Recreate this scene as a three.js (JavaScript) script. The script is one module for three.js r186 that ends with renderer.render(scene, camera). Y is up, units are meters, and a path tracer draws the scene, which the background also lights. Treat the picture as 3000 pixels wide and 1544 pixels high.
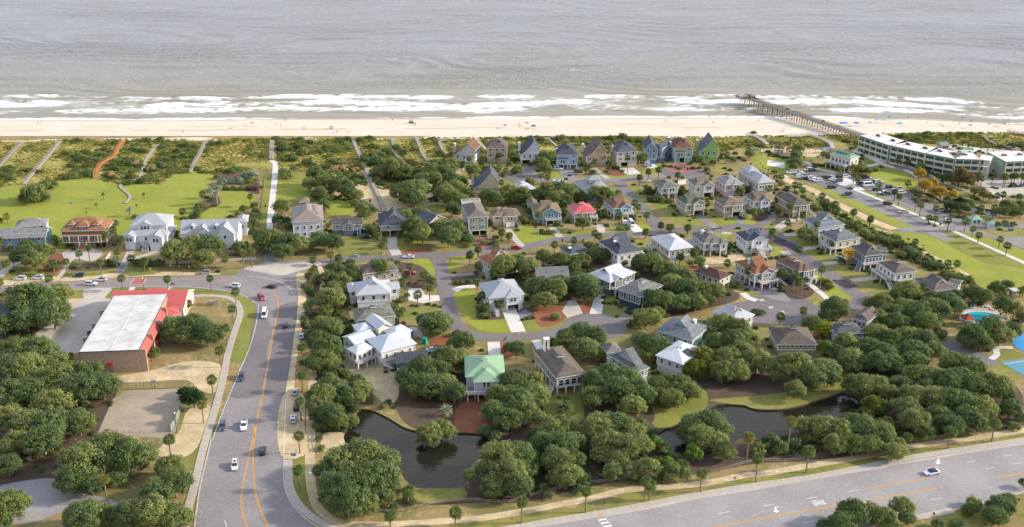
import * as THREE from 'three';
import { mergeGeometries } from 'three/addons/utils/BufferGeometryUtils.js';
import { MarchingCubes } from 'three/addons/objects/MarchingCubes.js';
import { Brush, Evaluator, SUBTRACTION } from 'three-bvh-csg';
import { FontLoader } from 'three/addons/loaders/FontLoader.js';

// ---------- camera, sky, sun, exposure ----------
const scene = new THREE.Scene();
const FOC = 3250, PITCH = 22.14 * Math.PI / 180, EYE = 174;          // focal length in pixels of a 3000 px wide picture
const camera = new THREE.PerspectiveCamera(2 * Math.atan(772 / FOC) * 180 / Math.PI, 3000 / 1544,1,9000);
camera.position.set(0, EYE, 0);
camera.rotation.set(-PITCH, 0,0);
const renderer = new THREE.WebGLRenderer({ antialias: true });
renderer.setSize(1024,527);
renderer.toneMapping = THREE.LinearToneMapping;
renderer.toneMappingExposure = 1.72;
renderer.shadowMap.enabled = true;

let seed = 12345;
const rnd = () => { seed = (seed * 1664525 + 1013904223) >>> 0; return seed / 4294967296; };
const rr = (a, b) => a + (b - a) * rnd();
const pick = a => a[Math.floor(rnd() * a.length)];
const hash = (x, y, s = 0) => { let h = (x * 374761393 + y * 668265263 + s * 2147483647) | 0; h = Math.imul(h ^ (h >>> 13), 1274126177); h ^= h >>> 16; return (h >>> 0) / 4294967296; };
const sm = t => t * t * (3 - 2 * t), mix = (a, b, t) => a + (b - a) * t, cl = (x, a = 0, b = 1) => Math.min(b, Math.max(a, x));
const sstep = (a, b, x) => sm(cl((x - a) / (b - a)));
function vnoise(x, y, p = 0, s = 0) {                                  // value noise, periodic with p cells
  const xi = Math.floor(x), yi = Math.floor(y), fx = sm(x - xi), fy = sm(y - yi);
  const w = v => p ? ((v % p) + p) % p : v;
  return mix(mix(hash(w(xi), w(yi), s), hash(w(xi + 1), w(yi), s), fx), mix(hash(w(xi), w(yi + 1), s), hash(w(xi + 1), w(yi + 1), s), fx), fy);
}
function fbm(x, y, oct = 4, p = 0, s = 0) { let a = 0, k = .5, n = 0; for (let i = 0; i < oct; i++) { a += k * vnoise(x, y, p, s + i); n += k; k *= .5; x *= 2; y *= 2; p *= 2; } return a / n; }

// the sun stands to the right, about 22 degrees high; bright hazy sky with broken cloud
const SUN_EL = 24 * Math.PI / 180, SUN_DIR = new THREE.Vector3(Math.cos(SUN_EL) * Math.cos(.03), Math.sin(SUN_EL), -Math.cos(SUN_EL) * Math.sin(.03));
{
  const w = 1024, h = 512, d = new Float32Array(w * h * 4);
  for (let j = 0; j < h; j++) for (let i = 0; i < w; i++) {
    const el = ((j + .5) / h - .5) * Math.PI, az = ((i + .5) / w) * 2 * Math.PI - Math.PI;
    const y = Math.sin(el), e = Math.max(el, 0), c = Math.cos(el), x = c * Math.cos(az), z = c * Math.sin(az);
    const up = cl(e / 1.2);
    const k = 1 / (y + .12);
    const cloud = sstep(.42,.68, fbm(x * k * 1.1 + 7, z * k * 1.1 + 3,5,0,9)) * sstep(.02,.2, y);
    let r = mix(.86,.30, up ** .6), g = mix(.90,.46, up ** .6), b = mix(.96,.80, up ** .6);
    r = mix(r, 1.02, cloud * .8); g = mix(g, 1.02, cloud * .8); b = mix(b, 1.04, cloud * .8);
    const s = x * SUN_DIR.x + y * SUN_DIR.y + z * SUN_DIR.z, glow = Math.exp((s - 1) * 7) * .9;
    const o = (j * w + i) * 4, q = .74;
    d[o] = (r + glow * 1.0) * q; d[o + 1] = (g + glow * .93) * q; d[o + 2] = (b + glow * .78) * q; d[o + 3] = 1;
  }
  const t = new THREE.DataTexture(d, w, h, THREE.RGBAFormat, THREE.FloatType);
  t.mapping = THREE.EquirectangularReflectionMapping; t.magFilter = THREE.LinearFilter; t.needsUpdate = true;
  scene.background = t; scene.environment = t;
}
const sun = new THREE.DirectionalLight(new THREE.Color(1,.90,.76), 3.9);
sun.position.copy(SUN_DIR).multiplyScalar(900).add(new THREE.Vector3(0,0,-450));
sun.target.position.set(0,0,-450); scene.add(sun, sun.target);
sun.castShadow = true; sun.shadow.radius = 6; sun.shadow.mapSize.set(4096,4096);
Object.assign(sun.shadow.camera, { left: -420, right: 420, top: 420, bottom: -420, near: 100, far: 2000 });

// ---------- a pixel of a tile of the plan -> a place on the ground (or at height h) ----------
const TILE = { S: [0,0,1], a: [0,350,2.6], b: [700,350,2.6], c: [1300,350,2.6], d: [2200,350,2.6], e: [0,700,2.6], f: [700,700,2.6], g: [1400,600,2.6], h: [2200,700,2.6], i: [0,1034,2.6], j: [700,1034,2.6], k: [1400,1034,2.6], l: [2200,1034,2.6], m: [1850,390,4.278], n: [1850,600,4.278], o: [1300,390,4.278], q: [1900,800,3.565], r: [2150,390,4.278], s: [2600,390,5.305], t: [2650,820,3.157], u: [2150,260,3.0306], x: [0,400,4.278], y: [450,400,4.278], z: [900,400,4.278], w: [2460,690,6.98], A: [170,620,11.05], B: [350,610,9.47], C: [20,780,8.587], E: [180,840,4.735], H: [2500,390,10.2] };
function at(t, x, y, h = 0) {
  const [ox, oy, k] = TILE[t];
  const dx = ox + x / k - 1500, dy = -(oy + y / k - 772);
  const wy = dy * Math.cos(PITCH) - FOC * Math.sin(PITCH), wz = -dy * Math.sin(PITCH) - FOC * Math.cos(PITCH);
  const q = (h - EYE) / wy;
  return new THREE.Vector3(dx * q, h, wz * q);
}
const mpp = (t, x, y) => at(t, x + 1, y).distanceTo(at(t, x, y));       // metres per plan pixel, sideways
const tall = (t, x, y0, y1) => {                                        // height of a thing whose foot is at row y0 and whose top is at row y1
  const f = at(t, x, y0), [ox, oy, k] = TILE[t];
  let lo = 0, hi = 60;
  for (let i = 0; i < 30; i++) { const m = (lo + hi) / 2; const dz = f.z, Y = m - EYE; const cy = Y * Math.cos(PITCH) - dz * Math.sin(PITCH), cz = Y * Math.sin(PITCH) + dz * Math.cos(PITCH); const row = 772 - FOC * cy / -cz; if (row > oy + y1 / k) lo = m; else hi = m; }
  return lo;
};

// ---------- naming ----------
const used = new Map();
function numbered(n) { const k = used.get(n) || 0; used.set(n, k + 1); return k ? n + '_' + String(k).padStart(3, '0') : n; }
function base(name, pos, turn = 0) { const g = new THREE.Group(); g.name = numbered(name); g.position.copy(pos); g.rotation.y = turn; scene.add(g); return g; }
function tag(o, label, category, group) { o.userData.label = label; o.userData.category = category; if (group) o.userData.group = group; return o; }
function add(name, geo, mat, parent) { const m = new THREE.Mesh(geo, mat); m.castShadow = m.receiveShadow = true; if (parent) { m.name = name; parent.add(m); } else { m.name = numbered(name); scene.add(m); } return m; }
function struct(name, geo, mat) { const m = add(name, geo, mat); m.userData.kind = 'structure'; return m; }
const LAND = [], WAIT = [];
const land = (name, p) => LAND.push({ name, x: p.x, z: p.z });
const auto = (o, what, category, group) => { o.userData.category = category; if (group) o.userData.group = group; WAIT.push({ o, what, x: o.position.x, z: o.position.z }); return o; };
function writeLabels() {
  const ORD = ['nearest', 'second', 'third', 'fourth', 'fifth', 'sixth', 'seventh', 'eighth', 'ninth', 'tenth', 'eleventh', 'twelfth', 'thirteenth', 'fourteenth', 'fifteenth', 'sixteenth', 'seventeenth', 'eighteenth', 'nineteenth', 'twentieth'];
  const sets = new Map();
  for (const w of WAIT) {
    let best = null, bd = 1e9;
    for (const l of LAND) { const d = Math.hypot(l.x - w.x, (l.z - w.z)); if (d < bd) { bd = d; best = l; } }
    const dx = w.x - best.x, dz = w.z - best.z;
    w.d = bd; w.rel = Math.abs(dx) > 1.1 * Math.abs(dz) ? (dx < 0 ? 'left of' : 'right of') : dz > 0 ? 'in front of' : 'behind';
    w.key = w.what + '|' + w.rel + '|' + best.name; w.name = best.name;
    if (!sets.has(w.key)) sets.set(w.key, []); sets.get(w.key).push(w);
  }
  for (const s of sets.values()) {
    s.sort((a, b) => a.d - b.d);
    s.forEach((w, i) => { w.o.userData.label = s.length === 1 ? `${w.what} ${w.rel} the ${w.name}` : i ? `${w.what}, ${ORD[i]} closest ${w.rel} the ${w.name}` : `${w.what}, the closest ${w.rel} the ${w.name}`; });
  }
}

// ---------- mesh builder ----------
class MB {
  constructor() { this.p = []; this.u = []; this.n = []; }
  tri(a, b, c) {
    const e = [b[0] - a[0], b[1] - a[1], b[2] - a[2]], f = [c[0] - a[0], c[1] - a[1], c[2] - a[2]];
    let n = [e[1] * f[2] - e[2] * f[1], e[2] * f[0] - e[0] * f[2], e[0] * f[1] - e[1] * f[0]];
    const l = Math.hypot(...n); if (l < 1e-9) return this; n = n.map(v => v / l);
    let t = [n[2], 0, -n[0]], tl = Math.hypot(...t);                      // up x n
    if (tl < .02) t = [1,0,0]; else t = t.map(v => v / tl);
    const s = [n[1] * t[2] - n[2] * t[1], n[2] * t[0] - n[0] * t[2], n[0] * t[1] - n[1] * t[0]];
    for (const q of [a, b, c]) { this.p.push(...q); this.n.push(...n); this.u.push(q[0] * t[0] + q[1] * t[1] + q[2] * t[2], q[0] * s[0] + q[1] * s[1] + q[2] * s[2]); }
    return this;
  }
  quad(a, b, c, d) { this.tri(a, b, c); return this.tri(a, c, d); }
  box(cx, cy, cz, w, h, d, ry = 0, tilt = 0) {
    const c = Math.cos(ry), s = Math.sin(ry), ct = Math.cos(tilt), st = Math.sin(tilt);
    const v = (i, j, k) => { let x = i * w / 2, y = j * h / 2, z = k * d / 2; const y2 = y * ct - z * st, z2 = y * st + z * ct; return [cx + x * c + z2 * s, cy + y2, cz - x * s + z2 * c]; };
    this.quad(v(-1,-1,1), v(1,-1,1), v(1,1,1), v(-1,1,1)); this.quad(v(1,-1,-1), v(-1,-1,-1), v(-1,1,-1), v(1,1,-1));
    this.quad(v(1,-1,1), v(1,-1,-1), v(1,1,-1), v(1,1,1)); this.quad(v(-1,-1,-1), v(-1,-1,1), v(-1,1,1), v(-1,1,-1));
    this.quad(v(-1,1,1), v(1,1,1), v(1,1,-1), v(-1,1,-1)); return this.quad(v(-1,-1,-1), v(1,-1,-1), v(1,-1,1), v(-1,-1,1));
  }
  bar(a, b, r, r2 = r, n = 6) {                                            // tapered round bar
    const A = new THREE.Vector3(...a), B = new THREE.Vector3(...b), d = B.clone().sub(A).normalize();
    const U = Math.abs(d.y) > .9 ? new THREE.Vector3(1,0,0) : new THREE.Vector3(0,1,0), X = U.cross(d).normalize(), Y = d.clone().cross(X);
    const pt = (P, q, i) => { const t = i / n * 2 * Math.PI; return P.clone().addScaledVector(X, Math.cos(t) * q).addScaledVector(Y, Math.sin(t) * q).toArray(); };
    for (let i = 0; i < n; i++) this.quad(pt(A, r, i), pt(A, r, i + 1), pt(B, r2, i + 1), pt(B, r2, i));
    for (let i = 1; i < n - 1; i++) this.tri(pt(B, r2,0), pt(B, r2, i), pt(B, r2, i + 1));
    return this;
  }
  ball(cx, cy, cz, r, sy = 1, n = 8) {
    const v = (i, j) => { const a = i / n * 2 * Math.PI, b = j / (n / 2) * Math.PI - Math.PI / 2; return [cx + Math.cos(b) * Math.cos(a) * r, cy + Math.sin(b) * r * sy, cz - Math.cos(b) * Math.sin(a) * r]; };
    for (let j = 0; j < n / 2; j++) for (let i = 0; i < n; i++) this.quad(v(i, j), v(i + 1, j), v(i + 1, j + 1), v(i, j + 1));
    return this;
  }
  geo() {
    const g = new THREE.BufferGeometry();
    g.setAttribute('position', new THREE.Float32BufferAttribute(this.p, 3)); g.setAttribute('normal', new THREE.Float32BufferAttribute(this.n, 3)); g.setAttribute('uv', new THREE.Float32BufferAttribute(this.u, 2));
    return g;
  }
  get empty() { return !this.p.length; }
}
// ---------- materials ----------
function texture(w, h, f, srgb = true) {                                  // f(u, v) -> [r, g, b] 0..1 as displayed
  const d = new Uint8Array(w * h * 4);
  for (let j = 0; j < h; j++) for (let i = 0; i < w; i++) { const c = f(i / w, j / h, i, j), o = (j * w + i) * 4; for (let k = 0; k < 3; k++) d[o + k] = cl(c[k]) * 255; d[o + 3] = 255; }
  const t = new THREE.DataTexture(d, w, h); t.wrapS = t.wrapT = THREE.RepeatWrapping; t.magFilter = THREE.LinearFilter; t.minFilter = THREE.LinearMipmapLinearFilter; t.generateMipmaps = true;
  if (srgb) t.colorSpace = THREE.SRGBColorSpace; t.needsUpdate = true; return t;
}
const every = (t, mx, my = mx) => { const c = t.clone(); c.repeat.set(1 / mx, 1 / my); c.needsUpdate = true; return c; };
const hex = h => new THREE.Color(h);
const C3 = h => { const c = parseInt(h.slice(1), 16); return [(c >> 16) / 255, (c >> 8 & 255) / 255, (c & 255) / 255]; };
const lerp3 = (a, b, t) => [mix(a[0], b[0], t), mix(a[1], b[1], t), mix(a[2], b[2], t)];
// blotchy ground textures: two colours, coarse and fine noise
function ground(a, b, c, cells, fine, s, bias = .5) {
  const A = C3(a), B = C3(b), D = C3(c);
  return texture(512,512, (u, v) => { const n = fbm(u * cells, v * cells, 5, cells, s), m = fbm(u * fine, v * fine, 3, fine, s + 20), t = cl((n - bias) * 2.6 + .5); let k = lerp3(A, B, t); k = lerp3(k, D, sstep(.55,.8, m) * .7); const g = .88 + .24 * hash(u * 512 | 0, v * 512 | 0, s); return k.map(x => x * g); });
}
const std = (o) => new THREE.MeshStandardMaterial({ roughness: .95, side: THREE.DoubleSide, ...o });
const T = {
  lawn: ground('#6d7128', '#7b7a31', '#636e25', 6,40,1), bright: ground('#7b8224', '#88892b', '#6e7b21', 6,40,2), dull: ground('#6d6f2c', '#857a3c', '#5c6626', 6,40,3),
  dry: ground('#8a7448', '#6f6a38', '#a58f68', 7,40,4), mulch: ground('#4d3d2f', '#5c4838', '#3f3528', 6,50,5), straw: ground('#7e4a30', '#8c5538', '#6b3d28', 6,60,6),
  dune: ground('#7c7a30', '#96883f', '#bfa878', 7,30,7,.52), sandy: ground('#c2ab85', '#a99570', '#d4c19c', 7,50,8), wood: ground('#564831', '#4a4528', '#665639', 6,50,9),
  asphalt: ground('#847d7a', '#797371', '#918a87', 5,64,10), asphaltB: ground('#928c89', '#88827f', '#9b9592', 5,64,11), asphaltD: ground('#706968', '#66605f', '#7c7472', 5,64,12),
  pad: ground('#9a8b76', '#8a7d6c', '#a59680', 4,30,16), concrete: ground('#b4aa9d', '#a89d8f', '#bfb6aa', 5,64,13), concreteW: ground('#cdc7bf', '#c2bbb2', '#d6d1ca', 5,64,14), brickPave: ground('#93605a', '#86544d', '#a06e66', 5,64,15),
};
const GM = {};
for (const [k, m] of Object.entries({ lawn: 60, bright: 50, dull: 60, dry: 50, mulch: 18, straw: 18, dune: 46, sandy: 34, wood: 50, asphalt: 40, asphaltB: 46, asphaltD: 40, pad: 30, concrete: 22, concreteW: 22, brickPave: 12 })) GM[k] = std({ map: every(T[k], m), name: k });
GM.asphalt.roughness = GM.asphaltB.roughness = GM.asphaltD.roughness = .85;
const paint = { white: std({ color: hex('#d9d7d2'), roughness: .8 }), yellow: std({ color: hex('#d79a2c'), roughness: .8 }), red: std({ color: hex('#b3504b'), roughness: .85 }) };

// roofs and walls: grain textures tinted by material colour
const TX = {
  shingle: texture(256,256, (u, v, i, j) => { const row = Math.floor(v * 24), g = hash(Math.floor(u * 20 + (row % 2) * .5) % 20, row, 3), n = fbm(u * 5, v * 5,4,5,31); const k = .78 + .17 * g + .3 * (n - .5) - (v * 24 % 1 < .16 ? .08 : 0); return [k, k, k]; }),
  seam: texture(256,256, (u, v) => { const s = (u * 12) % 1, n = fbm(u * 6, v * 6,3,6,33); const k = (s < .16 ? .74 : s < .26 ? 1.0 : .93) + .1 * (n - .5); return [k, k, k]; }),
  siding: texture(128,256, (u, v) => { const s = (v * 20) % 1, n = fbm(u * 4, v * 4,3,4,35); const k = (s < .14 ? .82 : .96) + .08 * (n - .5); return [k, k, k]; }),
  stucco: texture(256,256, (u, v) => { const n = fbm(u * 5, v * 5,5,5,37); const k = .92 + .16 * (n - .5); return [k, k, k]; }),
  plank: texture(256,256, (u, v) => { const s = (v * 16) % 1, g = hash(Math.floor(v * 16), Math.floor(u * 3), 8); const k = (s < .14 ? .62 : .86) + .16 * (g - .5); return [k, k, k]; }),
};
const BUMP = { seam: every(TX.seam, 4.8), siding: every(TX.siding, 4) };
const cache = new Map();
const memo = (k, f) => { if (!cache.has(k)) cache.set(k, f()); return cache.get(k); };
const TM = { shingle: every(TX.shingle, 6), seam: every(TX.seam, 4.8), siding: every(TX.siding, 4), stucco: every(TX.stucco, 8), plank: every(TX.plank, 3.2) };
const roofMat = (c, kind) => memo('r' + c + kind, () => std({ color: hex(c), map: TM[kind], roughness: kind === 'seam' ? .5 : .92, metalness: 0,...(kind === 'seam' ? { bumpMap: BUMP.seam, bumpScale: .03 } : {}) }));
const wallMat = (c, kind = 'siding') => memo('w' + c + kind, () => std({ color: hex(c), map: TM[kind], roughness: .85,...(kind === 'siding' ? { bumpMap: BUMP.siding, bumpScale: .012 } : {}) }));
const flat = (c, r = .8) => memo('f' + c + r, () => std({ color: hex(c), roughness: r }));
const plankMat = c => memo('p' + c, () => std({ color: hex(c), map: TM.plank, roughness: .9 }));
const TRIM = flat('#d8d8d6', .7), GLASS = new THREE.MeshPhysicalMaterial({ color: hex('#26313a'), roughness: .12, specularIntensity: 1, side: THREE.DoubleSide }), IRON = flat('#3a3a3c', .6), POST = flat('#cfcdc8', .75);
// ---------- ground plan ----------
function P(...a) { const out = []; let t = 'S', i = 0; while (i < a.length) { if (typeof a[i] === 'string') t = a[i++]; else { out.push(at(t, a[i], a[i + 1])); i += 2; } } return out; }
function curve(pts, closed, step = 2) { const c = new THREE.CatmullRomCurve3(pts, closed, 'centripetal'); return c.getSpacedPoints(Math.max(4, Math.ceil(c.getLength() / step))); }
const shapeOf = pts => new THREE.Shape(pts.map(p => new THREE.Vector2(p.x, -p.z)));
function sheetGeo(pts, y, holes = []) { const s = shapeOf(pts); for (const h of holes) s.holes.push(new THREE.Path(h.map(p => new THREE.Vector2(p.x, -p.z)))); const g = new THREE.ShapeGeometry(s); g.rotateX(-Math.PI / 2); g.translate(0, y, 0); return g; }
let layer = 0;
const WET = [], ev = new Evaluator(); ev.useGroups = false; ev.attributes = ['position', 'normal', 'uv'];
const prism = (pts, y0, y1) => { const g = new THREE.ExtrudeGeometry(shapeOf(pts), { depth: y1 - y0, bevelEnabled: false }); g.rotateX(-Math.PI / 2); g.translate(0, y0,0); return g; };
const within = (p, q) => { let c = false; for (let i = 0, j = q.length - 1; i < q.length; j = i++) if ((q[i].z > p.z) !== (q[j].z > p.z) && p.x < (q[j].x - q[i].x) * (p.z - q[i].z) / (q[j].z - q[i].z) + q[i].x) c = !c; return c; };
function sheet(name, pts, mat, y = .02, smooth = 0) { // where it meets a pond, the pond is cut out of it
  const q = smooth ? curve(pts, true, smooth) : pts; layer += .0008; y += layer % .018; const wet = WET.filter(w => w.some(p => within(p, q)) || q.some(p => within(p, w)));
  if (!wet.length) return struct(name, sheetGeo(q, y), mat);
  let b = new Brush(prism(q, y - .01, y)); for (const w of wet) b = ev.evaluate(b, new Brush(prism(w, -1,1)), SUBTRACTION);
  const g = b.geometry, P = g.attributes.position, U = g.attributes.uv; for (let i = 0; i < P.count; i++) U.setXY(i, P.getX(i), -P.getZ(i)); return struct(name, g, mat);
}
function ribbonGeo(pts, width, y, side = 0) {                             // side: shift to the right of the way of going
  const p = [], u = [], ix = [];
  pts.forEach((q, i) => { const a = pts[Math.max(0, i - 1)], b = pts[Math.min(pts.length - 1, i + 1)], dx = b.x - a.x, dz = b.z - a.z, l = Math.hypot(dx, dz) || 1, nx = -dz / l, nz = dx / l; for (const k of [side - width / 2, side + width / 2]) { p.push(q.x + nx * k, y, q.z + nz * k); u.push(q.x + nx * k, -(q.z + nz * k)); } if (i) { const o = i * 2; ix.push(o - 2, o, o - 1, o - 1, o, o + 1); } });
  const g = new THREE.BufferGeometry(); g.setAttribute('position', new THREE.Float32BufferAttribute(p, 3)); g.setAttribute('uv', new THREE.Float32BufferAttribute(u, 2)); g.setIndex(ix); g.computeVertexNormals(); return g;
}
function ribbon(name, pts, width, mat, y = .045) { layer += .0008; return struct(name, ribbonGeo(curve(pts, false, 2), width, y + layer % .018), mat); }

// ponds and pools are real hollows in the ground
const pondA = curve(P('j', 925,425,1000,432,1130,490,1280,575,1400,600,1650,605,1850,618,1910,640,1885,750,1770,860,1720,1020,1500,1030,1350,1030,1260,960,1180,800,1050,720,890,705,805,680,805,610,860,520), true, 3);
const pondB = curve(P('k', 1690,470,1800,400,1900,390,2080,408, 'l', 0,425,200,432,330,415,480,370,620,330,720,305,850,380,740,470,600,520,480,560,320,610,120,630, 'k', 1980,660,1850,740,1600,790,1380,740,1340,640,1450,570), true, 3);
const pondC = curve(P('s', 570,925,640,930,760,1000,870,1070,1060,1015,1180,1030,1310,1090,1400,1150,1560,1180,1680,1215,1690,1310,1600,1320,1480,1270,1290,1235,1130,1180,960,1130,820,1110,700,1030,590,970), true, 3);
const poolA = curve(P('t', 535,335,580,305,660,295,760,302,850,325,882,350,850,372,740,384,620,380,555,362), true, 1);
const poolB = curve(P('s', 1095,232,1150,222,1290,224,1345,252,1300,276,1160,272,1100,258), true, 1.5);
WET.push(pondA, pondB, pondC);
{
  const zEdge = at('S', 1500,398).z;
  const out = [[-1200,120], [1200,120], [1200, zEdge], [-1200, zEdge]].map(([x, z]) => new THREE.Vector3(x, 0, z));
  const g = sheetGeo(out, 0, [pondA, pondB, pondC, poolA, poolB]);
  struct('ground', g, GM.dry);
}
function hollow(pts, depth, wallM, floorM, wall = 'bank') {
  const g = new MB(); for (let i = 0; i < pts.length; i++) { const a = pts[i], b = pts[(i + 1) % pts.length]; g.quad([a.x, 0, a.z], [b.x, 0, b.z], [b.x, -depth, b.z], [a.x, -depth, a.z]); }
  struct(wall, g.geo(), wallM); struct(wall === 'bank' ? 'pond_floor' : 'pool_floor', sheetGeo(pts, -depth), floorM);
}
const pondWater = new THREE.MeshPhysicalMaterial({ color: hex('#23231b'), roughness: .07, ior: 1.33, side: THREE.DoubleSide, bumpMap: every(texture(256,256, (u, v) => { const n = fbm(u * 8, v * 20,4,4,41); return [n, n, n]; }, false), 14), bumpScale: .05 });
for (const [p, n] of [[pondA, 'the pond in the foreground'], [pondB, 'x'], [pondC, 'y']]) { hollow(p, 1.6, GM.wood, GM.mulch); struct('pond_water', sheetGeo(p, -.45), pondWater); }
const poolTile = flat('#57b9c4', .5), poolWater = new THREE.MeshPhysicalMaterial({ color: hex('#ffffff'), transmission: 1, thickness: 1, ior: 1.33, roughness: .05, attenuationColor: hex('#49c4cf'), attenuationDistance: 3, side: THREE.DoubleSide });
for (const p of [poolA, poolB]) { hollow(p, 1.4, poolTile, poolTile, 'pool_wall'); struct('pool_water', sheetGeo(p, -.12), std({ color: hex('#3fb5bd'), roughness: .12 })); }
const ring = (pts, w) => { const c = pts.reduce((a, p) => a.add(p), new THREE.Vector3()).divideScalar(pts.length); return pts.map(p => p.clone().add(p.clone().sub(c).normalize().multiplyScalar(w))); };
{ const s = (name, pts, hole, y, m) => struct(name, sheetGeo(pts, y, [hole]), m);
  s('pool_deck', curve(P('t', 505,330,560,270,640,258,740,258,840,285,925,340,930,385,860,398,740,402,600,400,520,380), true, 2), poolA, .07, GM.concrete);
  s('pool_coping', ring(poolA, .45), poolA, .1, flat('#dcd8d0'));
  s('pool_deck', P('s', 985,175,1330,175,1450,200,1440,280,1330,300,1060,285,960,240), poolB, .07, GM.concreteW); }

// ---- lawns, beds and bare ground ----
const L = (m, ...p) => sheet('lawn', P(...p), GM[m], .02,3), BED = (m, ...p) => sheet('planting_bed', P(...p), GM[m], .04,2);
sheet('dune', [...P('S', -260,411,0,411,400,409,700,407,1000,405,1500,402,2000,400,2300,398,2600,390,3000,386,3300,386), ...P('S', 3300,470,2900,440,2600,425,2400,425,2150,440,1800,470,1500,490,1320,520,1180,580,1050,560,960,520,820,490,630,515,510,520,440,560,340,545,270,527,180,530,130,575,60,545,20,548,-120,590,-260,640)], GM.dune, .015);
sheet('woodland_floor', P('b', 560,400,900,400,1000,330,1500,330,1700,380,1800,420,1750,560,1680,680,1300,660,1100,700,1000,640,880,600,640,600,560,480), GM.sandy, .02,4);
sheet('woodland_floor', P('e', -300,400,60,360,500,380,530,520,360,660,240,760,500,920,850,1050,850,1320, 'i', 740,620,400,960,0,1020,-300,1000), GM.mulch, .018,4);
sheet('woodland_floor', P('f', 640,200,800,160,860,300,820,480,860,640,840,760,800,1000,930,1060,1020,1260, 'j', 900,430,780,640,560,560,560,200, 'f', 560,900,480,700,520,450), GM.wood, .02,4);
sheet('woodland_floor', P('g', 100,420,700,400,900,400,1100,560,1250,420,1700,560,2000,700,1700,800,1300,860,1200,780,900,660,600,730,340,660,100,560), GM.mulch, .02,4);
sheet('woodland_floor', P('f', 1200,960,1500,860,1700,900, 'k', 560,300,740,330,1300,250,1700,200,2080,150, 'l', 600,200,1100,60,1500,180,2000,240,2000,560,1500,620,1200,670,800,780,0,850, 'k', 1700,920,1200,960,700,1050,400,1130,0,1140, 'j', 1500,1160,1300,1140,1300,1040,1700,1030,1900,650,1600,590,1300,560), GM.mulch, .012,4);
L('lawn', 'k', 1300,330,1700,260,1750,400,1680,470,1440,570,1330,560,1350,480);
L('dull', 'k', 1750,360,2080,330, 'l', 300,290,600,200,760,160,800,240,620,320,480,365,330,410,200,428,0,420, 'k', 1900,385);
L('lawn', 'k', 530,320,740,310,800,500,700,560,540,520);
L('bright', 'x', -300,690,0,690,140,600,270,608,250,700,400,815,560,780,690,620,800,552,1170,532,1470,600,1520,572,1720,540,1780,582,2030,608, 'y', 300,470,720,482,700,580,600,760,480,920,420,1060, 'a', 1370,880,900,880,800,960,0,960,-200,900);
L('bright', 'y', 840,682,1060,674,1250,722,1290,800,1280,880,1080,960,920,1010,600,1050,590,970,700,900,830,840,850,760);
BED('mulch', 'y', 790,440,1120,436,1140,500,1120,540,800,530); BED('mulch', 'y', 680,740,760,720,830,800,830,850,700,900,600,960,560,940,640,860);
BED('mulch', 'y', 840,640,1080,640,1300,660,1310,720,1250,715,1060,672,850,678);
L('bright', 'y', 1575,560,1890,590,1910,650,1990,690,1990,790,1650,805,1530,815,1550,600); L('lawn', 'y', 1560,300,1640,260,1640,420,1900,400,1890,580,1560,550);
L('bright', 'z', 300,790,570,750,590,880,620,960,280,985); L('bright', 'z', 1500,870,1850,850,1840,920,1560,910); L('lawn', 'z', 690,1010,760,1010,760,1200,690,1200);
L('lawn', 'y', 1400,480,1478,480,1440,1000,1420,1150,1330,1150,1370,700);
L('dull', 'b', 800,905,1010,905,1060,1040,790,1045); L('lawn', 'b', 1200,920,1380,920,1400,1000,1220,1000); BED('straw', 'b', 1230,1005,1460,985,1450,1025,1260,1035); L('dull', 'b', 1580,930,1790,930,1800,990,1560,1015);
L('lawn', 'a', 30,1190,200,1120,430,1170,440,1195,30,1225); L('lawn', 'a', 520,1140,890,1130,880,1150,760,1185,500,1200); BED('mulch', 'a', 560,1100,770,1080,900,1080,890,1130,540,1150); BED('straw', 'a', 420,1010,480,1040,430,1170,350,1180,340,1120);
L('dull', 'a', 980,1110,1270,1105,1700,1120,1980,1105,1480,1140,1160,1155,1120,1190,1000,1195,975,1165); L('dull', 'a', 1640,1150,2000,1120,1995,1150,1500,1180,1450,1165);
L('dull', 'e', 440,390,640,392,630,450,440,465); L('dull', 'e', 850,395,1000,370,990,420,790,455); L('dull', 'e', 1050,372,1480,376,1740,405,1760,425,1440,425,1040,400);
L('dry', 'e', 1400,445,1650,442,1760,470,1810,540,1780,680,1700,920,1300,980,1200,900,1600,780,1420,620); L('lawn', 'e', 1820,430,1900,455,1935,510,1930,600,1890,830,1860,920,1770,940,1770,880,1840,600);
sheet('bare_sand', P('e', 880,1050,1120,1010,1450,930,1680,960,1630,1180,1500,1140,1440,1080,920,1090), GM.sandy, .03,3); sheet('bare_sand', P('i', 1450,420,1600,400,1540,640,1440,780,1300,810,1180,760,1240,700,1350,620), GM.sandy, .03,3);
L('dull', 'i', 1540,640,1500,880,1440,900,1350,840,1420,780); L('lawn', 'e', 1500,1050,1570,1040,1580,1120,1500,1130);
sheet('bare_sand', P('e', 430,470,850,458,810,500,560,530), GM.sandy, .03,2);
L('lawn', 'g', -10,868,215,858,255,972,-10,955); L('bright', 'f', 1650,410,1780,378,1850,580,2030,588,2075,705,1900,712,1760,650,1690,540); L('lawn', 'g', 318,890,450,885,470,930,640,880,680,868,560,930,370,965); BED('straw', 'g', 440,790,640,780,660,870,490,932); BED('straw', 'g', 740,730,860,740,850,830,800,828); BED('mulch', 'g', 290,800,420,790,450,870,320,870); BED('mulch', 'g', 0,820,210,830,215,865,0,870);
L('lawn', 'g', 950,690,1060,690,1070,760,950,760); L('lawn', 'g', 950,790,1110,800,1090,870,980,850); L('dull', 'g', 1180,800,1330,800,1300,900,1150,880);
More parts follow.
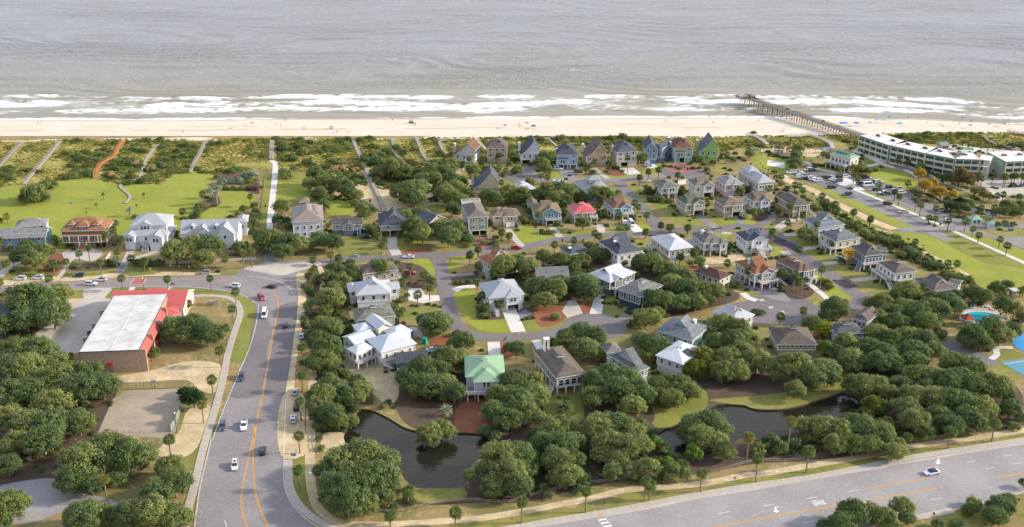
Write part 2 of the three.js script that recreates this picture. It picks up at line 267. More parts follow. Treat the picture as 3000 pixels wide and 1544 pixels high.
L('bright', 'f', 1600,190,1640,130,1820,90,1820,150,1700,160,1650,240,1600,260); L('bright', 'f', 1330,130,1440,150,1480,210,1485,280,1380,250); BED('mulch', 'f', 1240,180,1370,200,1480,300,1500,370,1390,390,1240,330); BED('mulch', 'f', 1630,290,1800,270,1790,350,1640,360); L('dull', 'f', 1230,560,1560,520,1600,620,1450,640,1220,610);
sheet('bare_sand', P('f', 780,820,1080,950,1190,1000,1200,1230,1140,1260,1020,1180,960,1060,780,1020), GM.sandy, .03,3); sheet('bare_sand', P('j', 650,610,800,610,800,700,700,720,640,760), GM.sandy, .03,3); L('dull', 'j', 1340,1040,1720,1030,1720,1110,1560,1140,1350,1130);
sheet('pine_straw', P('j', 1640,470,1690,390,1800,330,1880,370,1930,520,1905,605,1680,600), GM.straw, .03,3); BED('straw', 'f', 1460,760,1600,740,1600,800,1480,830); BED('straw', 'f', 1985,790,2080,790,2080,900,1990,900);
L('bright', 'c', 540,850,640,740,700,845,850,888,850,912,615,968); L('bright', 'c', 890,862,1110,850,1115,875,915,892); L('bright', 'c', 1195,857,1450,845,1455,860,1210,872); L('bright', 'c', 1480,800,1560,720,1640,810,1630,845,1510,858);
L('lawn', 'm', -10,655,120,720,250,820,460,870,560,980,800,1050,980,1185,800,1200,560,1135,400,990,220,860,-10,725); L('bright', 'm', 1070,1040,1220,1028,1330,1135,1180,1142,1100,1080); L('bright', 'm', 1350,1045,1530,1005,1540,1150,1410,1145); L('bright', 'm', 920,925,1000,980,1150,1020,1070,1045,940,1000); L('lawn', 'm', 1000,1050,1080,1045,1180,1140,1180,1180,1120,1180); L('bright', 'm', 850,800,1060,780,1060,830,860,835);
BED('mulch', 'm', 1540,1020,1720,1020,1700,1110,1560,1110); L('lawn', 'm', 1560,1120,1700,1100,1730,1050,1700,1030,1720,1130,1540,1165); BED('mulch', 'm', 1760,1060,2000,1030,2000,1080,1780,1140); L('dull', 'm', 1650,1170,1780,1100,2060,1050,2139,1060,1800,1195);
L('bright', 'n', 10,420,150,460,300,640,380,690,800,640,820,740,420,755,200,560); L('bright', 'n', 1060,352,1180,362,1210,420,1120,400); sheet('bare_sand', P('n', 800,640,1160,600,1420,640,1400,700,1000,740,830,730), GM.sandy, .03,3); BED('straw', 'n', 600,770,820,770,760,840,640,840); L('bright', 'n', 1650,390,1900,560,1950,590,1780,640,1760,500);
L('lawn', 'd', 235,890,330,880,520,955,400,985,300,950); L('lawn', 'd', 415,1010,480,985,640,1010,690,1080,560,1092); L('dull', 'd', 590,1112,900,1120,920,1175,760,1212); L('dull', 'd', 800,1248,1050,1235,1060,1320,920,1320); L('bright', 'h', 395,330,500,270,560,262,700,320,795,410,770,450,610,460); BED('mulch', 'h', 180,330,380,310,480,410,380,460,260,440); L('bright', 'h', 265,455,400,470,540,480,520,500,330,490); BED('mulch', 'h', 470,330,540,320,600,400,520,390); L('lawn', 'h', 0,410,120,430,180,445,60,460);
L('bright', 'm', 80,520,200,430,330,440,330,500,200,550,90,555); L('bright', 'm', 300,410,480,410,520,440,360,460); L('bright', 'c', 1180,380,1260,400,1420,410,1425,440,1270,445); L('bright', 'c', 830,400,915,410,915,440,800,445); L('bright', 'o', 1230,250,1340,255,1340,320,1240,310); L('bright', 'c', 140,410,190,420,200,450,150,450);
BED('straw', 'c', 1210,390,1380,385,1400,420,1290,430); L('bright', 'm', 1060,400,1180,400,1180,450,1080,450);
L('bright', 'r', 240,300,400,275,720,320,740,440,650,500,500,500,300,430); L('lawn', 'r', 150,190,380,180,400,240,300,300,160,290); sheet('sand_court', P('r', 425,338,632,365,640,445,412,405), GM.concreteW, .05); sheet('sand_court', P('r', 340,225,400,170,900,190,1110,220,1100,240,1000,300,800,290,700,330,680,290,400,260), GM.sandy, .045,3);
L('bright', 'r', 1740,480,2139,490,2139,640,2100,680,1900,650,1740,590); L('lawn', 'r', 1620,310,1790,370,1780,390,1660,400); L('lawn', 'r', 1740,400,2000,430,2139,490,1800,480); L('lawn', 'r', 960,380,1200,430,1450,480,1240,480,1060,450); L('lawn', 'r', 880,300,1010,310,1010,360,900,360);
L('bright', 's', -10,600,420,740,440,850,100,820,-10,780); L('bright', 's', 560,960,640,970,870,1120,830,1130,640,1020); L('dull', 's', 1060,870,1300,970,1340,1000,1260,1010,1070,980); L('dull', 's', 1290,1240,1500,1290,1700,1326,1300,1326); L('lawn', 's', 1700,1150,1900,1120,2060,1200,1900,1290,1720,1250);
L('bright', 'd', 1080,870,1200,855,1330,880,1700,1060,2100,1230,2300,1330,1900,1330,1620,1230,1330,1020); L('lawn', 'd', 1320,872,1480,860,2100,1110,2300,1200,2300,1330,2100,1230,1700,1060); L('bright', 'd', 1600,850,1800,870,1830,905,1960,960,2120,1020,2200,1120,2060,1070,1740,940); L('dull', 'd', 1780,835,2100,830,2100,895,1880,885); L('dull', 't', 780,800,900,760,1050,860,1040,930,960,980,860,900); L('dull', 't', 850,650,1000,650,1105,690,1105,720,940,740,840,740);
L('bright', 'd', 470,500,560,515,840,640,1100,755,1250,822,1160,830,900,720,640,590); L('lawn', 'd', 560,600,700,690,900,780,1060,840,900,830,740,740,600,650);
L('bright', 'd', 720,505,850,540,1000,590,1450,800,1400,790,960,610); L('bright', 'h', 1600,200,2080,230,2080,390,1960,380,1800,330);
L('dull', 'l', 1500,1240,1700,1200,1900,1300,1300,1330); L('dull', 'l', 2000,1150,2200,1100,2200,1330,2080,1300);
const verge = (m, ...p) => L(m, ...p);
verge('dull', 'k', -200,1290,200,1240,500,1210,800,1170,870,1150,870,1190,500,1270,0,1345,-200,1380); verge('dull', 'k', 960,1190,1060,1090,1300,1060,1700,1040,2080,960,2080,1000,1500,1105,1200,1160); verge('dull', 'l', 0,960,500,870,900,800,1200,750,1700,690,2080,625,2080,655,1700,705,1200,780,500,925,0,1000); verge('dull', 'j', 400,780,500,790,500,1000,560,1120,640,1180,900,1280,1200,1300,1300,1320,900,1390,700,1330,480,1160,410,1050,400,900);

// ---- asphalt, concrete, tracks ----
sheet('road', [...P('a', -160,1258,430,1238,700,1214,980,1204,1120,1207,1480,1192,1800,1185, 'f', 0,235,170,205,195,120,215,40,300,40,320,155,450,165,600,162,700,152,720,180,640,205,540,225,470,260,452,310,440,380,447,480,440,600,425,720,405,880,385,1020,365,1200, 'j', 360,340,352,600,345,780,336,950,355,1060,420,1180,530,1290,680,1400,1000,1480, 'i', 1380,1480,1480,1326,1520,1050,1570,820,1640,600,1740,330,1850,60, 'e', 1870,920,1925,740,1950,600,1950,540,1940,490,1900,455,1820,425,1750,403,1480,373,1000,366,830,376,640,387,0,412,-160,420)], GM.asphalt, .045);
sheet('road_patch', P('f', 430,480,440,600,405,880,385,1050,370,1180,180,1190,200,1010,245,800,280,640,300,520), GM.asphaltD, .07,3); sheet('road_patch', P('f', 130,560,150,500,230,640,250,690,215,850,160,1190,-60,1210,20,1010,70,850), GM.asphaltD, .07,3);
sheet('sand_shoulder', P('a', 440,1232,520,1200,700,1195,860,1170,980,1195,1160,1180,1260,1160,1450,1165,1700,1180,1480,1188,980,1200), GM.sandy, .08,2); sheet('sand_shoulder', P('f', 30,225,180,190,200,175,330,190,600,170,640,190,500,235,440,250,330,280,200,262), GM.concrete, .075,3); sheet('sand_shoulder', P('f', 450,260,490,260,510,420,500,560,470,760,440,920,420,1160,410,1326,365,1326,400,900,440,600,450,470), GM.sandy, .075,3); sheet('sand_shoulder', P('j', 365,300,470,300,500,560,500,780,350,810), GM.sandy, .075,3); sheet('sand_shoulder', P('a', -160,1230,30,1228,440,1200,440,1236,-160,1256), GM.sandy, .08,2);
ribbon('dirt_path', P('f', 610,210,640,280,635,390), 2.2, GM.sandy); ribbon('dirt_path', P('f', 560,900,560,1100,545,1326, 'j', 545,600,540,900,560,1060,610,1190,760,1290,960,1310, 'k', -150,1275,0,1262,300,1215,600,1160,900,1100,1100,1050,1400,1025,1750,990,2080,925, 'l', 0,930,500,850,900,780,1200,715,1600,665,2200,570), 2.7, GM.sandy);
ribbon('road', P('f', 560,178,700,165,900,150,1150,142,1400,128,1560,120,1800,100,2000,80, 'c', 400,1002,560,982,700,953,850,920,1000,900,1200,884,1500,868,1700,848,1850,838,2080,828, 'm', 1050,1212,1300,1175,1460,1170,1600,1200,1750,1260, 'n', 1800,370,2000,490,2139,575, 'd', 110,880,300,985,420,1060,600,1180,780,1290, 'h', 660,310,760,395,840,455,760,520,600,540,400,540), 6.2, GM.asphaltD);
ribbon('road', P('f', 1500,120,1535,200,1565,350,1590,500,1625,620,1690,695,1780,735,1900,750,2050,748, 'g', 200,1012,400,1003,580,975,700,930,800,915), 5.8, GM.asphaltD);
{ const disc = (t, x, y, r, m = 'asphaltD') => { const c = at(t, x, y), a = []; for (let i = 0; i < 32; i++) a.push(new THREE.Vector3(c.x + Math.cos(i / 16 * Math.PI) * r, 0, c.z + Math.sin(i / 16 * Math.PI) * r)); sheet('turning_circle', a, GM[m], .05); };
  disc('g', 905,922,11.5); disc('h', 240,535,14); disc('h', 20,560,10); disc('c', 600,440,9); disc('c', 1830,400,12); disc('m', 620,440,8, 'brickPave'); }
ribbon('road', P('c', 1650,850,1560,735,1480,640,1400,550,1335,480,1290,450), 5.8, GM.asphaltD); ribbon('road', P('c', 520,445,700,455,950,462,1150,468,1300,460,1450,452,1650,430,1850,402), 6.5, GM.asphalt); ribbon('driveway', P('m', 1690,960,1770,1050,1720,1100,1600,1150,1520,1175), 4, GM.asphaltD);
sheet('road', P('j', 560,1300,800,1385,1100,1410, 'k', -200,1392,200,1350,520,1311,930,1246,1300,1186,1600,1122,2000,1056, 'l', 0,1046,600,940,1200,836,1700,752,2080,694,2600,610,2600,960,2080,1062,1550,1197,1200,1262,900,1330,600,1420, 'k', 500,1800,-600,1800), GM.asphaltB, .045);
sheet('parking_lot', P('d', 300,415,410,380,560,400,720,420,840,430,830,480,720,512,900,585,1100,668,1300,745,1450,805,1530,850,1240,822,1040,728,840,638,640,552,500,490,380,460), GM.asphaltD, .05); sheet('parking_lot', P('d', 740,440,900,440,1010,480,1180,550,1300,610,1440,690,1560,740,1700,780,1640,830,1470,800,1200,678,960,575,860,535), GM.asphaltD, .05);
sheet('road', P('d', 1080,825,1240,822,1440,805,1520,790,1640,790,1900,790,2200,800,2200,830,1790,832,1700,840,1880,888,2200,905,2200,1010,1960,955,1840,905,1560,850,1450,855,1560,920,1470,928,1330,868,1160,858), GM.asphalt, .055);
sheet('parking_lot', P('s', 1360,780,1520,700,1700,700,2300,720,2300,960,1880,960,1800,1060,1660,1030,1560,880), GM.concrete, .05,3); sheet('parking_lot', P('s', 1560,200,1800,190,2300,230,2300,290,1900,280,1600,300,1450,320,1380,280), GM.concrete, .05);
ribbon('sand_track', P('d', 230,425,330,490,450,530,560,595,680,655,800,712,930,775,1090,838), 5.2, GM.sandy, .06); ribbon('dirt_path', P('d', 650,695,780,760,900,815,1000,850,1080,862), 1.3, GM.sandy); ribbon('dirt_path', P('d', 1240,970,1400,1050,1520,1110,1660,1190), 2, GM.sandy);
ribbon('footpath', P('d', 640,470,690,498,830,550,960,602,1200,702,1460,812), 2.2, GM.concreteW, .08); ribbon('footpath', P('d', 1545,852,1740,940,2075,1090,2250,1170), 2.4, GM.concreteW, .08);
ribbon('footpath', P('r', 890,350,960,400,1100,460,1300,490,1450,480), 3, GM.concrete, .08); ribbon('footpath', P('r', 1500,210,1620,270,1800,355,1900,400,2139,470, 's', 100,530,330,600,480,680), 3.2, GM.concreteW, .08); ribbon('footpath', P('r', 1640,415,1760,400,1830,370), 2.6, GM.concreteW, .08); sheet('plaza', P('d', 600,420,700,430,800,480,870,540,780,540,640,480), GM.concreteW, .075);
ribbon('footpath', P('y', 1530,302,1522,450,1500,700,1470,950,1450,1180), 2.9, GM.concreteW, .06); sheet('footpath', P('y', 1448,300,1560,300,1555,360,1500,360), GM.concreteW, .085); ribbon('footpath', P('e', 1010,368,985,430), 2.2, GM.concreteW, .07); ribbon('footpath', P('t', 370,520,450,515), 1.6, GM.concrete, .07); ribbon('footpath', P('t', 800,735,855,690,845,640,900,625,1000,630), 2.2, GM.concreteW, .07);
sheet('parking_lot', P('e', 640,388,850,376,800,450,840,470,820,520,700,700,560,930,420,860,240,770,380,640,520,520,560,480,630,460), GM.concrete, .05,3); sheet('concrete_pad', P('i', 960,290,1420,268,1340,600,1230,652,900,620,740,622,860,350), GM.pad, .05); sheet('parking_lot', P('i', -60,1040,280,962,420,960,700,1080,900,1140,860,1220,560,1190,240,1295,-60,1290), GM.asphaltB, .05,3); sheet('parking_lot', P('t', 370,570,430,560,640,640,860,750,850,790,760,790,600,720,400,690), GM.asphaltD, .05,2);
const D = (m, w, ...p) => ribbon('driveway', P(...p), w, GM[m], .065);
sheet('driveway', P('a', 490,1000,770,995,745,1060,690,1082,580,1062,530,1100,470,1200,420,1228,500,1100), GM.concrete, .06,2); D('concrete', 3.4, 'a', 995,1002,950,1100,900,1170,850,1205); D('concrete', 3, 'a', 1200,1005,1060,1050,960,1080); D('asphalt', 3.4, 'a', 940,1110,880,1190); D('concrete', 3.2, 'a', 160,1080,60,1130,0,1200); D('mulch', 5, 'a', 1790,1020,1790,1060);
D('concrete', 4.5, 'b', 1170,895,1165,960,1205,1035); sheet('driveway', P('c', 232,905,355,890,392,962,300,985,235,960), GM.brickPave, .06); D('concrete', 3, 'c', 490,835,540,905,595,968); D('concrete', 3.4, 'c', 818,812,885,896); D('concrete', 4, 'c', 1130,800,1190,812,1190,862); D('concreteW', 5, 'c', 1425,800,1490,858);
sheet('driveway', P('f', 1290,380,1385,375,1420,430,1525,430,1530,470,1400,490,1290,470), GM.concreteW, .06); D('concreteW', 3.4, 'f', 1640,395,1700,370,1800,362); D('concreteW', 5.4, 'g', 225,775,262,860,310,970); D('asphalt', 2.6, 'f', 1615,285,1700,275,1830,262); sheet('driveway', P('g', 690,730,750,730,800,828,680,862,640,812), GM.concrete, .06); sheet('driveway', P('g', 905,640,970,640,945,830,850,832), GM.concreteW, .06); D('asphaltD', 4, 'g', 1175,770,1110,878); D('concreteW', 4.4, 'g', 120,1045,130,1170); D('concreteW', 3, 'g', 440,1032,480,1100); sheet('driveway', P('g', 290,830,360,795,420,830,320,870), GM.asphalt, .055);
D('asphalt', 3.4, 'm', 835,1030,930,1100,1060,1190); D('asphalt', 3.2, 'm', 1300,1030,1395,1145); sheet('driveway', P('n', 1230,880,1300,860,1490,1000,1730,1000,1990,1215,1800,1190,1500,1080,1330,960), GM.asphalt, .055,2); D('concreteW', 3, 'n', 1395,1105,1470,1170,1570,1200); D('concreteW', 2.6, 'h', 425,325,600,470); D('concrete', 3.4, 'd', 370,990,580,965); D('concrete', 3.4, 'd', 550,1100,700,1088); D('concrete', 3.6, 'd', 765,1228,970,1205); sheet('driveway', P('d', 215,1003,280,1003,330,1035,250,1038), GM.concrete, .06); D('concrete', 4, 'd', 190,840,290,775,400,750); D('concrete', 3.4, 'd', 250,880,350,875);
D('asphalt', 7, 'o', 1050,410,1060,470,1090,530); D('asphalt', 7, 'o', 1520,460,1560,520,1560,560); D('concrete', 3, 'o', 1880,440,1980,520,2060,570); D('concreteW', 8, 'c', 1390,370,1450,420); D('concreteW', 6, 'm', 210,385,280,440); D('concrete', 8, 'o', 300,400,270,470); sheet('boat_yard', P('m', 560,590,690,580,680,640,590,650), GM.concreteW, .06); D('concrete', 3, 'n', 1130,350,1250,365);
sheet('patch', P('h', 130,515,165,512,175,530,140,535), GM.concrete, .075); sheet('patch', P('h', 220,550,250,548,265,575,235,578), GM.concrete, .075); sheet('patch', P('n', 1590,1185,1650,1180,1680,1210,1610,1212), GM.concrete, .075);
// blue ball courts at the right edge
sheet('ball_court', P('t', 960,560,990,520,1040,540,1090,505,1180,500,1180,680,1105,665,1040,630), std({ color: hex('#2f86bd'), roughness: .8 }), .06); sheet('ball_court', P('t', 890,762,1105,735,1300,720,1300,800,1105,890,1050,855), std({ color: hex('#4f8697'), roughness: .8 }), .06);
const mark = (name, pts, w, m = paint.white, y = .1) => struct(name, ribbonGeo(pts, w, y), m);
mark('court_line', P('t', 915,780,1105,752,1300,740), .2, paint.white, .09);
// ---- kerbs and gutters, raised pavements of single slabs ----
function kerb(pts, w = .4, h = .14) { const c = curve(pts, false, 3), g = new MB(); for (let i = 1; i < c.length; i++) { const a = c[i - 1], b = c[i], d = Math.hypot(b.x - a.x, b.z - a.z); g.box((a.x + b.x) / 2, h / 2 + .01, (a.z + b.z) / 2, d + .02, h, w, Math.atan2(-(b.z - a.z), b.x - a.x)); } struct('kerb', g.geo(), GM.concrete); }
const slabM = ['#b2a899', '#a99f91', '#bab1a4'].map(c => std({ color: hex(c), map: every(T.concrete, 9), roughness: .9 }));
slabM.forEach(m => m.color.setRGB(1,.99,.97).multiplyScalar(rr(.92,1.02)));
function slabs(pts, w, len = 1.8) {
  const root = base('pavement', new THREE.Vector3()); root.userData.kind = 'structure';
  const c = new THREE.CatmullRomCurve3(pts, false, 'centripetal'), n = Math.floor(c.getLength() / len), pp = c.getSpacedPoints(n);
  const g = new MB().box(0,0,0, len - .06,.14, w).geo();
  for (let i = 0; i < n; i++) { const a = pp[i], b = pp[i + 1], m = add('slab', g, slabM[(i * 7 + (i >> 2)) % 3], root); m.position.set((a.x + b.x) / 2,.085 + .008 * (i % 3), (a.z + b.z) / 2); m.rotation.y = Math.atan2(-(b.z - a.z), b.x - a.x); m.scale.x = Math.hypot(b.x - a.x, b.z - a.z) / len; }
}
slabs(P('e', 1450,438,1600,433,1700,441,1785,470,1825,520,1830,575,1790,700,1735,880,1708,1030, 'i', 1650,390,1580,620,1535,780,1485,1000,1435,1180,1400,1340), 2.3); slabs(P('j', 375,815,380,900,382,1000,415,1095,480,1185,580,1265,740,1345,950,1400), 2.3); slabs(P('k', -80,1388,280,1333,600,1276,940,1222,1300,1156,1600,1096,2080,1016, 'l', 500,942,1200,803,1700,722,2080,664,2300,630), 2.4); slabs(P('l', 1200,1268,1370,1235,1540,1200), 2.2);
kerb(P('j', 345,790,340,950,358,1060,425,1180,530,1280,680,1365,900,1425)); kerb(P('k', -80,1400,280,1347,520,1307,930,1240,1300,1180,1600,1116,2080,1038, 'l', 600,935,1200,830,1700,746,2080,688,2300,655), .45); kerb(P('i', 1610,660,1560,860,1520,1040,1480,1326), .4); kerb(P('l', 900,1326,1200,1265,1550,1198,2080,1063)); kerb(P('d', 560,516,840,640,1250,823), .2,.1);
struct('gutter', ribbonGeo(curve(P('k', -80,1406,520,1313,930,1247,1300,1188,1600,1123,2080,1046, 'l', 600,942,1200,837,1700,753,2080,695,2300,662), false, 3), .5,.075), GM.concrete); struct('gutter', ribbonGeo(curve(P('e', -160,417,0,410,640,385,830,373,1000,364,1480,371,1750,402,1900,454,1940,490), false, 3), .4,.09), GM.concrete);
// ---- painted lines ----
const yl = (...p) => mark('road_marking', curve(P(...p), false, 2), .16, paint.yellow), wl = (...p) => mark('road_marking', curve(P(...p), false, 2), .16, paint.white);
function yy(...p) { const c = curve(P(...p), false, 2); for (const s of [-.17,.17]) struct('road_marking', ribbonGeo(c, .15,.1, s), paint.yellow); }
yy('a', -60,1283,420,1254,960,1233,990,1232); yy('a', 1110,1230,1500,1222,1810,1240); yy('f', 255,400,288,450,299,520,290,590,265,700,240,850,212,1000,178,1200, 'j', 178,330,150,450,135,530); yy('j', 132,545,100,680,60,850,30,1000,18,1120,25,1220,58,1326); yy('j', 132,545,112,700,107,850,122,1050,160,1190,220,1326);
wl('f', 150,505,138,610,100,770,40,930,0,1010, 'i', 1820,150,1740,340,1640,600,1620,660); wl('j', 357,350,348,600,343,770); wl('i', 1712,1280,1728,1330); wl('f', 60,285,200,300,320,330,380,370,420,430);
yy('k', 1800,1332,2080,1277, 'l', 640,1168,1410,1036); yy('l', 885,1034,1315,962); yy('l', 1880,953,2100,916);
for (const q of [[90,1168,175,1155], [425,1110,507,1099], [750,1057,830,1044], [1330,880,1430,870], [1645,835,1708,825], [1918,788,1988,778], [1785,884,1855,875], [1993,850,2062,838], [388,1298,472,1284], [1368,1122,1450,1108], [2025,1007,2100,993]]) wl('l', ...q);
wl('k', 1828,1228,1918,1211);
wl('k', 910,1266,975,1350); wl('k', 968,1256,1035,1340); for (let i = 0; i < 4; i++) { const a = at('k', 918 + i * 19,1277 + i * 25), b = at('k', 978 + i * 19,1267 + i * 25); mark('road_marking', [a, b], .6); }
sheet('brick_crossing', P('a', 1030,1211,1112,1210,1080,1258,992,1259), std({ color: hex('#b5615a'), map: every(TX.stucco, 3), roughness: .9 }), .095); wl('a', 1026,1211,986,1260); wl('a', 1117,1210,1085,1259); wl('a', 986,1260,1085,1259);
sheet('tactile_plate', P('k', 915,1232,940,1228,945,1240,918,1245), std({ color: hex('#d08a25'), roughness: .8 }), .2);
function arrowMark(a, b, w = .5) { const d = b.clone().sub(a), l = d.length(); d.normalize(); const n = new THREE.Vector3(-d.z, 0, d.x), q = (s, t) => a.clone().addScaledVector(d, s).addScaledVector(n, t); const pts = [q(0, -w * .35), q(0, w * .35), q(l * .5, w * .35), q(l * .5, w), q(l, 0), q(l * .5, -w), q(l * .5, -w * .35)]; struct('road_marking', sheetGeo(pts, .1), paint.white); }
arrowMark(at('l', 1431,812), at('l', 1420,853), .9); mark('road_marking', curve(P('l', 212,1176,188,1178,183,1192), false, .4), .35); arrowMark(at('l', 184,1186), at('l', 196,1222), .9);
for (const q of [[862,708,838,728], [1040,715,1000,700]]) void q;
{ // the word on the turn lane, read by drivers who come from the right
  const font = await new FontLoader().loadAsync('fonts/droid/droid_sans_bold.typeface.json');
  const g = new THREE.ShapeGeometry(font.generateShapes('ONLY', 1)); g.computeBoundingBox(); const bb = g.boundingBox, cw = bb.max.x - bb.min.x;
  g.translate(-bb.min.x - cw / 2,-.37,0); g.scale(2.5 / cw, 3.6,1); g.rotateX(-Math.PI / 2);
  const a = at('l', 430,1150), b = at('l', 620,1120), m = struct('road_lettering', g, paint.white), c = at('l', 527,1140);
  m.position.set(c.x, .1, c.z); m.rotation.y = Math.atan2(-(b.z - a.z), b.x - a.x) + Math.PI / 2;
}
// parking bays
{ const g = new MB(); const bay = (p0, p1, n, ang, len, sgn) => { const dx = Math.cos(ang) * len * sgn, dz = -Math.sin(ang) * len * sgn; for (let i = 0; i <= n; i++) { const p = p0.clone().lerp(p1, i / n); g.box(p.x + dx / 2,.083, p.z + dz / 2, len, .012,.13, ang); } };
  const A = .19; bay(at('d', 572,522), at('d', 1235,816), 42, A, 5,1); bay(at('d', 700,508), at('d', 1440,802), 44, A, 5,-1); bay(at('d', 870,540), at('d', 1465,797), 36, A, 5,1); bay(at('d', 900,442), at('d', 1640,775), 46, A, 5,-1);
  const m = struct('parking_bay_lines', g.geo(), paint.white); m.userData.kind = 'structure'; }
// ---------- beach, surf and sea ----------
const edge = list => x => { const w = list; if (x <= w[0].x) return w[0].z; for (let i = 1; i < w.length; i++) if (x <= w[i].x) { const t = (x - w[i - 1].x) / (w[i].x - w[i - 1].x); return mix(w[i - 1].z, w[i].z, sm(t)); } return w[w.length - 1].z; };
const duneZ = edge(P('S', -260,411,0,411,400,409,700,407,1000,405,1500,402,2000,400,2300,397,2600,390,3000,386,3300,386));
const SEA = -1.3;
const waterZ = edge([[-260,358], [0,358], [400,357], [900,353], [1500,351], [2000,349], [2400,350], [2650,356], [2850,366], [3000,375], [3300,380]].map(([x, y]) => at('S', x, y, SEA)));
function gridGeo(x0, x1, nx, zf0, zf1, nz, yf, uvf) {
  const p = [], u = [], ix = [];
  for (let j = 0; j <= nz; j++) for (let i = 0; i <= nx; i++) { const x = mix(x0, x1, i / nx), t = j / nz, z = mix(zf0(x), zf1(x), t); p.push(x, yf(x, z, t), z); u.push(...uvf(x, z, t)); if (i < nx && j < nz) { const a = j * (nx + 1) + i, b = a + nx + 1; ix.push(a, a + 1, b, b, a + 1, b + 1); } }
  const g = new THREE.BufferGeometry(); g.setAttribute('position', new THREE.Float32BufferAttribute(p, 3)); g.setAttribute('uv', new THREE.Float32BufferAttribute(u, 2)); g.setIndex(ix); g.computeVertexNormals(); return g;
}
{ // sand: dry and pale above, with a wrack line, wet and darker at the water
  const t = texture(2048,256, (u, v) => {
    const X = u * 700, wob = (fbm(X * .02,1.3,3,0,51) - .5) * .1, tt = v;
    const n = fbm(u * 180, v * 26,4,0,52), big = fbm(u * 24, v * 5,3,0,53);
    let c = lerp3([.80,.75,.675], [.745,.685,.60], cl(n * 1.5 - .3)); c = lerp3(c, [.84,.79,.72], big * .5);
    const wr = Math.exp(-(((tt - .46 - wob) / .016) ** 2)) * sstep(.35,.65, fbm(X * .05,7,3,0,54)); c = lerp3(c, [.55,.475,.36], wr * .6);
    const w2 = Math.exp(-(((tt - .62 - wob * 1.4) / .03) ** 2)) * sstep(.4,.7, fbm(X * .03,17,3,0,55)); c = lerp3(c, [.66,.575,.45], w2 * .4);
    c = lerp3(c, [.56,.505,.435], sstep(.84 + wob * .8,.97 + wob * .8, tt) * .85);
    const g = .95 + .1 * hash(u * 2048 | 0, v * 256 | 0,5); return c.map(k => k * g);
  });
  t.wrapT = THREE.ClampToEdgeWrapping;
  struct('beach', gridGeo(-900,900,240, x => duneZ(x) + 3, x => waterZ(x) - 12,24, (x, z, q) => .06 + (SEA - .35) * q ** 1.2 + .35 * (fbm(x * .05, z * .1,2,0,56) - .5) * (1 - q), (x, z, q) => [x / 700 + .5, q * 1.06]), std({ map: t, roughness: .9 }));
}
const ripple = every(texture(1024,1024, (u, v) => {
  let h = 0; u += .03 * (vnoise(v * 3,.5,3,68) - .5); // wind waves: ridges lying across the picture, broken up, in three sizes
  const a = fbm(u * 12, v * 12,3,12,66); h += .5 * (1 - Math.abs(2 * fbm(u * 14, v * 36 + a * 3,4,0,61) - 1)); h += .4 * (1 - Math.abs(2 * fbm(u * 50, v * 130 + a * 4,3,0,62) - 1)); h += .25 * fbm(u * 110, v * 200,2,0,63);
  return [h, h, h];
}, false), 160,160);
const waterLook = { roughness: .2, specularIntensity: 1, ior: 1.33, side: THREE.DoubleSide, bumpMap: ripple, bumpScale: 1.2 };
const swell = (x, z) => { const w = 3.5 * (fbm(x * .006, z * .012,2,0,71) - .5) * 14, near = sstep(-1150,-760, z); return (.2 + .3 * near) * Math.sin(z * .29 + w + x * .012) * (.4 + fbm(x * .012, z * .02,2,0,72)); };
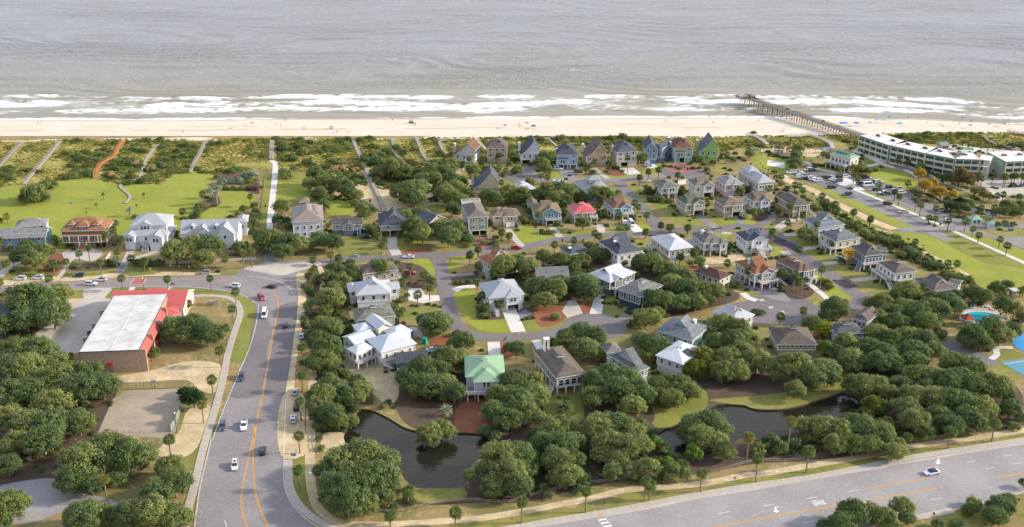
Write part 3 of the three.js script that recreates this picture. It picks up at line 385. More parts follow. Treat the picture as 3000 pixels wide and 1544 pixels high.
{ // the surf: breakers with foam, from the waterline out to about 75 m
  const W = 2048, Hh = 640, x0 = -360, x1 = 360, depth = 88;
  const line = (x, k) => (fbm(x * .011 + k * 3.1, k * 1.7,3,0,81) - .5);
  const foam = (x, s) => {                                               // s metres out from the waterline -> foam 0..1
    const wx = x + 9 * fbm(x * .05, s * .1,2,0,88), fine = fbm(wx * .22, s * .55,5,0,82), mid = fbm(wx * .035, s * .12,4,0,83), lace = 1 - Math.abs(2 * fbm(wx * .16 + 3, s * .4,4,0,84) - 1);
    let f = 0;
    const b = [[5 + line(x, 1) * 7,5,1.2,1], [30 + line(x, 2) * 26,12,1,.9], [46 + line(x, 3) * 30,17,1.1,.95], [62 + line(x, 4) * 26,9,.95,.55]];
    b.forEach(([c, wd, k, p], i) => { const on = sstep(.5 - p * .32,.62 - p * .2, fbm(x * .016 + i * 9, i * 5,3,0,85)); const q = s - c; const env = q > 0 ? Math.exp(-((q / 2.2) ** 2)) : Math.exp(-((q / wd) ** 2)); f = Math.max(f, on * env * k * (.35 + 1.1 * mid)); });
    f = Math.max(f, .62 * sstep(16,26, s) * sstep(68,52, s) * sstep(.3,.6, mid));
    const right = sstep(140,260, x); f = Math.max(f, right * .6 * sstep(2,8, s) * sstep(40,20, s) * sstep(.35,.6, mid));
    return cl(sstep(.34,.86, f * (.3 + 1.1 * fine) + .34 * (lace - .76)));
  };
  const data = new Float32Array(W * Hh);
  for (let j = 0; j < Hh; j++) for (let i = 0; i < W; i++) data[j * W + i] = foam(x0 + i / W * (x1 - x0), j / Hh * depth);
  const f = (i, j) => data[j * W + i];
  const ct = texture(W, Hh, (u, v, i, j) => { const s = v * depth, x = x0 + u * 720, n = fbm(x * .05, s * .2,3,0,86); const wet = lerp3([.56,.50,.43], [.50,.47,.40], sstep(0,9, s)); let c = lerp3(wet, [.54,.505,.43], n * .7); c = lerp3(c, [.90,.90,.895], f(i, j)); return c; });
  const rt = texture(W, Hh, (u, v, i, j) => { const k = mix(.26,.9, f(i, j)); return [k, k, k]; }, false);
  ct.wrapS = ct.wrapT = rt.wrapS = rt.wrapT = THREE.ClampToEdgeWrapping;
  const breaker = (x, s, c) => { const q = s - c; return q > 0 ? Math.exp(-((q / 2.4) ** 2)) : Math.exp(-((q / 1.2) ** 2)); };
  const m = new THREE.MeshPhysicalMaterial({ ...waterLook, roughness: 1, map: ct, roughnessMap: rt, bumpMap: null });
  struct('surf', gridGeo(x0, x1,520, x => waterZ(x), x => waterZ(x) - depth, 110, (x, z, t) => { const s = t * depth; let y = SEA + .03 - .1 * (1 - t) + swell(x, z) * sstep(0,30, s) * .8; for (const [k, c, a] of [[1,5,7], [2,30,26], [3,46,30], [4,62,26]]) y += .75 * breaker(x, s, c + line(x, k) * a + 1.5) * sstep(.4,.6, fbm(x * .016 + (k - 1) * 9, (k - 1) * 5,3,0,85)) * sstep(0,6, s); return y - .5 * sstep(82,88, s); }, (x, z, t) => [(x - x0) / 720, t]), m);
}
{ // the open sea, brown near the shore and grey farther out
  const W = 1024, Hh = 512;
  const ct = texture(W, Hh, (u, v) => { const x = u * 1000, s = v * 600, n = fbm(x * .012, s * .03,4,0,91), st = fbm(x * .02, s * .12,4,0,92); let c = lerp3([.54,.50,.42], [.51,.51,.50], sstep(0,260, s + 120 * (n - .5))); c = lerp3(c, [.45,.43,.39], sstep(.45,.75, st) * .5); const cap = sstep(.80,.84, fbm(x * .11, s * .6,3,0,93)); return lerp3(c, [.8,.8,.8], cap * .5); });
  ct.wrapS = ct.wrapT = THREE.MirroredRepeatWrapping;
  const m = new THREE.MeshPhysicalMaterial({ ...waterLook, map: ct });
  const g = gridGeo(-520,520,330, x => waterZ(x) - 80, () => -1360,290, (x, z) => SEA + swell(x, z), (x, z) => [x / 1000 + .5, (-640 - z) / 600]);
  m.bumpMap = ripple.clone(); m.bumpMap.repeat.set(1000 / 160,600 / 160); m.bumpMap.needsUpdate = true;
  struct('sea', g, m);
  struct('sea', gridGeo(-6000,6000,8, () => -700, () => -8000,8, () => SEA - .9, (x, z) => [x / 1000 + .5, (-640 - z) / 600]), m);
}
// ---------- plants ----------
const leafMat = (c, k = .0) => memo('leaf' + c, () => new THREE.MeshPhysicalMaterial({ color: hex(c), roughness: .95, transmission: .42, thickness: 0, specularIntensity: .4, vertexColors: true, side: THREE.DoubleSide }));
const BARK = flat('#6b5d4e', .95), BARKP = flat('#7d6d5c', .95), BARKG = flat('#8d8577', .95);
// a crown of leaf clumps set round many lobes; unit radius; flatness k = height over radius
function crownGeo(s, lobes, per, k, size, spread = .34, low = -.25) {
  seed = s; const p = [], n = [], col = [], v = new THREE.Vector3(), c = new THREE.Vector3(), q = new THREE.Quaternion(), a = new THREE.Vector3();
  for (let i = 0; i < lobes; i++) {
    let yy; do { v.set(rr(-1,1), rr(low, 1), rr(-1,1)); } while (v.length() > 1 || v.length() < .25); v.normalize(); const out = (.58 + .36 * fbm(v.x * 1.7 + s, v.z * 1.7 + v.y, 2,0, s)) * (i % 5 ? rr(.9,1.1) : .55);
    c.copy(v).multiplyScalar(out); c.y = c.y * k; const lr = spread * rr(.5,1.3), tone = rr(.66,1.3), warm = rr(-.12,.12);
    for (let j = 0; j < per; j++) {
      do { a.set(rr(-1,1), rr(-.8,1), rr(-1,1)); } while (a.length() > 1 || a.length() < .2); a.normalize(); const o = a.clone(); a.multiplyScalar(lr * rr(.5,1.12) * (rnd() < .06 ? 1.3 : 1)); a.y *= .78; a.add(c);
      const sz = size * rr(.6,1.35), e = new THREE.Vector3(rr(-1,1), rr(-1,1), rr(-1,1)).normalize(), nn = o.clone().addScaledVector(e, .75).normalize();
      const t = new THREE.Vector3(rr(-1,1), rr(-.6,.6), rr(-1,1)).cross(nn).normalize(), b = nn.clone().cross(t);
      const P0 = a.clone().addScaledVector(t, -sz), P1 = a.clone().addScaledVector(b, -sz * .55), P2 = a.clone().addScaledVector(t, sz), P3 = a.clone().addScaledVector(b, sz * .55);
      const sn = o.clone().lerp(nn, .45).addScaledVector(v, .25).normalize(), g = tone * rr(.8,1.2);
      for (const w of [P0, P1, P2, P0, P2, P3]) { p.push(w.x, w.y, w.z); n.push(sn.x, sn.y, sn.z); col.push(g * (1 + warm), g, g * (1 - warm * .6)); }
    }
  }
  const g = new THREE.BufferGeometry(); g.setAttribute('position', new THREE.Float32BufferAttribute(p, 3)); g.setAttribute('normal', new THREE.Float32BufferAttribute(n, 3)); g.setAttribute('color', new THREE.Float32BufferAttribute(col, 3)); return g;
}
const OAK = [1,2,3,4,5].map(i => crownGeo(100 + i, 118 + i * 6,78,.74,.046,.23)), ROUND = [1,2,3].map(i => crownGeo(200 + i, 78,70,.9,.056,.26)), BUSH = [1,2,3,4].map(i => crownGeo(300 + i, 40,52,.72,.082,.32,-.1));
const JUN = crownGeo(400,46,80,.55,.07,.24,-.3);
function trunkGeo(s, h, r, limbs = 5) {                                    // unit crown radius above it: limbs spread into the crown
  seed = s; const m = new MB(); const fork = h * .55; m.bar([0,-.02,0], [rr(-.05,.05), fork, rr(-.05,.05)], r, r * .8,7);
  for (let i = 0; i < limbs; i++) { const a = i / limbs * 6.28 + rr(-.3,.3), x = Math.cos(a), z = Math.sin(a), l = rr(.4,.6), e = [x * l, h + rr(.1,.35), z * l]; const mid = [x * l * .45, fork + (e[1] - fork) * .4, z * l * .45]; m.bar([0, fork - .02,0], mid, r * .6, r * .42,5); m.bar(mid, e, r * .42, r * .16,5); for (let j = 0; j < 2; j++) { const b = a + rr(-.7,.7); m.bar(mid, [Math.cos(b) * (l + .2), e[1] + rr(0,.2), Math.sin(b) * (l + .2)], r * .26, r * .08,4); } }
  return m.geo();
}
const TRUNK = [1,2,3].map(i => trunkGeo(500 + i, .62,.055));
const TONES = ['#73834a', '#818a4c', '#687a42', '#8b9250', '#768244', '#627440'];
const protoTree = new Map();
function treeOf(kind, v, tone) {
  const key = kind + v + tone;
  if (!protoTree.has(key)) {
    const G = { oak: OAK, round: ROUND, bush: BUSH, jun: [JUN] }[kind]; const o = new THREE.Group();
    const c = add('crown', G[v % G.length], leafMat(tone), o); c.userData.kind = 'stuff';
    if (kind === 'oak') { c.position.y = .86; add('trunk', TRUNK[v % 3], v % 2 ? BARK : BARKG, o); }
    else if (kind === 'round') { c.position.y = 1.0; add('trunk', TRUNK[v % 3], BARK, o); }
    else if (kind === 'jun') { c.position.y = .75; add('trunk', TRUNK[1], BARK, o); }
    else { c.position.y = .5; add('stem', memo('stemgeo', () => new MB().bar([0,0,0], [.05,.5,0], .06,.03,5).bar([0,0,0], [-.2,.45,.1], .04,.02,5).geo()), BARK, o); }
    protoTree.set(key, o);
  }
  return protoTree.get(key);
}
let tcount = 0;
const EXTRA = [];
const QB = [], QP = [];
function tree(t, x, y, rpx, kind = 'oak', tone, what, now) {
  if (kind === 'bush' && !now) { QB.push([t, x, y, rpx, kind, tone, what, rpx / TILE[t][2]]); return; }
  const k = { oak: [.86,1], round: [1,1], bush: [.5,1], jun: [.75,1] }[kind][0];
  seed = (Math.round(x * 7 + y * 13 + rpx) * 2654435761) >>> 0; rnd();
  if (kind === 'oak' || kind === 'round') rpx *= 1.14; let R = rpx * mpp(t, x, y); R = rpx * mpp(t, x, y + R * k * 0.5 / mpp(t, x, y) * .9);
  const pos = at(t, x, y, R * k); const v = tcount++; tone = tone || TONES[Math.floor(rnd() * TONES.length)];
  const o = treeOf(kind, v % 5, tone).clone(); o.name = numbered({ oak: 'oak_tree', round: 'tree', bush: 'shrub', jun: 'juniper_tree' }[kind]); scene.add(o);
  o.position.set(pos.x, 0, pos.z); o.rotation.y = rr(0,6.28); o.scale.set(R * rr(.94,1.08), R * rr(.92,1.08), R * rr(.94,1.08));
  const size = R > 6.5 ? 'broad' : R > 4.5 ? 'large' : R > 2.6 ? 'medium' : R > 1.4 ? 'small' : 'tiny';
  const hue = what || ({ '#8a8a2a': 'yellow green', '#b08420': 'yellow leaved', '#5d7a1e': 'bright green', '#8b9a80': 'grey green', '#7a5a35': 'brown leaved' }[tone] || 'dark green');
  return auto(o, `${size} ${hue} ${{ oak: 'live oak', round: 'tree', bush: 'shrub', jun: 'juniper' }[kind]}`, kind === 'bush' ? 'shrub' : 'tree', { oak: 'live oaks of the neighbourhood', round: 'trees of the neighbourhood', bush: 'shrubs of the neighbourhood', jun: 'trees of the neighbourhood' }[kind]);
}
const trees = (kind, tone, t, ...a) => { for (let i = 0; i < a.length; i += 3) tree(t, a[i], a[i + 1], a[i + 2], kind, tone); };

// ---- palms: every frond of the palms that stand nearest is a part of its own ----
const frondFan = (() => { seed = 71; const p = [], n = [], c = [], ix = []; const push = (x, y, z, g) => { p.push(x, y, z); n.push(0,.8,.6 * (x < .7 ? 1 : .3)); c.push(g, g, g); };
  const tri = (a, b, d, g) => { push(...a, g); push(...b, g); push(...d, g * .9); };
  tri([0,0,-.012], [.55,.2,0], [0,0,.012], 1.1);
  const S = 9; for (let i = 0; i < S; i++) { const a = (i / (S - 1) - .5) * 2.7, da = .15, L = .62 * (1 - .12 * Math.abs(a)); const m = [.5,.18,0]; const e = [.5 + Math.cos(a) * L, .2 - .30 * L + .03 * (i % 2), Math.sin(a) * L]; const l = [.5 + Math.cos(a - da) * L * .62,.23, Math.sin(a - da) * L * .62], r = [.5 + Math.cos(a + da) * L * .62,.21, Math.sin(a + da) * L * .62]; const g = .85 + .3 * (i % 2); tri(m, l, r, g); tri(l, e, r, g * .95); }
  const g = new THREE.BufferGeometry(); g.setAttribute('position', new THREE.Float32BufferAttribute(p, 3)); g.setAttribute('color', new THREE.Float32BufferAttribute(c, 3)); g.computeVertexNormals(); return g; })();
const frondFeather = (() => { const p = [], c = []; const P1 = s => [s * 1.25,.5 * Math.sin(s * 2.1) - .55 * s * s, 0]; for (let i = 0; i < 8; i++) { const s = i / 8, a = P1(s), b = P1(s + .14), w = .26 * Math.sin(.25 + s * 2.7); for (const k of [-1,1]) { const tip = [b[0] + .12, b[1] - .08, k * w]; const g = .9 + .25 * (i % 2); for (const q of [a, b, tip]) { p.push(...q); c.push(g, g, g); } } } const g = new THREE.BufferGeometry(); g.setAttribute('position', new THREE.Float32BufferAttribute(p, 3)); g.setAttribute('color', new THREE.Float32BufferAttribute(c, 3)); g.computeVertexNormals(); return g; })();
const PALM = { // crown spread: how the fronds stand
  sabal: { frond: frondFan, n: 40, tone: ['#62722f', '#63722e', '#53642a'], r: 1.8, dead: .12 }, yellow: { frond: frondFan, n: 32, tone: ['#767528', '#7e7a2c', '#6c7029'], r: 1.8, dead: .2 },
  jelly: { frond: frondFeather, n: 26, tone: ['#8a9474', '#95a080', '#7f8a68'], r: 1.75, dead: 0 }, fern: { frond: frondFeather, n: 34, tone: ['#54622c', '#5d6a30', '#4c5a2a'], r: 2.6, dead: 0 }, date: { frond: frondFeather, n: 30, tone: ['#66701f', '#c79a1c', '#5c6a24'], r: 2.4, dead: 0 } };
function palmFronds(k, s) { seed = s; const K = PALM[k], list = []; for (let i = 0; i < K.n; i++) { const t = (i + .5) / K.n, el = mix(1.25, k !== 'sabal' && k !== 'yellow' ? -.35 : -.95, t ** .85), az = i * 2.39996 + rr(-.2,.2); const e = new THREE.Euler(0, az, el + rr(-.12,.12), 'YXZ'); list.push({ q: new THREE.Quaternion().setFromEuler(e), s: rr(.85,1.12) * (t > .85 ? .85 : 1), dead: t > 1 - K.dead, m: Math.floor(rnd() * 3) }); } return list; }
const deadM = leafMat('#8a7434');
const palmProto = new Map();
function palmOf(kind, v, near) {
  const key = kind + v + near; if (palmProto.has(key)) return palmProto.get(key);
  const K = PALM[kind], o = new THREE.Group(), head = new THREE.Group(), fr = palmFronds(kind, 900 + v);
  if (near) { const crown = new THREE.Group(); crown.name = 'crown'; o.add(crown); for (const f of fr) { const m = add('frond', K.frond, f.dead ? deadM : leafMat(K.tone[f.m]), crown); m.quaternion.copy(f.q); m.scale.setScalar(f.s); } }
  else { const gs = fr.map(f => { const g = K.frond.clone(); g.applyMatrix4(new THREE.Matrix4().compose(new THREE.Vector3(), f.q, new THREE.Vector3(f.s, f.s, f.s))); const c = g.attributes.color, d = f.dead ? [1.45,1.12,1.2] : [.92 + .1 * f.m, .95 + .07 * f.m, .9 + .1 * f.m]; for (let i = 0; i < c.count; i++) c.setXYZ(i, c.getX(i) * d[0], c.getY(i) * d[1], c.getZ(i) * d[2]); return g; }); const m = add('crown', mergeGeometries(gs), leafMat(K.tone[v % 3]), o); m.userData.kind = 'stuff'; }
  const thick = kind === 'jelly' ? .32 : kind === 'date' || kind === 'fern' ? .4 : .2;
  add('trunk', memo('ptrunk' + thick, () => { const m = new MB(); for (let i = 0; i < 6; i++) m.bar([.03 * Math.sin(i), i / 6,0], [.03 * Math.sin(i + 1), (i + 1) / 6,0], thick * (1.15 - i * .04), thick * (1.05 - i * .04), 7); return m.geo(); }), kind === 'jelly' ? BARKG : BARKP, o);
  palmProto.set(key, o); return o;
}
let pcount = 0, nearPalms = 0;
function palm(kind, t, bx, by, cy, size = 1, now) {
  if (!now) { QP.push([kind, t, bx, by, cy, size, (by - cy) / TILE[t][2] + 2 * (TILE[t][1] + by / TILE[t][2]) / 100]); return; }
  seed = (Math.round(bx * 11 + by * 17 + cy) * 2654435761) >>> 0; rnd();
  const f = at(t, bx, by), v = pcount++; let h = Math.max(.6, tall(t, bx, by, cy) - .15); h = Math.min(h, 13);
  const near = f.z > -385 && nearPalms < 60 ? 1 : 0; nearPalms += near;
  const o = palmOf(kind, v % 4, near).clone(); o.name = numbered('palm_tree'); scene.add(o); o.position.copy(f); o.rotation.y = rr(0,6.28); o.rotation.z = rr(-.03,.03);
  const R = PALM[kind].r * size * rr(.92,1.12);
  for (const c of o.children) if (c.name === 'crown') { c.position.y = h; c.scale.setScalar(R); } else c.scale.set(1, h, 1);
  return auto(o, `${h > 6.5 ? 'tall' : h > 3 ? 'medium height' : 'short'} ${{ sabal: 'green palm', yellow: 'yellowing palm', jelly: 'silvery feather palm', date: 'golden feather palm', fern: 'dark feather palm' }[kind]}`, 'palm tree', 'palms of the neighbourhood');
}
const palms = (kind, t, ...a) => { for (let i = 0; i < a.length; i += 3) palm(kind, t, a[i], a[i + 1], a[i + 2]); };
// ---------- houses ----------
const WIN = {};
const paneMat = [GLASS, new THREE.MeshPhysicalMaterial({ color: hex('#3c4a52'), roughness: .1, side: THREE.DoubleSide }), new THREE.MeshPhysicalMaterial({ color: hex('#1c242b'), roughness: .15, side: THREE.DoubleSide })];
function windowAt(parent, x, y, z, ry, w = 1.05, h = 1.5, trim = TRIM, shutter) {
  const k = w.toFixed(2) + h.toFixed(2);
  WIN[k] = WIN[k] || [(() => { const f = .13, m = new MB(); m.box(0, h / 2 + f / 2,.04, w + 2 * f, f, .1).box(0, -h / 2 - f / 2,.05, w + 2 * f, f, .14).box(-w / 2 - f / 2,0,.04, f, h, .1).box(w / 2 + f / 2,0,.04, f, h, .1).box(0,0,.04, w, .05,.06); return m.geo(); })(), new MB().box(0,0,.012, w, h, .03).geo()];
  const f = add('window', WIN[k][0], trim, parent); f.position.set(x, y, z); f.rotation.y = ry; const p = add('pane', WIN[k][1], paneMat[Math.floor(rnd() * 3)], f);
  if (shutter) for (const s of [-1,1]) { const q = add('shutter', memo('sh' + h, () => new MB().box(0,0,.05,.42, h + .2,.06).geo()), shutter, f); q.position.x = s * (w / 2 + .34); }
  return f;
}
// the height of a roof over its eaves, for a rectangle W x D (x along the front)
function roofFn(type, W, D, p) {
  const w = W / 2, d = D / 2;
  if (type === 'gx') return (x, z) => p * (d - Math.abs(z)); if (type === 'gz') return (x, z) => p * (w - Math.abs(x));
  return (x, z) => p * Math.min(w - Math.abs(x), d - Math.abs(z));
}
// roof(): returns {top: MB, wall: MB (gable ends), fascia: MB}
function roofGeo(type, W, D, p, y, o = {}) {
  const top = new MB(), gabs = [new MB(), new MB()], gab = { tri: (...a) => gabs[side].tri(...a), quad: (...a) => gabs[side].quad(...a) }, fas = new MB(), w = W / 2, d = D / 2, oh = o.oh ?? .6;
  let side = 0; const F = .22;
  const eave = (a, b) => fas.quad([a[0], y - F, a[1]], [b[0], y - F, b[1]], [b[0], y, b[1]], [a[0], y, a[1]]);
  const soffit = () => fas.quad([-w, y - F, d], [-w, y - F, -d], [w, y - F, -d], [w, y - F, d]);
  const rake = (a, b, nz) => { const k = .02 * nz; fas.quad([a[0], a[1] - F, a[2] + k], [b[0], b[1] - F, b[2] + k], [b[0], b[1], b[2] + k], [a[0], a[1], a[2] + k]); };
  if (type === 'gz') { const h = p * w, A = [0, y + h, d], B = [0, y + h, -d]; top.quad([-w, y, d], A, B, [-w, y, -d]); top.quad(A, [w, y, d], [w, y, -d], B); eave([-w, -d], [-w, d]); eave([w, d], [w, -d]); for (const s of [1,-1]) { side = s > 0 ? 0 : 1; const z = s * (d - oh), q = oh * p; gab.tri([-w + oh, y - .02, z], [w - oh, y - .02, z], [0, y + h - q * .2 - .1, z]); rake([-w, y, s * d], [0, y + h, s * d], s); rake([0, y + h, s * d], [w, y, s * d], s); } }
  else if (type === 'gx') { const h = p * d, A = [-w, y + h, 0], B = [w, y + h, 0]; top.quad([-w, y, d], [w, y, d], B, A); top.quad([w, y, -d], [-w, y, -d], A, B); eave([-w, d], [w, d]); eave([w, -d], [-w, -d]); for (const s of [1,-1]) { side = s > 0 ? 0 : 1; const x = s * (w - oh); gab.tri([x, y - .02, d - oh], [x, y - .02, -d + oh], [x, y + h - .15,0]); for (const q of [1,-1]) fas.quad([s * w + .02 * s, y - F, q * d], [s * w + .02 * s, y, q * d], [s * w + .02 * s, y + h, 0], [s * w + .02 * s, y + h - F, 0]); } }
  else if (type === 'hip' || type === 'dutch') {
    // dutch: a low skirt all round and a steep gabled roof on its inner rectangle
    const k = type === 'dutch' ? (o.k ?? .34) * Math.min(W, D) : Math.min(w, d), h = p * k, iw = w - k, id = d - k, c = [[-iw, y + h, id], [iw, y + h, id], [iw, y + h, -id], [-iw, y + h, -id]];
    top.quad([-w, y, d], [w, y, d], c[1], c[0]); top.quad([w, y, d], [w, y, -d], c[2], c[1]); top.quad([w, y, -d], [-w, y, -d], c[3], c[2]); top.quad([-w, y, -d], [-w, y, d], c[0], c[3]);
    eave([-w, d], [w, d]); eave([w, d], [w, -d]); eave([w, -d], [-w, -d]); eave([-w, -d], [-w, d]); soffit();
    if (type === 'dutch') { const p2 = o.p2 ?? 1.0, Y = y + h, ax = o.ax || 'x'; const e = .55;
      if (ax === 'x') { const hh = p2 * id, X = iw + e; top.quad([-X, Y - .02, id], [X, Y - .02, id], [X, Y + hh, 0], [-X, Y + hh, 0]); top.quad([X, Y - .02, -id], [-X, Y - .02, -id], [-X, Y + hh, 0], [X, Y + hh, 0]); for (const s of [1,-1]) { side = s > 0 ? 0 : 1; gab.tri([s * iw * .98, Y - .3, id], [s * iw * .98, Y - .3, -id], [s * iw * .98, Y + hh - .2,0]); for (const q of [1,-1]) fas.quad([s * (X + .02), Y - F, q * id], [s * (X + .02), Y, q * id], [s * (X + .02), Y + hh, 0], [s * (X + .02), Y + hh - F, 0]); } o.apex = Y + hh; }
      else { const hh = p2 * iw, Z = id + e; top.quad([-iw, Y - .02, Z], [0, Y + hh, Z], [0, Y + hh, -Z], [-iw, Y - .02, -Z]); top.quad([0, Y + hh, Z], [iw, Y - .02, Z], [iw, Y - .02, -Z], [0, Y + hh, -Z]); for (const s of [1,-1]) { side = s > 0 ? 0 : 1; gab.tri([-iw, Y - .3, s * id * .98], [iw, Y - .3, s * id * .98], [0, Y + hh - .2, s * id * .98]); for (const q of [1,-1]) fas.quad([q * iw, Y - F, s * (Z + .02)], [q * iw, Y, s * (Z + .02)], [0, Y + hh, s * (Z + .02)], [0, Y + hh - F, s * (Z + .02)]); } o.apex = Y + hh; } }
    else o.apex = y + h;
  } else if (type === 'swoop') { // a tall gable, its left slope running down in a curve below the right eave
    const rx = w * .36, hr = o.hr ?? 4.6, lo = o.lo ?? 2.6; const prof = []; for (let i = 0; i <= 7; i++) { const t = i / 7; prof.push([mix(-w, rx, t), y - lo + (hr + lo) * (t ** 1.55)]); } prof.push([w, y]);
    for (let i = 1; i < prof.length; i++) { const a = prof[i - 1], b = prof[i]; top.quad([a[0], a[1], d], [b[0], b[1], d], [b[0], b[1], -d], [a[0], a[1], -d]); for (const s of [1,-1]) { side = s > 0 ? 0 : 1; fas.quad([a[0], a[1] - F, s * (d + .02)], [b[0], b[1] - F, s * (d + .02)], [b[0], b[1], s * (d + .02)], [a[0], a[1], s * (d + .02)]); const z = s * (d - oh); gab.quad([Math.max(a[0], -w + .3), y - lo - .6, z], [Math.min(b[0], w - .4), y - lo - .6, z], [Math.min(b[0], w - .4), b[1] - .1, z], [Math.max(a[0], -w + .3), a[1] - .1, z]); } }
    fas.quad([-w, y - lo - F, -d], [-w, y - lo - F, d], [-w, y - lo, d], [-w, y - lo, -d]); eave([w, d], [w, -d]); o.apex = y + hr;
  }
  return { top, gabs: gabs.filter(g => !g.empty), fas };
}
function railing(pts, y, closed) { // posts, two rails and balusters along a line of [x, z]
  const m = new MB(); for (let i = 1; i < pts.length; i++) { const [ax, az] = pts[i - 1], [bx, bz] = pts[i], l = Math.hypot(bx - ax, bz - az), r = Math.atan2(-(bz - az), bx - ax), cx = (ax + bx) / 2, cz = (az + bz) / 2; m.box(cx, y + .98, cz, l + .1,.09,.14, r).box(cx, y + .14, cz, l, .07,.08, r); const n = Math.max(1, Math.round(l / .32)); for (let j = 0; j <= n; j++) { const t = j / n; m.box(ax + (bx - ax) * t, y + .52, az + (bz - az) * t, j % 6 ? .07 : .14,.95, j % 6 ? .07 : .14, r); } }
  return m.geo();
}
function stairs(root, x, z, y0, ry, w = 1.3, col = POST, run = 1.35) { // going down from height y0 along +z turned by ry
  const n = Math.max(3, Math.round(y0 / .24)), m = new MB(), r = new MB(), L = y0 * run; for (let i = 0; i < n; i++) m.box(0, y0 * (1 - (i + 1) / n) + .1, L * (i + .5) / n, w, .07, L / n + .04);
  for (const s of [-1,1]) { m.quad([s * w / 2, y0 - .25,0], [s * w / 2,-.2, L], [s * w / 2,.12, L], [s * w / 2, y0 + .08,0]); r.quad([s * w / 2, y0 + .95,0], [s * w / 2, y0 + .75,0], [s * w / 2,.75, L], [s * w / 2,.95, L]); for (let i = 0; i <= 5; i++) r.box(s * w / 2, y0 * (1 - i / 5) + .48, L * i / 5,.09,.95,.09); }
  const a = add('stairs', m.geo(), col, root), b = add('stair_railing', r.geo(), TRIM, root); for (const q of [a, b]) { q.position.set(x, 0, z); q.rotation.y = ry; }
}
function frameOf(b) { // eave corners in the plan -> middle, size and turn of a block
  const e = b.hp ?? b.e, L = at(b.t, b.L[0], b.L[1], e), R = at(b.t, b.R[0], b.R[1], e); let ang = Math.atan2(-(R.z - L.z), R.x - L.x), W = Math.hypot(R.x - L.x, R.z - L.z), D = b.D, bl = b.l && at(b.t, b.l[0], b.l[1], e), br = b.q && at(b.t, b.q[0], b.q[1], e);
  if (bl || br) { const f = bl ? bl.clone().sub(L) : br.clone().sub(R); D = Math.hypot(f.x, f.z); let a2 = Math.atan2(-f.z, f.x) - Math.PI / 2; while (a2 - ang > Math.PI) a2 -= 2 * Math.PI; while (a2 - ang < -Math.PI) a2 += 2 * Math.PI; ang = (ang * W + a2 * D) / (W + D); }
  if (b.D && (bl || br)) D = b.D;
  const f = new THREE.Vector3(Math.cos(ang), 0, -Math.sin(ang)), g = new THREE.Vector3(-Math.sin(ang), 0, -Math.cos(ang)); // along the front, and away from the viewer
  const c = bl ? L.clone().addScaledVector(f, W / 2) : br ? R.clone().addScaledVector(f, -W / 2) : L.clone().add(R).multiplyScalar(.5);
  if (!bl && !br) c.copy(L).add(R).multiplyScalar(.5);
  c.addScaledVector(g, D / 2); c.y = 0;
  if (b.hp === 0) { W += 1.2; D += 1.2; }
  return { c, ang, W, D };
}
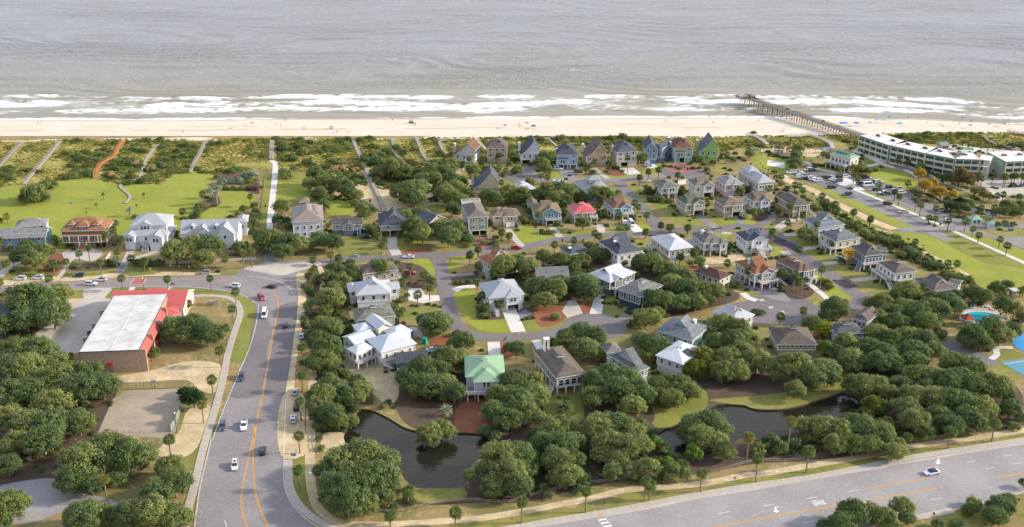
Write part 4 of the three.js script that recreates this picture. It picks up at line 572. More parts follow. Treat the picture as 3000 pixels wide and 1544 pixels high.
// one block of a house: base storey, walls, roof and what is on them
function block(root, b, c, ang, W, D, first) {
  const G = first ? root : new THREE.Group(); const off = new THREE.Vector3(), dAng = first ? 0 : ang - root.rotation.y;
  if (!first) { off.copy(c).sub(root.position).applyAxisAngle(new THREE.Vector3(0,1,0), -root.rotation.y); }
  const put = m => { if (!first) { m.position.applyAxisAngle(new THREE.Vector3(0,1,0), dAng).add(off); m.rotation.y += dAng; } return m; };
  const host = { add: m => { root.add(m); } };
  const A = (n, g, m) => put(add(n, g, m, root));
  const e = b.e, bh = b.b ?? 2.7, oh = b.oh ?? .6, w = W / 2 - oh, d = D / 2 - oh, lo = b.r === 'swoop' ? (b.o?.lo ?? 2.6) : 0;
  const wm = wallMat(b.wc, b.wk || 'siding'), bm = wallMat(b.bc || b.wc, b.bk || 'siding'), rk = b.rk || 'shingle', rm = roofMat(b.rc, rk), trim = b.tc ? flat(b.tc) : TRIM;
  if (bh > .3) {
    if (b.base === 'p') { const ps = memo('post' + bh.toFixed(2), () => new MB().box(0, bh / 2,0,.38, bh, .38).geo()), nx = Math.max(2, Math.round(2 * w / 3.6)), nz = Math.max(2, Math.round(2 * d / 3.6)); for (let i = 0; i <= nx; i++) for (let j = 0; j <= nz; j++) if (i === 0 || j === 0 || i === nx || j === nz) { const m = add('post', ps, b.pc ? flat(b.pc) : POST, root); m.position.set(mix(-w + .2, w - .2, i / nx), 0, mix(-d + .2, d - .2, j / nz)); put(m); } A('base_wall', new MB().box(w * .15, bh / 2, -d * .35, w * 1.4, bh, d * 1.1).geo(), bm); }
    else { const g = new MB(), ops = (b.gar || []).map(q => [q[0] * W - q[1] / 2, q[0] * W + q[1] / 2]).sort((p, q) => p[0] - q[0]); const gh = Math.min(2.3, bh - .3); let x = -w + .1; for (const [p, q] of ops) { if (p > x) g.box((x + p) / 2, bh / 2, d - .2, p - x, bh, .2); g.box((p + q) / 2, (bh + gh) / 2, d - .2, q - p, bh - gh, .2); x = q; } g.box((x + w - .1) / 2, bh / 2, d - .2, w - .1 - x, bh, .2); g.box(0, bh / 2, -d + .2,2 * w - .2, bh, .2).box(-w + .2, bh / 2,0,.2, bh, 2 * d - .7).box(w - .2, bh / 2,0,.2, bh, 2 * d - .7); A('base_wall', g.geo(), bm);
      (b.gar || []).forEach(q => { if (q[2]) A('garage_door', new MB().box(q[0] * W, gh / 2, d - .26, q[1], gh, .08).box(q[0] * W, gh * .25, d - .21, q[1] * .92,.05,.04).box(q[0] * W, gh * .5, d - .21, q[1] * .92,.05,.04).box(q[0] * W, gh * .75, d - .21, q[1] * .92,.05,.04).geo(), flat(q[2])); }); }
  }
  { const g = new MB(), y1 = e - .05; g.box(0, (bh + y1 - lo) / 2,0,2 * w, y1 - lo - bh, 2 * d); A('wall', g.geo(), wm); const t = new MB(); for (const sx of [-1,1]) for (const sz of [-1,1]) t.box(sx * (w + .03), (bh + e - lo) / 2 - .1, sz * (d + .03), .2, e - lo - bh - .25,.2); t.box(0, bh + .03, d + .03,2 * w - .1,.24,.1).box(0, bh + .03, -d - .03,2 * w - .1,.24,.1).box(w + .03, bh + .03,0,.1,.24,2 * d - .1).box(-w - .03, bh + .03,0,.1,.24,2 * d - .1); A('trim', t.geo(), trim); }
  const o = { oh, ...(b.o || {}) }, p = b.p ?? .5, R = roofGeo(b.r, W, D, p, e, o); A('roof', R.top.geo(), rm); R.gabs.forEach(g => A('gable', g.geo(), wm)); A('fascia', R.fas.geo(), trim);
  const H = roofFn(b.r === 'dutch' || b.r === 'swoop' ? 'hip' : b.r, W, D, p);
  if (b.r === 'hip' && !b.nocap && Math.abs(W - D) < 14 && rk !== 'tile') { const k = b.cup || 0; if (k) { const ch = k > 1 ? 1.2 : .35, cw = k > 1 ? (b.cw || 3.2) : 1.5; const g = new MB().box(0, o.apex - .5 + ch / 2,0, cw * (k > 1 ? 1.3 : 1), ch + .6, cw); A('cupola', g.geo(), k > 1 ? wm : rm); const q = roofGeo('hip', cw * (k > 1 ? 1.3 : 1) + .9, cw + .9,.45, o.apex + ch - .2, {}); A('cupola_roof', q.top.geo(), rm); A('cupola_trim', q.fas.geo(), trim); if (k > 1) for (let i = 0; i < 4; i++) put(windowAt(root, (i - 1.5) * cw * .28, o.apex - .2 + ch / 2, cw / 2 + .01,0,.5,.5)); } }
  for (const g of b.x || []) { // cross gables and bays on the front: [place along the front, width, how far out, 'g' or 'h', eave height change, windows]
    const [fx, gw, out, kind = 'g', dy = 0, nw = 2, gp = .62] = g, x = fx * W, ge = e + dy, len = out + D * .42, zc = d + out - len / 2; const y0 = b.xb ?? bh;
    if (out > .2) { A('bay_wall', new MB().box(x, (y0 + ge) / 2 - .03, d + out / 2 - .4, gw - 1.0, ge - y0 - .1, out + .8).geo(), wm); const tt = new MB(); for (const s of [-1,1]) tt.box(x + s * (gw / 2 - .5), (y0 + ge) / 2 - .15, d + out + .03,.2, ge - y0 - .3,.12); A('bay_trim', tt.geo(), trim); if (y0 > .5) { if (b.xw) A('bay_base', new MB().box(x, y0 / 2, d + out / 2 - .3, gw - 1.1, y0, out + .5).geo(), bm); else for (const s of [-1,1]) A('post', new MB().box(x + s * (gw / 2 - .65), y0 / 2, d + out - .2,.36, y0,.36).geo(), POST); } }
    const q = roofGeo(kind === 'g' ? 'gz' : 'hip', gw, len, gp, ge, { oh: .5 }), gr = [A('gable_roof', q.top.geo(), rm), A('gable_trim', q.fas.geo(), trim)]; q.gabs.forEach(g => gr.push(A('gable', g.geo(), wm))); for (const m of gr) { const v = new THREE.Vector3(x, 0, zc + .5); if (!first) v.applyAxisAngle(new THREE.Vector3(0,1,0), dAng); m.position.add(v); }
    for (let i = 0; i < nw; i++) put(windowAt(root, x + (i - (nw - 1) / 2) * 1.35, ge - 1.35, d + Math.max(out, 0) + .02,0,1.0,1.5, trim, b.sh && flat(b.sh)));
  }
  for (const q of b.dor || []) { const [fx, dw, fz = .3] = q, x = fx * W, z = D * fz, y = e + H(x, z); A('dormer_wall', new MB().box(x, y + .35, z - 1.1, dw, 1.9,2.4).geo(), wm); const g = roofGeo(b.dh ? 'hip' : 'gz', dw + .7,4.2,.6, y + 1.3, { oh: .3 }); for (const m of [A('dormer_roof', g.top.geo(), rm), A('dormer_trim', g.fas.geo(), trim), ...g.gabs.map(k => A('dormer_gable', k.geo(), wm))]) m.position.add(new THREE.Vector3(x, 0, z - 1.6)); const n = dw > 2.6 ? 2 : 1; for (let i = 0; i < n; i++) put(windowAt(root, x + (i - (n - 1) / 2) * 1.25, y + .55, z + .11,0,.85,1.15, trim, dw > 2.6 && b.sh ? flat(b.sh) : undefined)); }
  // windows by side
  const wn = b.win || {}, rows = []; for (let y = bh; y < e - lo - 1.9; y += 3) rows.push(y + 1.65); if (bh > 2.5 && b.bw) rows.push(1.5);
  const sides = [['F', 2 * w, x => [x, d + .02,0]], ['L', 2 * d, x => [-w - .02, x, -Math.PI / 2]], ['R', 2 * d, x => [w + .02, -x, Math.PI / 2]], ['K', 2 * w, x => [-x, -d - .02, Math.PI]]];
  for (const [s, len, f] of sides) { const n = wn[s] ?? (s === 'K' ? Math.round(len / 5) : Math.round(len / 3.4)); for (const y of rows) for (let i = 0; i < n; i++) { const x = ((i + .5) / n - .5) * len * .94; if (s === 'F' && (b.x || []).some(g => g[2] > .2 && Math.abs(x - g[0] * W) < g[1] / 2 + .4)) continue; const [px, pz, ry] = f(x); put(windowAt(root, px, y, pz, ry, b.ww || 1.05, b.wh || 1.5, trim, s === 'F' && b.sh ? flat(b.sh) : undefined)); } }
  for (const q of b.deck || []) { // [side, from, to (shares of that side), depth, height]
    const [s, f0, f1, dd, y = bh, roofed] = q, m = new MB(), S = s === 'F' ? [W, d] : [D, w], a = f0 * S[0], z = f1 * S[0]; const P2 = (u, v) => s === 'F' ? [u, d + v] : s === 'R' ? [w + v, -u] : [-w - v, u];
    const [cx, cz] = P2((a + z) / 2, dd / 2); s === 'F' ? m.box(cx, y - .12, cz, z - a, .24, dd) : m.box(cx, y - .12, cz, dd, .24, z - a); A('deck', m.geo(), plankMat(b.dc || '#a9a49c')); A('railing', railing([P2(a, .1), P2(a, dd - .08), P2(z, dd - .08), P2(z, .1)], y), trim);
    const n = Math.max(1, Math.round((z - a) / 3.2)); for (let i = 0; i <= n; i++) { const [x, zz] = P2(mix(a + .2, z - .2, i / n), dd - .25); const ht = roofed ? e : y - .2; A('deck_post', new MB().box(x, ht / 2, zz, .34, ht, .34).geo(), POST); }
    if (roofed) { const [x, zz] = P2((a + z) / 2, dd / 2); const ww = s === 'F' ? z - a + .6 : dd + .8, dz = s === 'F' ? dd + .8 : z - a + .6; const g = roofGeo('hip', ww, dz, .3, e - .15, {}); for (const mm of [A('porch_roof', g.top.geo(), rm), A('porch_trim', g.fas.geo(), trim)]) { const v = new THREE.Vector3(x, 0, zz); if (!first) v.applyAxisAngle(new THREE.Vector3(0,1,0), dAng); mm.position.add(v); } }
  }
  for (const q of b.st || []) { const [x, z, ry, hh = bh, sw] = q; stairs(root, x * W, z * D, hh, ry, sw || 1.5, b.sc ? flat(b.sc) : POST); }
  for (const q of b.ch || []) { const [fx, fz, up, col = '#c9c6bf', cap] = q, x = fx * W, z = fz * D, yt = (o.apex ?? e + 2) * .35 + e * .65 + up; A('chimney', new MB().box(x, (e + yt) / 2 - 1, z, 1.25, yt - e + 2,1.25).geo(), wallMat(col, 'stucco')); A('chimney_cap', new MB().box(x, yt + .1, z, 1.5,.2,1.5).box(x, yt + .35, z, .7,.34,.7).geo(), cap ? flat(cap) : trim); }
  for (const q of b.sky || []) { const [fx, fz, sw = .9, sl = 1.3, col] = q, x = fx * W, z = fz * D, y = e + H(x, z) + .1, dx = (H(x + .1, z) - H(x - .1, z)) / .2, dz = (H(x, z + .1) - H(x, z - .1)) / .2; const m = add(col ? 'solar_panel' : 'skylight', new MB().box(0,0,0, sw, .12, sl).geo(), col ? new THREE.MeshPhysicalMaterial({ color: hex(col), roughness: .18 }) : GLASS, root); m.position.set(x, y, z); m.quaternion.setFromUnitVectors(new THREE.Vector3(0,1,0), new THREE.Vector3(-dx, 1, -dz).normalize()); }
}
const HOUSE = {};
function house(key, short, label, blocks, extra) {
  seed = (key * 7919 + 13) >>> 0; const f = frameOf(blocks[0]); const root = base('house', f.c, f.ang); tag(root, label, 'house');
  blocks.forEach((b, i) => { const q = i ? frameOf(b) : f; block(root, b, q.c, q.ang, q.W, q.D, i === 0); });
  if (short) land(short, f.c); HOUSE[key] = { root, ...f }; if (extra) extra(root, f); return root;
}
// ---------- the houses, street by street ----------
const GREY = '#8d8b8a', DARK = '#4c5058', NAVY = '#3c4654', BROWN = '#7b6457', TAN = '#8b7c6b', MET = '#a9abad', METW = '#c4c6c9', CREAM = '#c9bd9f', WHT = '#e2e4e8';
// the boulevard
house(1, 'blue house', 'long blue house with grey roof and coral red shutters at the far left', [{ t: 'a', L: [-70,908], R: [349,893], D: 10.5, e: 5.8, b: .2, r: 'gx', p: .48, rc: GREY, wc: '#6f9cb8', sh: '#b9584a', win: { F: 5, R: 2 }, ch: [[.28,-.1,.9, '#a5553f']] }, { t: 'a', L: [112,824], R: [357,802], D: 9, e: 5.4, b: .2, r: 'hip', p: .5, rc: GREY, wc: '#b9b7b2' }]);
house(2, 'olive house', 'large olive house with orange brown hip roof, dormers and brick front steps', [{ t: 'A', L: [42,632], R: [1562,606], D: 13, e: 8, r: 'hip', p: .62, rc: '#a3704e', wc: '#807556', bc: '#8a7d5c', sh: '#3c2622', x: [[-.01,5.2,-.3, 'h', 1.9,2,.8]], dor: [[-.27,2.0,.36], [.27,2.0,.36]], dh: 1, win: { F: 0, L: 3, R: 4 }, gar: [[-.31,4.2], [.33,4.2]] }, { t: 'A', L: [68,790], R: [1400,768], D: 4.5, e: 6, r: 'hip', p: .42, rc: '#a3704e', wc: '#83785a', sh: '#3c2622', b: 2.7, win: { F: 5, L: 0, R: 0, K: 0 }, gar: [[-.33,4.2], [.33,4.2]] }], (r, f) => { stairs(r, -.3, f.D / 2 + .4,2.8,0,3, flat('#96594a'), 1.3); for (const x of [-6,-2.2,2.2,6]) add('porch_post', new MB().box(x, 4.3, f.D / 2 + .75,.35,3.2,.35).geo(), flat('#c8bda0'), r); });
house(3, 'tall white house', 'large white house with pale metal hip roofs, two garage gables and grey front stairs', [{ t: 'B', L: [286,474], R: [1322,458], D: 13, e: 9.4, r: 'hip', p: .5, rc: MET, rk: 'seam', wc: WHT, x: [[-.1,6.6,.7, 'g', .1,3,.45]], win: { F: 4, L: 3, R: 4 }, ww: .8, wh: 1.1 }, { t: 'B', L: [90,748], R: [1330,762], D: 13, e: 6.1, r: 'hip', p: .38, rc: MET, rk: 'seam', wc: WHT, x: [[-.33,5.4,2.4, 'g', 0,2,.5], [.27,6.4,3, 'g', 0,2,.5]], xw: 1, win: { F: 3, L: 3, R: 3 } }], (r, f) => { stairs(r, -.6, f.D / 2 + 4.2,3,0,2.6, flat('#b9b7b3'), 1.2); for (const x of [-5.2,4.3]) add('garage_door', new MB().box(x, 1.2, f.D / 2 + 5.1,4,2.3,.12).geo(), flat('#a9a6a2'), r); add('front_door', new MB().box(1,4.2, f.D / 2 + 2.5,1.1,2.2,.1).geo(), flat('#5c2724'), r); });
house(4, 'gabled white house', 'wide white house with long grey metal roof and two steep front gables', [{ t: 'a', L: [1368,868], R: [1812,862], D: 11.5, e: 6.4, r: 'gx', p: .74, rc: MET, rk: 'seam', wc: WHT, x: [[-.1,6.4,.6, 'g', .2,3,.95], [.29,8.6,2.6, 'g', .1,1,.9]], xw: 1, dor: [[-.3,1.9,.35], [.1,1.7,.35]], ch: [[-.38,-.3,1.2, '#cfc8bc', '#a5705a']] }, { t: 'a', L: [1800,782], R: [1886,778], D: 9, e: 6.8, r: 'hip', p: .5, rc: MET, rk: 'seam', wc: WHT }, { t: 'a', L: [1385,922], R: [1500,915], D: 4, e: 3.6, b: .2, r: 'hip', p: .3, rc: MET, rk: 'seam', wc: WHT }], (r, f) => add('garage_door', new MB().box(.33 * f.W, 1.2, f.D / 2 + 2.2,4.6,2.3,.12).geo(), flat('#cfcdca'), r));
house(5, 'solar panel house', 'square white house with brown metal hip roof and solar panels', [{ t: 'b', L: [400,783], R: [645,769], l: [402,664], e: 8, b: .3, r: 'hip', p: .52, rc: '#8d7d70', rk: 'seam', wc: '#d0d3d8', ww: .9, win: { F: 4, L: 3, R: 3 }, sky: [[-.22,.12,1.4,2, '#3b4c68'], [-.22,-.02,1.4,2, '#3b4c68'], [-.22,-.16,1.4,2, '#3b4c68'], [-.3,.2,1.4,2, '#3b4c68'], [.22,.1,1.4,2, '#3b4c68'], [.22,-.04,1.4,2, '#3b4c68'], [.22,-.18,1.4,2, '#3b4c68'], [.3,.2,1.4,2, '#3b4c68']] }]);
house(6, 'slate blue cottage', 'low slate blue cottage with dark roof and white outside stairs', [{ t: 'b', L: [702,804], R: [941,797], D: 8, e: 5, b: 2.4, r: 'gx', p: .42, rc: '#5b565a', wc: '#a2a4a8', bc: '#6f7b90', bw: 1, x: [[.04,5.4,1.6, 'g', 0,2,.55]], xw: 1, ww: .8, wh: 1.1 }], (r, f) => stairs(r, f.W * .38, f.D / 2,2.6,0,1.4, flat('#7d8794'), 1.2));
house(7, 'dark roofed beige house', 'beige house with dark slate roof, small gable and open carport', [{ t: 'b', L: [1066,812], R: [1300,806], l: [1040,716], e: 5.2, r: 'dutch', p: .5, k: 0, o: { k: .36, p2: 1.1, ax: 'z' }, rc: '#454a55', wc: '#b7aea4', base: 'p', sh: '#4fa29c', win: { F: 2 } }]);
house(8, '', 'dark grey roofed house half hidden behind broad oaks', [{ t: 'b', L: [1440,800], R: [1592,752], D: 12, e: 5, r: 'gz', p: .5, rc: '#555963', wc: '#aaa69f' }]);
house(9, 'tall sage house', 'tall narrow sage green house with teal shutters and two garage bays', [{ t: 'o', L: [303,1060], R: [561,1050], l: [205,893], e: 9, b: 2.6, r: 'hip', p: .5, rc: '#7f7068', wc: '#a3a48e', oh: .35, sh: '#4f8f95', win: { F: 2, L: 5, R: 4 }, ww: .8, gar: [[-.12,3.2], [.27,3.2]], bc: '#cfcfca' }], (r, f) => { add('roof_deck', new MB().box(0,8.9, -f.D / 2 - 2, f.W * .95,.3,4).geo(), plankMat('#c2bdb4'), r); add('railing', railing([[-f.W * .46, -f.D / 2], [-f.W * .46, -f.D / 2 - 3.9], [f.W * .46, -f.D / 2 - 3.9], [f.W * .46, -f.D / 2]], 9.05), TRIM, r); for (const x of [-.44,0,.44]) add('deck_post', new MB().box(x * f.W, 4.4, -f.D / 2 - 3.6,.4,8.8,.4).geo(), POST, r); });
// homes round the middle street
house(10, 'beige garage house', 'beige house with tan hip roof, white garage door and side stairs', [{ t: 'o', L: [612,1046], R: [965,1016], l: [556,972], e: 5.2, r: 'hip', p: .5, cup: 1, rc: '#806f5f', wc: '#b9ab90', x: [[.1,7,1.6, 'h', -.1,2,.55]], xw: 1, ch: [[-.2,0,1.6, '#c2b5a2', '#b08a70']], win: { F: 4 } }], (r, f) => { add('garage_door', new MB().box(.1 * f.W, 1.25, f.D / 2 + 1.7,4,2.3,.14).geo(), flat('#d6d4d0'), r); stairs(r, .36 * f.W, f.D / 2 + .2,2.7,.2,1.3, flat('#c3b393')); });
house(11, 'tan and blue house', 'blue grey house with tan gabled roof and front balcony', [{ t: 'o', L: [1130,1004], R: [1487,1006], l: [1036,888], e: 5.6, r: 'dutch', p: .48, o: { p2: .75, ax: 'x' }, rc: '#857659', wc: '#7ea0a8', x: [[.1,8,.8, 'g', .1,2,.6]], deck: [['F', -.1,.46,3.2]], gar: [[.16,4.4]], ch: [[.05,-.15,1.2, '#c8c4ba']] }, { t: 'o', L: [1060,905], R: [1190,900], D: 8, e: 5.2, r: 'gz', p: .5, rc: '#7d6e5e', wc: '#7ea0a8' }]);
house(12, 'red roofed house', 'grey cottage with bright red hip roof', [{ t: 'o', L: [1630,1006], R: [1916,986], l: [1540,905], e: 5, r: 'hip', p: .5, cup: 1, rc: '#c4585a', rk: 'seam', wc: '#a6a49e', base: 'p', x: [[.1,6,.6, 'h', 0,2,.5]], deck: [['F', .2,.5,2.6]] }]);
house(13, 'sky blue house', 'sky blue house with brown roof and rows of side posts', [{ t: 'c', L: [1292,680], R: [1446,664], l: [1210,613], e: 5.6, r: 'dutch', p: .45, o: { p2: .7, ax: 'x' }, rc: '#866551', wc: '#86b2d0', base: 'p', pc: '#d9d2c0', x: [[.12,6,.9, 'g', .1,2,.6]], deck: [['F', -.1,.46,2.4]], ch: [[.02,-.1,1.3, '#b9d0dc']] }]);
house(46, 'orange roofed house', 'house with orange brown shingle roof and white outside stairs at the junction', [{ t: 'g', L: [96,466], R: [302,408], l: [20,390], e: 5.6, r: 'dutch', p: .5, o: { p2: 1, ax: 'z', k: .36 }, rc: '#a8714e', wc: '#c9c6be', tc: '#dcdad6', win: { F: 3, L: 3 } }], (r, f) => stairs(r, -f.W / 2 - .3, f.D * .2,2.8,-.2,1.6));
house(47, 'low charcoal house', 'low house with charcoal hip roof behind a white fence', [{ t: 'g', L: [700,380], R: [864,352], l: [612,326], e: 4.2, b: .4, r: 'hip', p: .48, rc: '#565a62', wc: '#b9b5ae', ch: [[-.3,.1,.6, '#5a5d64']] }]);
house(48, 'white charcoal roofed house', 'tall white house with charcoal flared roof and sunny side deck', [{ t: 'g', L: [1063,380], R: [1243,338], l: [940,274], e: 6.4, r: 'dutch', p: .5, o: { p2: .9, ax: 'x' }, rc: '#555a63', wc: '#dcd9d1', deck: [['R', -.3,.2,3.4]], ch: [[-.3,.1,1, '#565b64']], win: { L: 6, F: 3 } }]);
house(40, 'white metal roofed tan house', 'tan house with white ribbed metal roof and corner stairs', [{ t: 'n', L: [470,572], R: [806,548], l: [186,406], e: 6.2, r: 'hip', p: .46, cup: 1, rc: METW, rk: 'seam', wc: '#b5aa9a', bc: '#9a8f7c', tc: '#dadada', win: { F: 4, L: 4 }, deck: [['L', -.5,-.2,2.4], ['F', -.5,-.24,2.6]] }], (r, f) => stairs(r, -f.W * .47, f.D / 2 + 2.3,2.8,-.3,1.5));
house(41, 'pale blue grey house', 'pale blue grey house with sage brown hip roof and white chimney', [{ t: 'n', L: [905,486], R: [1200,464], l: [712,358], e: 6.2, r: 'hip', p: .5, cup: 1, rc: '#77746a', wc: '#b4bbc4', base: 'p', x: [[.02,5.6,1.2, 'h', -.1,2,.5], [.3,4,2.6, 'h', -.1,1,.5]], deck: [['L', -.5,0,2.6]], ch: [[-.2,-.1,1.6, '#d3d6da']], win: { F: 4, L: 5 } }]);
house(42, 'navy roofed house', 'white house with navy blue roof and wide raised front deck', [{ t: 'n', L: [1430,456], R: [1742,452], l: [1248,346], e: 6.2, r: 'dutch', p: .48, o: { p2: .72, ax: 'x', k: .3 }, rc: '#4d5566', wc: '#e2e4e6', x: [[.05,7,1, 'g', .2,2,.62]], deck: [['F', -.05,.52,4.2]], ch: [[-.16,-.05,1.4, '#d8dadc']], win: { L: 5, F: 3 } }], (r, f) => stairs(r, 0, f.D / 2 + 4,2.8,.4,1.5));
house(43, 'dark red roofed house', 'cream house with dark red brown hip roof', [{ t: 'n', L: [1112,945], R: [1283,880], l: [752,838], e: 5.6, r: 'hip', p: .5, rc: '#5f3f3a', wc: '#c6bca6', base: 'p', ch: [[-.1,-.2,1.5, '#b5a89e']], deck: [['L', .1,.45,1.8]] }]);
house(44, 'copper roofed house', 'house with copper brown flared roof, white balcony and open carport', [{ t: 'n', L: [1545,872], R: [1836,818], l: [1290,708], e: 6.4, r: 'dutch', p: .46, o: { p2: .7, ax: 'x', k: .32 }, rc: '#96643f', wc: '#9ca096', tc: '#dcdcd8', base: 'p', x: [[.06,6.4,.8, 'g', .1,2,.6]], deck: [['F', -.3,.4,3]], ch: [[-.24,-.05,1.5, '#c9c8c4']], win: { L: 4, F: 3 } }], (r, f) => stairs(r, f.W * .46, f.D / 2 + 1,2.7,1.2,1.5, flat('#8a9184')));
house(45, 'brown roofed slate house', 'slate house with brown hip roof and white railed balcony', [{ t: 'h', L: [362,252], R: [498,236], l: [158,166], e: 6, r: 'hip', p: .48, cup: 1, rc: '#785a4d', wc: '#5a646c', tc: '#dcdcda', x: [[.15,6,1, 'h', 0,2,.5]], deck: [['F', .1,.5,3], ['L', -.5,-.3,2]], base: 'w', bc: '#5a646c', win: { F: 4, L: 5 } }]);
// the homes nearer to the pond
house(52, 'pale grey hip roofed house', 'pale grey raised house with grey metal hip roof and long concrete drive', [{ t: 'g', L: [82,712], R: [350,670], l: [32,592], e: 6.2, r: 'hip', p: .5, cup: 1, rc: '#a5a7ab', rk: 'seam', wc: '#ccd3d9', x: [[.16,6,1.4, 'h', -.1,2,.55]], win: { F: 4, L: 3 }, gar: [[.18,4.4]] }], (r, f) => stairs(r, -.32 * f.W, f.D / 2 + .2,2.7,0,1.4));
house(49, 'grey roofed hidden house', 'grey roofed house hidden among oaks with brick topped chimney', [{ t: 'g', L: [446,556], R: [700,545], D: 9, e: 5, r: 'gx', p: .6, rc: '#7d7b7a', wc: '#9a978f', ch: [[.24,-.05,1, '#c6c2ba', '#b0603f']] }]);
house(50, 'silver roofed grey house', 'dark grey house with silver metal roof and small front gable', [{ t: 'g', L: [1006,592], R: [1182,504], l: [856,518], e: 6, r: 'dutch', p: .46, o: { p2: .7, ax: 'x', k: .32 }, rc: '#bcbfc2', rk: 'seam', wc: '#6e7074', tc: '#dcdcda', x: [[-.2,5,1, 'g', 0,1,.6]], deck: [['F', -.4,.1,2.4]] }], (r, f) => stairs(r, .05 * f.W, f.D / 2 + 1.4,2.7,.5,2, flat('#bdbab5')));
house(51, 'dark blue house', 'dark blue house with grey shingle hip roof and white trim', [{ t: 'g', L: [1240,702], R: [1414,610], l: [1066,642], e: 6.2, r: 'hip', p: .46, cup: 1, rc: '#7f7c78', wc: '#2f4258', tc: '#dcdcda', x: [[-.25,6,.8, 'h', -.1,2,.5]], gar: [[-.2,4.4]], win: { L: 4, F: 3 } }]);
house(53, 'brown roofed hidden house', 'brown roofed house behind shrubs at the street bend', [{ t: 'f', L: [940,270], R: [1222,244], l: [870,206], e: 4.6, b: .6, r: 'hip', p: .46, cup: 1, rc: '#75665c', wc: '#b5aa98' }], (r, f) => stairs(r, f.W / 2,0,2.2,.4,1.5));
house(54, 'white cross gabled house', 'white house with pale metal cross gabled roof', [{ t: 'f', L: [888,430], R: [1162,413], D: 13, e: 6, r: 'dutch', p: .5, o: { p2: .9, ax: 'z', k: .36 }, rc: '#b1b3b6', rk: 'seam', wc: '#dfe0e1', win: { F: 3 } }, { t: 'f', L: [1140,385], R: [1230,376], D: 7, e: 5.6, r: 'gx', p: .4, rc: '#b1b3b6', rk: 'seam', wc: '#dfe0e1', base: 'p' }, { t: 'f', L: [832,404], R: [905,398], D: 9, e: 5.4, r: 'hip', p: .4, rc: '#b1b3b6', rk: 'seam', wc: '#dfe0e1' }]);
house(55, 'sage hip roofed house', 'sage house with olive grey hip roof', [{ t: 'f', L: [896,622], R: [1202,602], l: [810,540], e: 6.2, r: 'hip', p: .42, cup: 1, rc: '#77766a', wc: '#a9b0a0', win: { F: 2, L: 2 } }]);
house(56, 'new white house', 'new white house with many white metal roofs, open corner porch and bare sandy yard', [{ t: 'f', L: [1080,866], R: [1312,768], l: [1040,748], e: 6.6, r: 'hip', p: .46, rc: '#c3c7cc', rk: 'seam', wc: '#dad6cd', bc: '#c4bfb4', win: { F: 4, L: 3, R: 3 }, ww: .75, wh: 1.6, x: [] }, { t: 'f', L: [893,878], R: [1030,825], l: [818,834], e: 6.2, r: 'hip', p: .42, rc: '#c3c7cc', rk: 'seam', wc: '#dad6cd', base: 'p', win: { F: 3, L: 2 }, deck: [['F', -.5,.5,1.4]] }, { t: 'f', L: [880,805], R: [1050,745], D: 8, e: 6.2, r: 'gx', p: .36, rc: '#c3c7cc', rk: 'seam', wc: '#dad6cd' }, { t: 'f', L: [1180,745], R: [1322,696], D: 7, e: 6.2, r: 'hip', p: .4, rc: '#c3c7cc', rk: 'seam', wc: '#dad6cd', base: 'p' }, { t: 'f', L: [905,712], R: [1040,686], D: 7, e: 6.2, r: 'hip', p: .4, rc: '#c3c7cc', rk: 'seam', wc: '#dad6cd' }, { t: 'f', L: [1060,690], R: [1170,660], D: 10, e: 7.4, r: 'gz', p: .6, rc: '#c3c7cc', rk: 'seam', wc: '#dad6cd' }], (r, f) => stairs(r, -f.W * .45, f.D / 2 + .4,2.6,1.1,1.6));
house(57, 'blue black roofed house', 'low house with blue black shingle roof and white chimney', [{ t: 'f', L: [1202,985], R: [1452,962], D: 10.5, e: 4.6, r: 'gx', p: .6, rc: '#4b4e58', wc: '#c9c8c6', ch: [[.3,-.02,1.6, '#d3d1cc']] }]);
house(58, 'green roofed house', 'grey house with pale green metal roof and white back deck over the pond', [{ t: 'f', L: [1722,1050], R: [2030,1042], D: 15, e: 6.6, r: 'hip', p: .42, cup: 1, rc: '#8bab86', rk: 'seam', wc: '#b9bcc0', base: 'p', x: [[.02,8.6,3.4, 'h', -.2,2,.5]], deck: [['F', -.46,.34,5.4]], win: { F: 4, L: 3 } }]);
house(59, 'brown screened porch house', 'house with brown hip roof, screened porch and open white chimney frame', [{ t: 'g', L: [596,1322], R: [838,1300], l: [388,1110], e: 6.6, r: 'hip', p: .42, cup: 1, rc: '#6f6257', wc: '#9a968c', tc: '#dcdcda', base: 'p', win: { F: 4, L: 4 }, ww: 1.6, wh: 2 }], (r, f) => { stairs(r, -f.W / 2 - .1, f.D * .38,2.9,-.9,1.6); for (const x of [-.7,.7]) for (const z of [-.6,.6]) add('chimney_frame', new MB().box(-f.W * .2 + x, 10, -f.D * .3 + z, .22,4.4,.22).geo(), TRIM, r); add('chimney_cap', new MB().box(-f.W * .2,12.3, -f.D * .3,1.9,.3,1.7).geo(), TRIM, r); });
house(60, 'weathered grey roofed house', 'house with weathered blue grey flared roof between oaks', [{ t: 'g', L: [1216,1274], R: [1332,1254], l: [962,1152], e: 5.6, r: 'dutch', p: .46, o: { p2: .7, ax: 'x', k: .32 }, rc: '#747577', wc: '#a3a6a8' }, { t: 'g', L: [978,1130], R: [1100,1118], D: 7, e: 5.2, r: 'hip', p: .6, rc: '#7d7b79', wc: '#a3a6a8' }]);
house(61, 'teal walled house', 'teal house with blue grey shingle roof and mint chimney', [{ t: 'g', L: [1366,948], R: [1640,1034], q: [1746,918], e: 6, r: 'dutch', p: .46, o: { p2: .9, ax: 'z', k: .34 }, rc: '#7d8086', wc: '#8eb3aa', tc: '#d6dcd8', ch: [[.2,-.2,1.2, '#b6d8cd']], win: { F: 3, R: 3 } }], (r, f) => stairs(r, f.W / 2 + .3,-.1 * f.D, 2.7,.6,1.6));
